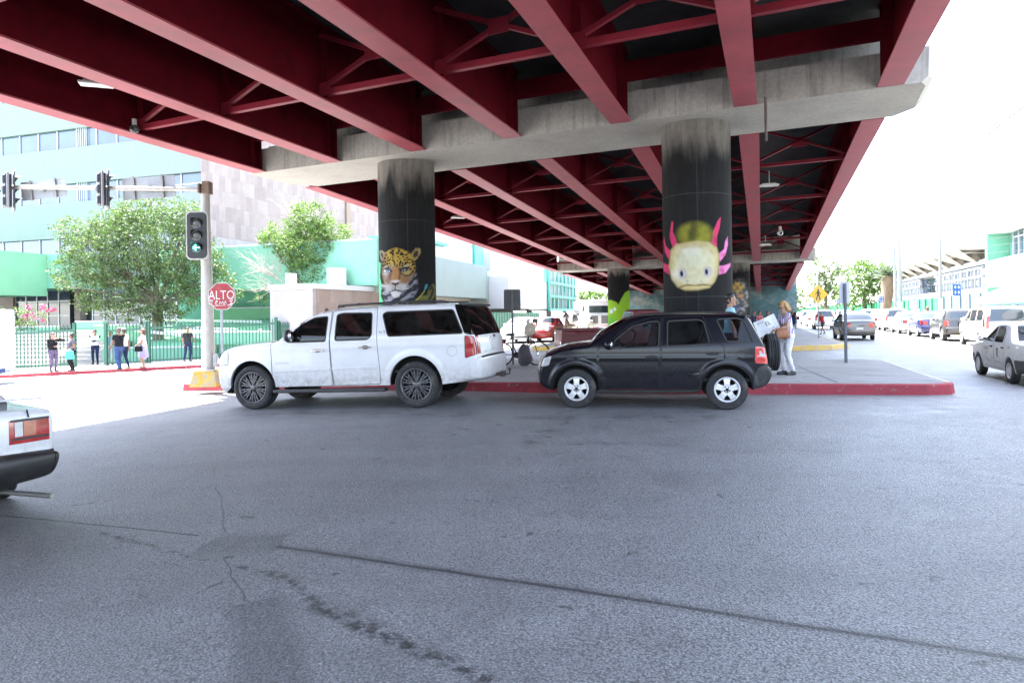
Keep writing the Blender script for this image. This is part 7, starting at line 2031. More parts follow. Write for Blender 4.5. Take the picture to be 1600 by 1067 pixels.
# ---- people on the forecourt at the left
PG = 'people waiting along the forecourt fence'
def fore(px, py, rz, label, **k):
    g = on_ground(px, py, .15); return person(label, g, rz, group=PG, **k)
fore(83, 580.5, RIGHT_ - .5, 'woman in a black jacket and patterned leggings with a hand at her mouth', H=1.62, skin=SK1, top=BK, bottom=blotch('leopard leggings', (.05, .04, .08), (.16, .12, .20), 24), shoes=M_SHOE, hairstyle='pony', female=True, girth=1.12, sleeve=2, lh=(.12, -.24, 1.46), rh=(-.06, -.22, 1.12), head=(.15, 0))
o, i_ = fore(113, 580, LEFT + .9, 'woman in a grey top and black trousers carrying a cream and a turquoise bag', H=1.56, skin=SK2, top=cloth('grey pink', (.12, .11, .13)), bottom=BK, shoes=M_SHOE, hairstyle='curly', female=True, girth=1.18, sleeve=.5, lh=(.22, -.2, 1.0), rh=(-.2, -.22, 1.02), head=(-.2, .1))
p = world_of(o, i_['lw']); bag('shopping_bag', 'turquoise cloth bag held by the woman in black trousers', p + Vector((.06, -.05, -.22)), (.34, .16, .36), cloth('turquoise', (.10, .52, .50)), [p + Vector((-.04, -.05, -.06)), p + Vector((.06, -.05, .02)), p + Vector((.16, -.05, -.06))])
p = world_of(o, i_['rw']); bag('shopping_bag', 'cream cloth bag held by the woman in black trousers', p + Vector((-.04, -.06, -.16)), (.34, .14, .24), cloth('cream', (.60, .55, .42)), [p + Vector((-.1, -.05, -.06)), p + Vector((0, -.05, .02)), p + Vector((.1, -.05, -.06))])
p = at(149, 566, 33.45); p.z = ground_z(-25) + .15 + (ZB - ground_z(-25) - .15) / 9 - 0.02
person('man in a white shirt with dark sleeves, arms folded, standing on the lowest step', p, .35, 1.68, SK2, W_, NV, M_SHOE, M_HAIRB, 'short', False, 1.05, 2, lh=(-.12, -.22, 1.16), rh=(.13, -.25, 1.18), sleeve_mat=NV, group=PG, head=(.4, .05))
fore(173, 570, .2, 'man in a pale grey shirt behind the open gate', H=1.62, skin=SK2, top=cloth('grey blue', (.22, .28, .34)), bottom=cloth('pale trousers', (.42, .43, .48)), shoes=M_SHOE, hairstyle='short', hair=M_HAIRG, girth=1.05)
fore(186.5, 578, LEFT - .45, 'man in a black T-shirt and blue jeans with grey hair, seen from behind', H=1.68, skin=SK2, top=BK, bottom=JN, shoes=M_SHOE, hair=M_HAIRG, hairstyle='short', girth=1.1, lh=(.1, -.36, .95), rh=(-.12, -.36, .92), lf=(.10, .1), rf=(-.10, -.12), sleeve=.6)
fore(194, 576.5, LEFT - .3, 'person in a white shirt and dark jeans wearing a pale cap', H=1.66, skin=SK2, top=W_, bottom=DJ, shoes=M('tan shoe', (.3, .16, .08), .6), hairstyle='short', female=True, lh=(.15, -.3, 1.0), cap=cloth('pale cap', (.5, .48, .45)), lf=(.1, -.1), rf=(-.1, .12))
o, i_ = fore(224, 574, LEFT + .35, 'woman in a white blouse and lilac skirt with a black bag, by the fence post', H=1.60, skin=SK1, top=W_, bottom=cloth('lilac', (.42, .38, .60)), shoes=M('pale sandal', (.4, .25, .22), .6), hairstyle='bob', hair=M('brown hair', (.10, .05, .03), .5), female=True, girth=1.22, legs='skirt', lh=(.2, -.22, 1.0), rh=(-.22, -.12, .92))
p = world_of(o, i_['lw']); bag('handbag', 'black handbag on the arm of the woman in the white blouse', p + Vector((.12, -.08, -.14)), (.32, .14, .24), BK, [p + Vector((0, -.05, -.05)), p + Vector((.12, -.03, .1)), p + Vector((.24, -.05, -.05))])
g = on_ground(284, 566, .15); g = Vector((g.x, g.y + .6, g.z)); person('man in a dark T-shirt standing behind the fence left of the tall pole', g, .9, 1.6, SK2, cloth('charcoal', (.03, .032, .035)), DJ, M_SHOE, M_HAIRB, 'short', False, 1.05, .6, lh=(.32, .0, 1.05), rh=(-.25, -.1, .9), lf=(.12, 0), rf=(-.25, -.15), group=PG)
g = at(407, 560, 35.2); g.z = at(407, 514, 35.2).z - 1.6; person('person in a pink shirt and white hat behind the picket fence, above the white hood', g, .6, 1.58, SK1, cloth('pink', (.55, .22, .36)), DJ, M_SHOE, M_HAIRG, 'short', True, 1.1, .6, cap=W_, group=PG)
# ---- under and beyond the viaduct
g = Vector(((885 - 800) / F * 33.5, 33.5, 0)); o, i_ = person('woman in a tan patterned blouse with a beige shoulder bag, beyond the maroon pickup', g, RIGHT_ - .2, 1.68, SK1, blotch('tan blouse', (.34, .20, .11), (.08, .05, .04), 18), JN, M_SHOE, M_HAIRB, 'pony', True, 1.05, .6, lh=(.1, -.34, 1.12), rh=(-.1, -.3, 1.1))
bag('handbag', 'beige shoulder bag of the woman in the tan blouse', g + Vector((.12, -.24, .92)), (.3, .12, .24), cloth('beige', (.48, .40, .30)), [g + Vector((.0, -.22, 1.02)), g + Vector((-.05, -.16, 1.25)), g + Vector((.02, -.08, 1.42))])
BG = 'people under the far end of the viaduct'
for px, d, lab, tp, hs in ((1187, 34, 'dark-haired person in a pink top under the viaduct, left of the newspaper', cloth('rose', (.40, .12, .14)), 'long'), (1200, 33, 'dark-haired person in black close behind the newspaper', BK, 'long'), (1178, 38, 'person in dark clothes beside the far bicycle', DJ, 'short')):
    g = Vector(((px - 800) / F * d, d, .2)); person(lab, g, .3, 1.45, SK2, tp, DJ, M_SHOE, M_HAIRB, hs, hs == 'long', 1.0, .6, group=BG)
g = Vector(((1240 - 800) / F * 56, 56, .2)); o, i_ = person('woman in black top and blue skirt walking on the far island, carrying a dark bag', g, LEFT + .9, 1.58, SK1, BK, NV, M_SHOE, M_HAIRB, 'long', True, 1.0, .4, legs='skirt', rf=(-.1, -.15), lf=(.1, .15))
bag('handbag', 'dark bag of the woman in black on the far island', g + Vector((.3, -.1, .85)), (.3, .16, .26), NV, [g + Vector((.3, -.1, .95)), g + Vector((.2, -.05, 1.2)), g + Vector((.1, -.02, 1.38))])
g = Vector(((1285 - 800) / F * 47, 47, 0)); person('person in a red shirt and dark shorts crossing the road by the yellow sign', g, LEFT + .4, 1.5, SK2, cloth('red', (.42, .03, .035)), cloth('dark shorts', (.06, .055, .05)), M_SHOE, M_HAIRB, 'short', False, 1.05, 2, legs='shorts', lh=(.1, -.25, 1.35), rh=(-.2, -.15, .9), lf=(.1, -.3), rf=(-.1, .32), lean=.25)
RG = 'people behind the parked cars on the right'
def rp(px, d, ytop, label, **k):
    g = Vector(((px - 800) / F * d, d, .15)); z = at(px, ytop, d).z; person(label, g, k.pop('rz', .4), max(1.4, min(1.85, z - .15)), **k, group=RG)
rp(1449, 50, 479, 'woman with long brown hair and an olive top in front of the green hoarding', rz=AWAY, top=cloth('olive', (.22, .24, .12)), bottom=DJ, hair=M('brown hair', (.10, .05, .03)), hairstyle='long', female=True, skin=SK1)
rp(1533, 38.5, 475, 'person in a red and white cap behind the cream minivan, left one of two', top=cloth('maroon', (.25, .05, .06)), bottom=DJ, skin=SK2, cap=cloth('cap red', (.45, .12, .12)))
rp(1540, 39, 477, 'person with a pale cap behind the cream minivan, right one of two', top=cloth('dusty', (.3, .2, .18)), bottom=DJ, skin=SK2, cap=cloth('pale cap', (.5, .48, .45)))
rp(1561, 38, 472.5, 'man in a black cap in front of the green wall', top=BK, bottom=DJ, skin=SK1, cap=BK)
rp(1396, 62, 480, 'person with dark hair at the foot of the pale street lamp', top=BK, bottom=DJ, skin=SK2)
rp(1305, 55, 489, 'person in white by the cars ahead of the grey sedan', top=W_, bottom=DJ, skin=SK2)
# ------------------------------------------------------------------ signals, signs, bicycle
M_SIGPOLE = M('weathered white pole paint', (0.50, 0.485, 0.45), 0.6, var=0.2, scale=3, dirt=((0.22, 0.15, 0.10), 0.5, 3.5), stretch=(1, 1, .5))
M_SIGBLK = M('signal black', (0.014, 0.014, 0.015), 0.45, var=.2)
M_SIGGREY = M('signal dark grey', (0.055, 0.06, 0.07), 0.5, var=.25)
M_GALV = M('sign back metal', (.32, .34, .36), .5, metal=.2, var=.2, scale=2.5, dirt=((.2, .18, .16), .3, 4))
M_DKSIGN = M('dark sign back', (.075, .075, .08), .6, var=.25)
pb = on_ground(319, 602, .2); pb.y -= 0; PD = pb.y
tp = thing('traffic_signal_pole', 'tall off-white traffic signal pole with a long mast arm and yellow and grey concrete foot', 'traffic signal pole', (pb.x, pb.y, ground_z(pb.x) + .2))
T = lambda px, py, d: at(px, py, d) - Vector(tp.location)
top = T(321, 284, PD); base_t = T(325, 574, PD)
mb = MB(); mb.tube([tuple(T(326, 580, PD)), tuple(T(320.5, 285, PD))], [.158, .098], 16); mb.build('shaft', M_SIGPOLE, tp)
mb = MB(); b0 = .33; b1 = .26; h = .36
mb.add([(-b0, -b0, -.01), (b0, -b0, -.01), (b0, b0, -.01), (-b0, b0, -.01), (-b1, -b1, h), (b1, -b1, h), (b1, b1, h), (-b1, b1, h)], [(3, 2, 1, 0), (4, 5, 6, 7), (0, 1, 5, 4), (1, 2, 6, 5), (2, 3, 7, 6), (3, 0, 4, 7)])
ft = mb.build('foot', worn_paint('yellow foot paint', (.62, .40, .06), (.36, .34, .30), .7, 3.0), tp); ft.location = (base_t.x + .015, 0, -.0)
mb = MB(); q = T(325, 573, PD); mb.box((q.x, q.y, h + .02), (.46, .46, .05), 0, 0, .01); mb.build('base_plate', M_SIGPOLE, tp)
mb = MB(); mb.box(tuple(T(337, 563, PD - .1)), (.09, .09, .32), 0, 0, .01); mb.build('junction_box', M_GALV, tp)
# mast arm reaching left and slightly towards us
a0 = T(318, 296, PD); a1 = T(-420, 288, PD - 1.0)
mb = MB(); mb.tube([tuple(a0), tuple(a0.lerp(a1, .5)), tuple(a1)], [.055, .05, .04], 12); mb.build('mast_arm', M_SIGPOLE, tp)
mb = MB(); mb.box(tuple(T(324, 294, PD)), (.17, .24, .30), 0, 0, .01); mb.box(tuple(T(313, 295, PD - .05)), (.05, .22, .24), 0, 0, .01); mb.build('arm_bracket', M('rusty bracket', (.20, .13, .09), .75, var=.4, scale=8), tp)
def arm_pt(px):
    k = (px - 318) / (-420 - 318); return tp.location + a0.lerp(a1, k)
def signal(pos, rz, label, lit=None, s=1.0, edge=None, back=True):
    """three-lamp signal whose lamps look along local -y; pos is its centre"""
    t = thing('traffic_signal', label, 'traffic signal', pos, rz, 'traffic signals')
    W_, H_ = .52 * s, 1.24 * s
    def plate_pts(w, h, r):
        P = []
        for cx, cz, a in ((w / 2 - r, h / 2 - r, 0), (-w / 2 + r, h / 2 - r, 90), (-w / 2 + r, -h / 2 + r, 180), (w / 2 - r, -h / 2 + r, 270)):
            P += [(cx + r * cos(radians(a + 15 * k)), cz + r * sin(radians(a + 15 * k))) for k in range(7)]
        return P
    if edge:
        mb = MB(); mb.prism(plate_pts(W_ + .085 * s, H_ + .085 * s, .14 * s), .012, .03); mb.build('backplate_border', edge, t)
    mb = MB(); mb.prism(plate_pts(W_, H_, .11 * s), -.012, .011); mb.build('backplate', M_SIGBLK if edge else M_SIGGREY, t)
    mb = MB(); mb.box((0, .10 * s + .03, 0), (.30 * s, .18 * s, 1.0 * s), 0, 0, .04 * s)
    for k in (-1, 0, 1): mb.box((0, .20 * s + .03, k * .33 * s), (.24 * s, .10 * s, .25 * s), 0, 0, .06 * s)
    mb.build('housing', M_SIGGREY if not edge else M_SIGBLK, t)
    for k in (1, 0, -1):
        z = k * .33 * s; on = lit and k == -1
        mb = MB(); mb.lathe([(.001, -.02), (.08 * s, -.024), (.125 * s, -.014), (.13 * s, -.0125)], (0, 0, z), 24, 'Y'); lens = mb.build('lens', M('dark lens', (.055, .05, .045), .25, coat=.3) if not on else M('arrow lens', (.01, .05, .045), .3, coat=.3), t)
        # hood over the upper half
        vs = []; n = 18
        for i in range(n + 1):
            a = radians(-25) + radians(230) * i / n
            for (r, y) in ((.142 * s, -.012), (.135 * s, -.20 * s if 5 < i < 13 else -.20 * s * max(.25, 1 - abs(i - 9) / 11))): vs.append((r * cos(a), y, z + r * sin(a)))
        mb = MB(); mb.add(vs, [(2 * i, 2 * i + 1, 2 * i + 3, 2 * i + 2) for i in range(n)], 0, True); mb.build('visor', M_SIGBLK, t)
        if edge:
            mb = MB(); mb.tube([(.131 * s * cos(a), -.02, z + .131 * s * sin(a)) for a in [2 * pi * i / 24 for i in range(25)]], .006 * s, 6, 0, False); mb.build('lens_ring', M_GALV, t)
        if on:
            mb = MB(); y = -.033; w = .028 * s
            for a, b_ in (((-.085, 0), (.085, 0)), ((-.09, 0), (-.01, .075)), ((-.09, 0), (-.01, -.075))): mb.bar((a[0] * s, y, z + a[1] * s), (b_[0] * s, y, z + b_[1] * s), .008, w, 0, (0, 0, 1) if a[1] == b_[1] else (0.7, 0, .7 * (1 if b_[1] < 0 else -1)))
            mb.build('arrow', M('arrow light', (.1, .8, .65), .4, emit=((.10, .95, .75), 1.1)), t)
    if not edge:
        mb = MB(); mb.box((-.2 * s, .16 * s, 0), (.05, .05, 1.06 * s), 0, 0, .01); mb.build('strap', M_GALV, t)
    return t
sp_ = at(307.5, 368, PD - .30)
signal(sp_, .0, 'traffic signal with a white-edged back plate and lit green left arrow on the tall pole', True, 0.89, M_SIGPOLE)
p = arm_pt(166); p.z += .0; signal(at(167, 297, p.y + .02), pi - .82, 'dark traffic signal seen from behind on the mast arm, next to the pole', None, .80)
p = arm_pt(19); signal(at(21, 299, p.y + .02), pi - .82, 'dark traffic signal seen from behind on the mast arm at the left edge', None, .80)
def arm_sign(px0, px1, py0, py1, label, tilt):
    p = arm_pt((px0 + px1) / 2); a = at(px0, py1, p.y + .12); b_ = at(px1, py0, p.y + .12); c = (a + b_) / 2
    t = thing('street_sign', label, 'sign', c, 0, 'sign backs on the mast arm'); w, h = b_.x - a.x, b_.z - a.z
    mb = MB(); mb.box((0, 0, 0), (w, .012, h), 0, 0, .004); pl = mb.build('panel', M_GALV, t); pl.rotation_euler = (0, tilt, 0)
    for x in (-.27, .27):
        mb = MB(); mb.box((w * x, -.03, 0), (.035, .04, h * 1.12)); q = mb.build('clamp', M('clamp metal', (.26, .25, .24), .5, metal=.5), t); q.rotation_euler = (0, tilt, 0)
    mb = MB(); mb.box((0, -.07, .0), (.10, .12, .10)); mb.build('bracket', M_GALV, t)
arm_sign(34, 104, 281, 311, 'blank metal back of a sign on the mast arm between the two dark signals', -.10)
arm_sign(192, 274, 276, 311, 'blank metal back of a sign on the mast arm beside the tall pole', -.06)
# stop sign
d = PD - .45; p = at(346.5, 463, d); g = at(342.5, 575, d)
ss_ = thing('stop_sign', 'red octagonal ALTO stop sign with white scribble on a grey post', 'stop sign', (p.x, p.y, ground_z(p.x) + .2))
r = 20.5 / F * d / cos(pi / 8) * 1.02; zc = p.z - ss_.location.z
oc = lambda r: [(r * cos(pi / 8 + k * pi / 4), zc + r * sin(pi / 8 + k * pi / 4)) for k in range(8)]
mb = MB(); mb.prism(oc(r), -.004, .008); mb.build('border', M('sign white', (.62, .61, .60), .45, var=.08), ss_)
mb = MB(); mb.prism(oc(r * .955), -.008, -.0045); mb.build('face', M('sign red', (.34, .022, .03), .42, var=.15, dirt=((.45, .25, .25), .3, 6)), ss_)
vs, fs = text_mb('ALTO', .30); sc = .62 / (max(v.x for v in vs) - min(v.x for v in vs))
vs2 = [(v.x * sc, -.0115, zc + .02 + v.y * sc * 1.25) for v in vs]
mb = MB(); mb.add(vs2, fs); mb.build('lettering', M('sign white'  , (.6, .6, .6)), ss_)
random.seed(5); mb = MB()
def scrawl(P, w=.010): mb.tube([(x, -.0115, zc + z) for x, z in catmull(P, 4)], w, 4)
scrawl([(-.30, -.10), (-.22, -.09), (-.24, -.17), (-.29, -.19), (-.27, -.11), (-.20, -.10)]); scrawl([(-.16, -.17), (-.10, -.12), (-.13, -.11), (-.14, -.18), (-.08, -.20)]); scrawl([(-.05, -.20), (-.04, -.12), (.0, -.18), (.02, -.12), (.06, -.19), (.09, -.12), (.12, -.18)])
scrawl([(.27, -.10), (.20, -.11), (.25, -.16), (.19, -.20), (.28, -.17), (.14, -.22)], .014); scrawl([(-.31, -.13), (-.22, -.21), (-.05, -.225), (.1, -.21)], .007); scrawl([(.16, -.275), (.19, -.265), (.175, -.29), (.16, -.275)], .008)
mb.build('scribble', M('white spray paint', (.66, .63, .63), .6), ss_)
mb = MB(); mb.box((-.02, .03, zc / 2 + .1), (.06, .04, zc + .2 + .1), 0, 0, .005); mb.build('post', M_GALV, ss_)
# grey sign backs on posts
def back_sign(px0, px1, py0, py1, ybase, label, mat, postmat, dz=.2, post_top=None):
    c = (px0 + px1) / 2; g = on_ground(c, ybase, dz); d = g.y; a = at(px0, py1, d); b_ = at(px1, py0, d)
    t = thing('road_sign', label, 'sign', g); w, h = b_.x - a.x, b_.z - a.z; z = (a.z + b_.z) / 2 - g.z
    mb = MB(); P = round_poly([(-w / 2, z - h / 2), (w / 2, z - h / 2), (w / 2, z + h / 2), (-w / 2, z + h / 2)], .05, 4); mb.prism(P, .03, .04); mb.build('panel', mat, t)
    mb = MB(); zt = z + h * .42; mb.box((0, 0, zt / 2), (.065, .05, zt), 0, 0, .006); mb.build('post', postmat, t)
    return t
back_sign(789, 814.5, 452, 486, 570, 'dark blank road sign back on a grey post beside the leaning bicycle', M_DKSIGN, M('post grey', (.12, .12, .12), .6))
back_sign(1314, 1330, 440, 474.5, 567, 'pale blank road sign back on a grey post at the right of the island', M('pale sign back', (.42, .44, .50), .5, var=.12), M('post slate', (.085, .095, .115), .55))
# yellow pedestrian crossing sign
g = on_ground(1279.5, 529, .2); d = g.y; p = at(1279.5, 460, d); yc = thing('crossing_sign', 'yellow diamond sign with a black walking figure on a thin post', 'sign', g)
r = 15.2 / F * d; z = p.z - g.z; dm = lambda r: [(r, z), (0, z + r), (-r, z), (0, z - r)]
mb = MB(); mb.prism(round_poly(dm(r), .06, 3), -.01, 0); mb.build('panel', M('sign yellow', (.62, .36, .025), .45, var=.1), yc)
mb = MB(); k = r / .46; X = lambda x, y: (x * k, -.014, z + y * k)
mb.ball(X(0, .21), (.04 * k, .004, .045 * k), 10, 6)
for P, w in (([(0.0, .16), (-.015, .0)], .085), ([(-.01, .02), (.06, -.12), (.075, -.26)], .05), ([(-.02, .02), (-.06, -.12), (-.10, -.25)], .05), ([(.02, .13), (.09, .05), (.06, -.03)], .035), ([(-.02, .13), (-.10, .07), (-.13, -.02)], .035), ([(.07, -.26), (.11, -.255)], .03), ([(-.10, -.25), (-.06, -.25)], .03)):
    for i in range(len(P) - 1): mb.bar(X(*P[i]), X(*P[i + 1]), .004, w * k, 0, (1, 0, .001))
mb.build('walking_figure', M_SIGBLK, yc)
mb = MB(); mb.tube([(0, .02, 0), (0, .02, z + r * .6)], .035, 8); mb.build('post', M_POLE, yc)
# bicycle leaning on the dark sign
def bicycle(loc, rz, label, col, lean=.12, hat=False, s=1.0):
    t = thing('bicycle', label, 'bicycle', loc, rz); t.rotation_euler = (lean, 0, rz); t.scale = (s, s, s)
    M_F = M('bicycle ' + col[0], col[1], .4, var=.2); R_ = .33
    for x in (-.52, .52):
        mb = MB(); mb.tube([(x + R_ * cos(a), 0, R_ + R_ * sin(a)) for a in [2 * pi * k / 28 for k in range(29)]], .024, 6, 0, False); w_ = mb.build('wheel', M_TYRE, t)
        mb = MB()
        for k in range(14): a = 2 * pi * k / 14; mb.tube([(x, 0, R_), (x + R_ * cos(a), 0, R_ + R_ * sin(a))], .0025, 3)
        mb.tube([(x, -.05, R_), (x, .05, R_)], .02, 8); mb.build('spokes', M_CHROME, w_)
    bb, st, hd, rw, fw = (-.08, 0, .29), (-.22, 0, .80), (.36, 0, .82), (-.52, 0, R_), (.52, 0, R_)
    mb = MB()
    for a, b_, r in ((bb, st, .017), (st, hd, .016), (bb, (.38, 0, .72), .019), (bb, rw, .012), (st, rw, .011), ((.345, 0, .90), fw, .015)): mb.tube([a, b_], r, 8)
    mb.build('frame', M_F, t)
    mb = MB(); mb.tube([(.30, -.28, .98), (.36, -.20, 1.0), (.34, 0, .97), (.36, .20, 1.0), (.30, .28, .98)], .012, 8); mb.tube([(.345, 0, .9), (.34, 0, .97)], .014, 8); mb.build('handlebar', M_CHROME, t)
    mb = MB(); mb.ball((-.25, 0, .88), (.14, .075, .035), 12, 6); mb.tube([(-.22, 0, .80), (-.235, 0, .87)], .013, 8); mb.build('saddle', M_BLKP, t)
    mb = MB(); mb.lathe([(.09, -.008), (.09, .008), (.02, .008)], (bb[0], -.03, bb[2]), 18, 'Y'); mb.tube([(bb[0], -.06, bb[2]), (bb[0] + .12, -.06, bb[2] - .12), (bb[0] + .12, -.13, bb[2] - .12)], .01, 6); mb.tube([(bb[0], .06, bb[2]), (bb[0] - .12, .06, bb[2] + .12), (bb[0] - .12, .13, bb[2] + .12)], .01, 6); mb.build('crank', M_BLKP, t)
    for x in (-.52, .52):
        mb = MB(); vs = []
        for k in range(13):
            a = radians(20 + 140 * k / 12); 
            for y in (-.03, .03): vs.append((x + .365 * cos(a), y, R_ + .365 * sin(a)))
        mb.add(vs, [(2 * k, 2 * k + 1, 2 * k + 3, 2 * k + 2) for k in range(12)], 0, True); mb.build('mudguard', M_F, t)
    return t
g = on_ground(813, 570, .2); bicycle((g.x - .02, g.y - .25, g.z), 0.05, 'old dark red bicycle leaning on the blank sign post', ('dark red', (.09, .03, .025)), -.16)
mb = MB(); mb.ball((0, 0, 0), (.17, .05, .20), 16, 10); o = mb.build('straw_hat', M('straw', (.50, .42, .33), .8, var=.2)); o.location = (g.x + .28, g.y - .28, g.z + 1.02); o.rotation_euler = (.1, .2, .2); tag(o, 'round beige straw hat hanging on the bicycle handlebar', 'hat')
random.seed(4); mb = MB(); mb.ball((0, 0, 0), (.19, .15, .31), 20, 14)
for v in mb.v:
    k = 1 + .25 * noise.noise(v * 5) ; v *= k; v.z = max(v.z, -.30)
    if v.z < 0: v.x *= 1 + .35 * -v.z / .3
o = mb.build('cloth_sack', M('dark sack cloth', (.07, .06, .07), .9, var=.3, bmp=.3, bscale=20)); o.location = (g.x + .12, g.y - .42, g.z + .30); tag(o, 'dark slumped cloth sack against the bicycle frame', 'sack')
for px, d, lab in ((1186, 44, 'dark bicycle standing far back under the viaduct, behind the woman in white'),):
    x = (px - PX) / F * d; bicycle((x, d, .2), .1, lab, ('black', (.02, .02, .022)), .1)
# ------------------------------------------------------------------ trees and plants
def leafmat(name, col, trans=.25):
    if name in MC: return MC[name]
    m, nt, b, out = nodes(name)
    a = N(nt, 'ShaderNodeVertexColor', layer_name='paint')
    c = mixc(nt, 1.0, col, a.outputs['Color'], 'MULTIPLY'); L(nt, c, b.inputs['Base Color']); b.inputs['Roughness'].default_value = .62
    tr = N(nt, 'ShaderNodeBsdfTranslucent'); L(nt, mixc(nt, 1.0, c, (1.2, 1.35, .6), 'MULTIPLY'), tr.inputs[0])
    mx = N(nt, 'ShaderNodeMixShader'); mx.inputs[0].default_value = trans; L(nt, b.outputs[0], mx.inputs[1]); L(nt, tr.outputs[0], mx.inputs[2]); L(nt, mx.outputs[0], out.inputs[0])
    MC[name] = m; return m
M_BARK = M('bark', (.16, .12, .09), .9, var=.35, scale=6, bmp=.5, bscale=20, stretch=(1, 1, .3))
M_LEAF = leafmat('leaf green', (.080, .130, .050)); M_LEAF2 = leafmat('fresh leaf green', (.095, .165, .040)); M_LEAF3 = leafmat('grey green leaf', (.12, .155, .07)); M_BOUG = leafmat('magenta bract', (.36, .03, .17), .3)
def rnd(a, b_): return random.uniform(a, b_)
def leaves(blobs, n, size, clump=9, spread=.28, aspect=.45, droop=0.0, gaps=1.15):
    """leaf blades in small sprays scattered through the blobs (centre, radii)"""
    vs = []; fs = []; cols = []
    vol = [b_[1][0] * b_[1][1] * b_[1][2] for b_ in blobs]; tot = sum(vol)
    for (c, r), v in zip(blobs, vol):
        for _ in range(max(1, int(n * v / tot / clump))):
            while True:
                q = Vector((rnd(-1, 1), rnd(-1, 1), rnd(-1, 1)))
                l = q.length
                if l < 1 and rnd(0, 1) < .25 + .75 * l * l: break
            p = Vector((c[0] + q.x * r[0], c[1] + q.y * r[1], c[2] + q.z * r[2]))
            if gaps and size < .3 and noise.noise(p * gaps) < -.26: continue
            tone = rnd(.6, 1.3); ax = Vector((rnd(-1, 1), rnd(-1, 1), rnd(-.5, .6) - droop)).normalized()
            for k in range(clump):
                o = p + ax * rnd(-spread, spread) + Vector((rnd(-1, 1), rnd(-1, 1), rnd(-1, 1))) * spread * .35
                d = (ax * .5 + Vector((rnd(-1, 1), rnd(-1, 1), rnd(-.8, .8) - droop))).normalized(); s = size * rnd(.6, 1.25)
                w = d.cross(Vector((rnd(-1, 1), rnd(-1, 1), rnd(-1, 1)))).normalized() * s * aspect * .5
                i = len(vs); vs += [o - d * s * .5, o + w, o + d * s * .5, o - w]; fs.append((i, i + 1, i + 2, i + 3))
                t = tone * rnd(.8, 1.2); yl = rnd(.9, 1.15); cols += [(t * yl, t, t * rnd(.7, 1.1))] * 4
    return vs, fs, cols
def leafobj(name, data, mat, parent):
    vs, fs, cols = data; mb = MB(); mb.add(vs, fs); o = mb.build(name, mat, parent)
    ca = o.data.color_attributes.new('paint', 'FLOAT_COLOR', 'POINT')
    for i, c in enumerate(cols): ca.data[i].color = (*c, 1)
    return o
def tree(name, label, loc, trunk, limbs, blobs, n, size, mat, cat='tree', group=None, clump=9, spread=.28, droop=0, aspect=.45):
    t = thing(name, label, cat, loc, 0, group)
    if trunk: mb = MB(); mb.tube(trunk[0], trunk[1], 10); mb.build('trunk', M_BARK, t)
    mb = MB()
    for P, r in limbs: mb.tube(P, r, 6)
    if limbs: mb.build('limbs', M_BARK, t)
    leafobj('crown', leaves(blobs, n, size, clump, spread, aspect, droop), mat, t)
    return t
def limbset(start, targets, r0):
    out = []
    for q in targets:
        a = Vector(start); b_ = Vector(q); m = (a + b_) / 2 + Vector((rnd(-.2, .2), rnd(-.2, .2), rnd(0, .3)))
        out.append(([tuple(a), tuple(m), tuple(b_)], [r0, r0 * .6, r0 * .2]))
        for k in range(3):
            s_ = a.lerp(b_, rnd(.45, .95)); e = b_ + Vector((rnd(-.9, .9), rnd(-.9, .9), rnd(-.5, .7)))
            out.append(([tuple(s_), tuple((s_ + e) / 2 + Vector((0, 0, .1))), tuple(e)], [r0 * .3, r0 * .2, r0 * .07]))
    return out
random.seed(21)
# big tree behind the picket fence
d = 36.5; g = at(247, 541, d); D = lambda px, py, dd=0: tuple(at(px, py, d + dd) - g)
bl = [(D(235, 385), (2.6, 2.2, 1.9)), (D(165, 395), (2.0, 2.0, 1.7)), (D(292, 400), (1.9, 1.8, 2.0)), (D(240, 335), (2.0, 1.6, 1.0)), (D(190, 345), (1.5, 1.4, .9)), (D(125, 362), (1.25, 1.2, .8)), (D(118, 425), (1.3, 1.3, 1.1)), (D(180, 455), (1.9, 1.6, 1.1)), (D(255, 460), (1.9, 1.6, 1.3)),
      (D(325, 440), (1.3, 1.2, 1.4)), (D(350, 455), (.9, .9, .9)), (D(140, 470), (.9, .9, .6)), (D(300, 330), (.8, .8, .7)), (D(215, 318), (.7, .7, .5)), (D(185, 490), (1.0, .9, .6)), (D(250, 492), (1.2, 1.0, .7)), (D(95, 350), (.6, .6, .4)), (D(92, 445), (.5, .5, .4))]
tree('leafy_tree', 'large leafy tree behind the picket fence, left of the tall traffic pole', g, ([(0, 0, -.6), (.02, 0, .6), (-.05, .1, 1.6), (0, 0, 2.4)], [.36, .30, .27, .22]),
     limbset((0, 0, 2.2), [b_[0] for b_ in bl], .085), bl, 52000, .155, M_LEAF, spread=.34, droop=.25, clump=11)
# bush tree rising behind the plant room
d = 38; g = at(475, 470, d); D = lambda px, py, dd=0: tuple(at(px, py, d + dd) - g)
bl = [(D(480, 385), (1.7, 1.5, 1.4)), (D(445, 372), (1.2, 1.2, 1.0)), (D(515, 372), (1.2, 1.2, 1.0)), (D(490, 340), (1.2, 1.1, .8)), (D(485, 420), (1.2, 1.1, 1.0)), (D(532, 368), (.6, .7, .5)), (D(540, 392), (.45, .5, .5)), (D(420, 375), (.6, .6, .5)), (D(470, 325), (.6, .6, .35)), (D(505, 325), (.5, .5, .35))]
tree('bushy_tree', 'rounded bushy tree growing behind the plant room', g, ([(0, 0, -2), (0, 0, .3), (.05, 0, 1.2)], [.2, .16, .12]), limbset((0, 0, .6), [b_[0] for b_ in bl], .05), bl, 22000, .145, M_LEAF2, spread=.3, clump=10)
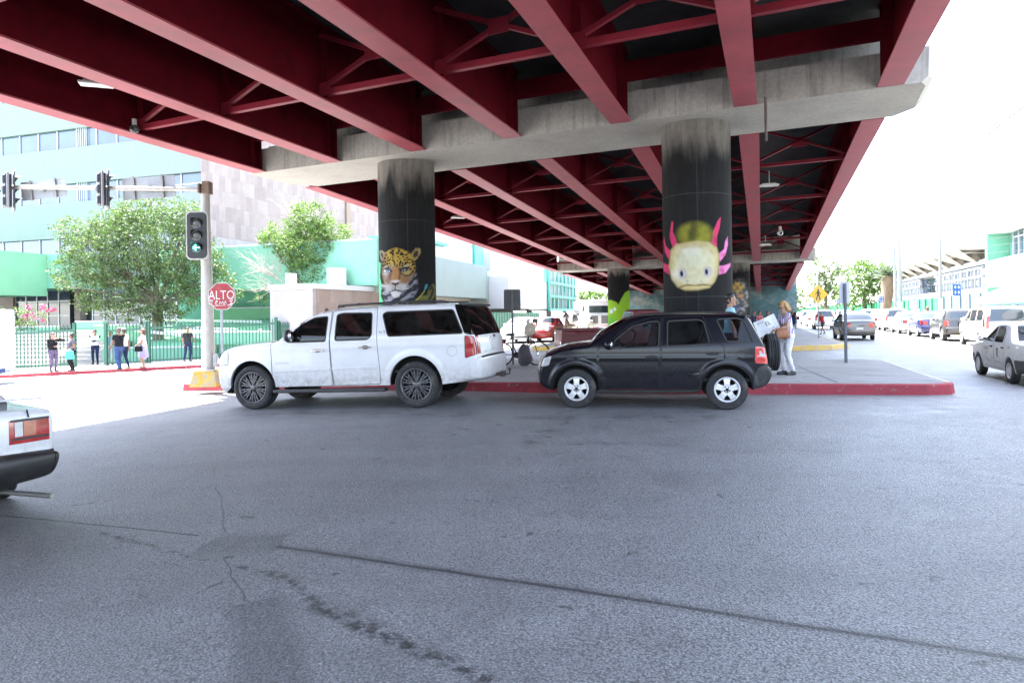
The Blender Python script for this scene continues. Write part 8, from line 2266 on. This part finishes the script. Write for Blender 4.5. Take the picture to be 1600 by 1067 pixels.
# bare shrub left of it
d = 36.5; g = at(450, 455, d); t = thing('bare_shrub', 'leafless grey twiggy shrub hanging left of the bushy tree', 'shrub', g); mb = MB()
def twig(p, v, r, k):
    q = p + v; mb.tube([tuple(p), tuple((p + q) / 2 + Vector((rnd(-.08, .08), rnd(-.08, .08), rnd(-.05, .08)))), tuple(q)], [r, r * .8, r * .5], 4)
    if k:
        for _ in range(3): twig(p + v * rnd(.4, 1), Vector((v.x * .6 + rnd(-.35, .35), rnd(-.4, .4), v.z * .5 + rnd(-.3, .45))), r * .6, k - 1)
for a in range(9): twig(Vector((0, 0, .2)), Vector((rnd(-1.3, -.1), rnd(-.4, .4), rnd(-.5, 1.0))), .026, 3)
mb.build('branches', M('dry twig', (.34, .29, .25), .9, var=.2), t)
g = at(470, 345, 39); t = thing('bare_shrub', 'pale dead branches sticking up out of the top of the bushy tree', 'shrub', g); mb = MB()
for a in range(6): twig(Vector((rnd(-.3, .3), 0, -.6)), Vector((rnd(-.6, .5), rnd(-.2, .2), rnd(.6, 1.1))), .02, 3)
mb.build('branches', M('dry twig', (.34, .29, .25)), t)
# bougainvillea and shrubs by the steps
d = 40; g = at(30, 512, d); bl = [(tuple(at(20, 500, d) - g), (1.6, .8, .7)), (tuple(at(48, 498, d) - g), (.9, .7, .7)), (tuple(at(-20, 495, d) - g), (1.6, .8, .9))]
t = tree('bougainvillea', 'bougainvillea bush with magenta flowers at the top left of the steps', g, ([(0, 0, -.1), (.1, 0, .4), (.3, 0, .8)], [.06, .05, .03]), limbset((.1, 0, .3), [tuple(at(x, y, d) - g) for x, y in ((45, 480), (75, 486), (62, 478), (80, 488))], .025), bl, 2600, .16, M_LEAF, 'bush')
fl = [(tuple(at(x, y, d - .4) - g), (.22, .2, .16)) for x, y in ((44, 481), (50, 491), (66, 480), (72, 484), (78, 487), (40, 495), (62, 500), (82, 483), (69, 477))]
for f_ in fl: leafobj('flower_cluster', leaves([f_], 32, .10, 6, .10, .9, 0, 0), M_BOUG, t)
d = 35.2; g = at(445, 520, d); tree('shrub', 'pale wispy shrub by the picket fence under the plant room wall', g, None, [], [(tuple(at(440, 515, d) - g), (.5, .4, .7)), (tuple(at(452, 500, d) - g), (.5, .4, .5)), (tuple(at(430, 530, d) - g), (.4, .4, .6))], 700, .14, M_LEAF3, 'bush')
d = 38; g = at(415, 480, d); tree('shrub', 'small green shrub in the shade left of the plant room', g, None, [], [(tuple(at(412, 470, d) - g), (.4, .4, .4))], 260, .14, M_LEAF, 'bush')
# trees along the right side of the street, beyond the hoardings
def rtree(px, d, blobs, n, size, mat, label, base=490):
    x = (px - PX) / F * d; g = Vector((x, d, 0)); bl = [(tuple(at(a, b_, d + dd) - g), (r, r * .9, r * k)) for a, b_, r, k, dd in blobs]
    top = max(b_[0][2] for b_ in bl)
    tree('street_tree', label, g, ([(0, 0, 0), (.1, 0, top * .3), (0, 0, top * .55)], [.3, .24, .15]), limbset((.05, 0, top * .35), [b_[0] for b_ in bl], .1), bl, int(n * 1.35), size, mat, group='trees beyond the right-hand hoardings', spread=.5)
rtree(1290, 108, [(1288, 420, 2.6, 1, 0), (1300, 440, 2.8, 1, 0), (1275, 448, 2.4, 1, 0), (1285, 395, 1.6, 1, 0), (1312, 410, 1.3, .9, 0), (1325, 402, .9, .8, 0), (1268, 432, 1.2, 1, 0), (1295, 465, 2.6, .8, 0), (1322, 425, 1.2, .8, 0)], 3600, .42, M_LEAF3, 'tall sparse pale green tree beyond the hoarding, behind the yellow crossing sign')
rtree(1350, 100, [(1345, 435, 2.8, 1, 0), (1365, 430, 2.8, 1, 0), (1335, 455, 2.6, 1, 0), (1372, 455, 2.6, 1, 0), (1352, 420, 1.6, .8, 0), (1372, 418, 1.2, .8, 0), (1385, 445, 1.2, 1.2, 0), (1325, 465, 1.8, .8, 0)], 5200, .40, M_LEAF2, 'dense round green tree beyond the hoarding, left of the palm')
rtree(1238, 130, [(1236, 465, 2.6, .9, 0), (1246, 470, 2.2, .8, 0), (1228, 470, 2.2, 1, 0), (1240, 455, 1.5, .7, 0)], 2400, .42, M_LEAF, 'small dark green tree far down the street beside the viaduct')
# palm with a thick skirted trunk
d = 80; x = (1388 - PX) / F * d; g = Vector((x, d, 0)); t = thing('palm_tree', 'thick-trunked palm with grey spiky crown beside the pale street lamp', 'palm', g); zt_ = at(1388, 432, d).z
mb = MB(); mb.tube([(-.5, 0, 0), (-.2, 0, zt_ * .5), (.15, 0, zt_)], [.55, .55, .85], 12); mb.build('trunk', M('palm skirt', (.17, .12, .075), .95, var=.4, scale=4, stretch=(2, 2, .4)), t)
vs = []; fs = []; cols = []
for k in range(150):
    dr = Vector((rnd(-1, 1), rnd(-1, 1), rnd(-.3, 1))).normalized(); l = rnd(1.2, 2.0); w = dr.cross(Vector((rnd(-1, 1), rnd(-1, 1), rnd(-1, 1)))).normalized() * .12; i = len(vs); b0 = Vector((.15, 0, zt_))
    vs += [b0, b0 + dr * l * .6 + w, b0 + dr * l, b0 + dr * l * .6 - w]; fs.append((i, i + 1, i + 2, i + 3)); tn = rnd(.6, 1.2); cols += [(tn, tn, tn)] * 4
leafobj('crown', (vs, fs, cols), leafmat('grey palm leaf', (.12, .15, .12)), t)
# distant trees left of the viaduct
x = (920 - PX) / F * 85; g = Vector((x, 85, -.2)); bl = [(tuple(at(a, 464, 85) - g), (2.2, 2, .8)) for a in (912, 925, 938)]
tree('street_tree', 'pale yellow-green tree far back above the white lorry', g, ([(0, 0, 0), (0, 0, 3)], [.2, .15]), [], bl, 1500, .4, M_LEAF2)
g = Vector(((855 - PX) / F * 58, 58, -.2)); bl = [(tuple(at(a, b_, 58) - g), (.5, .5, .5)) for a, b_ in ((820, 494), (826, 500))]
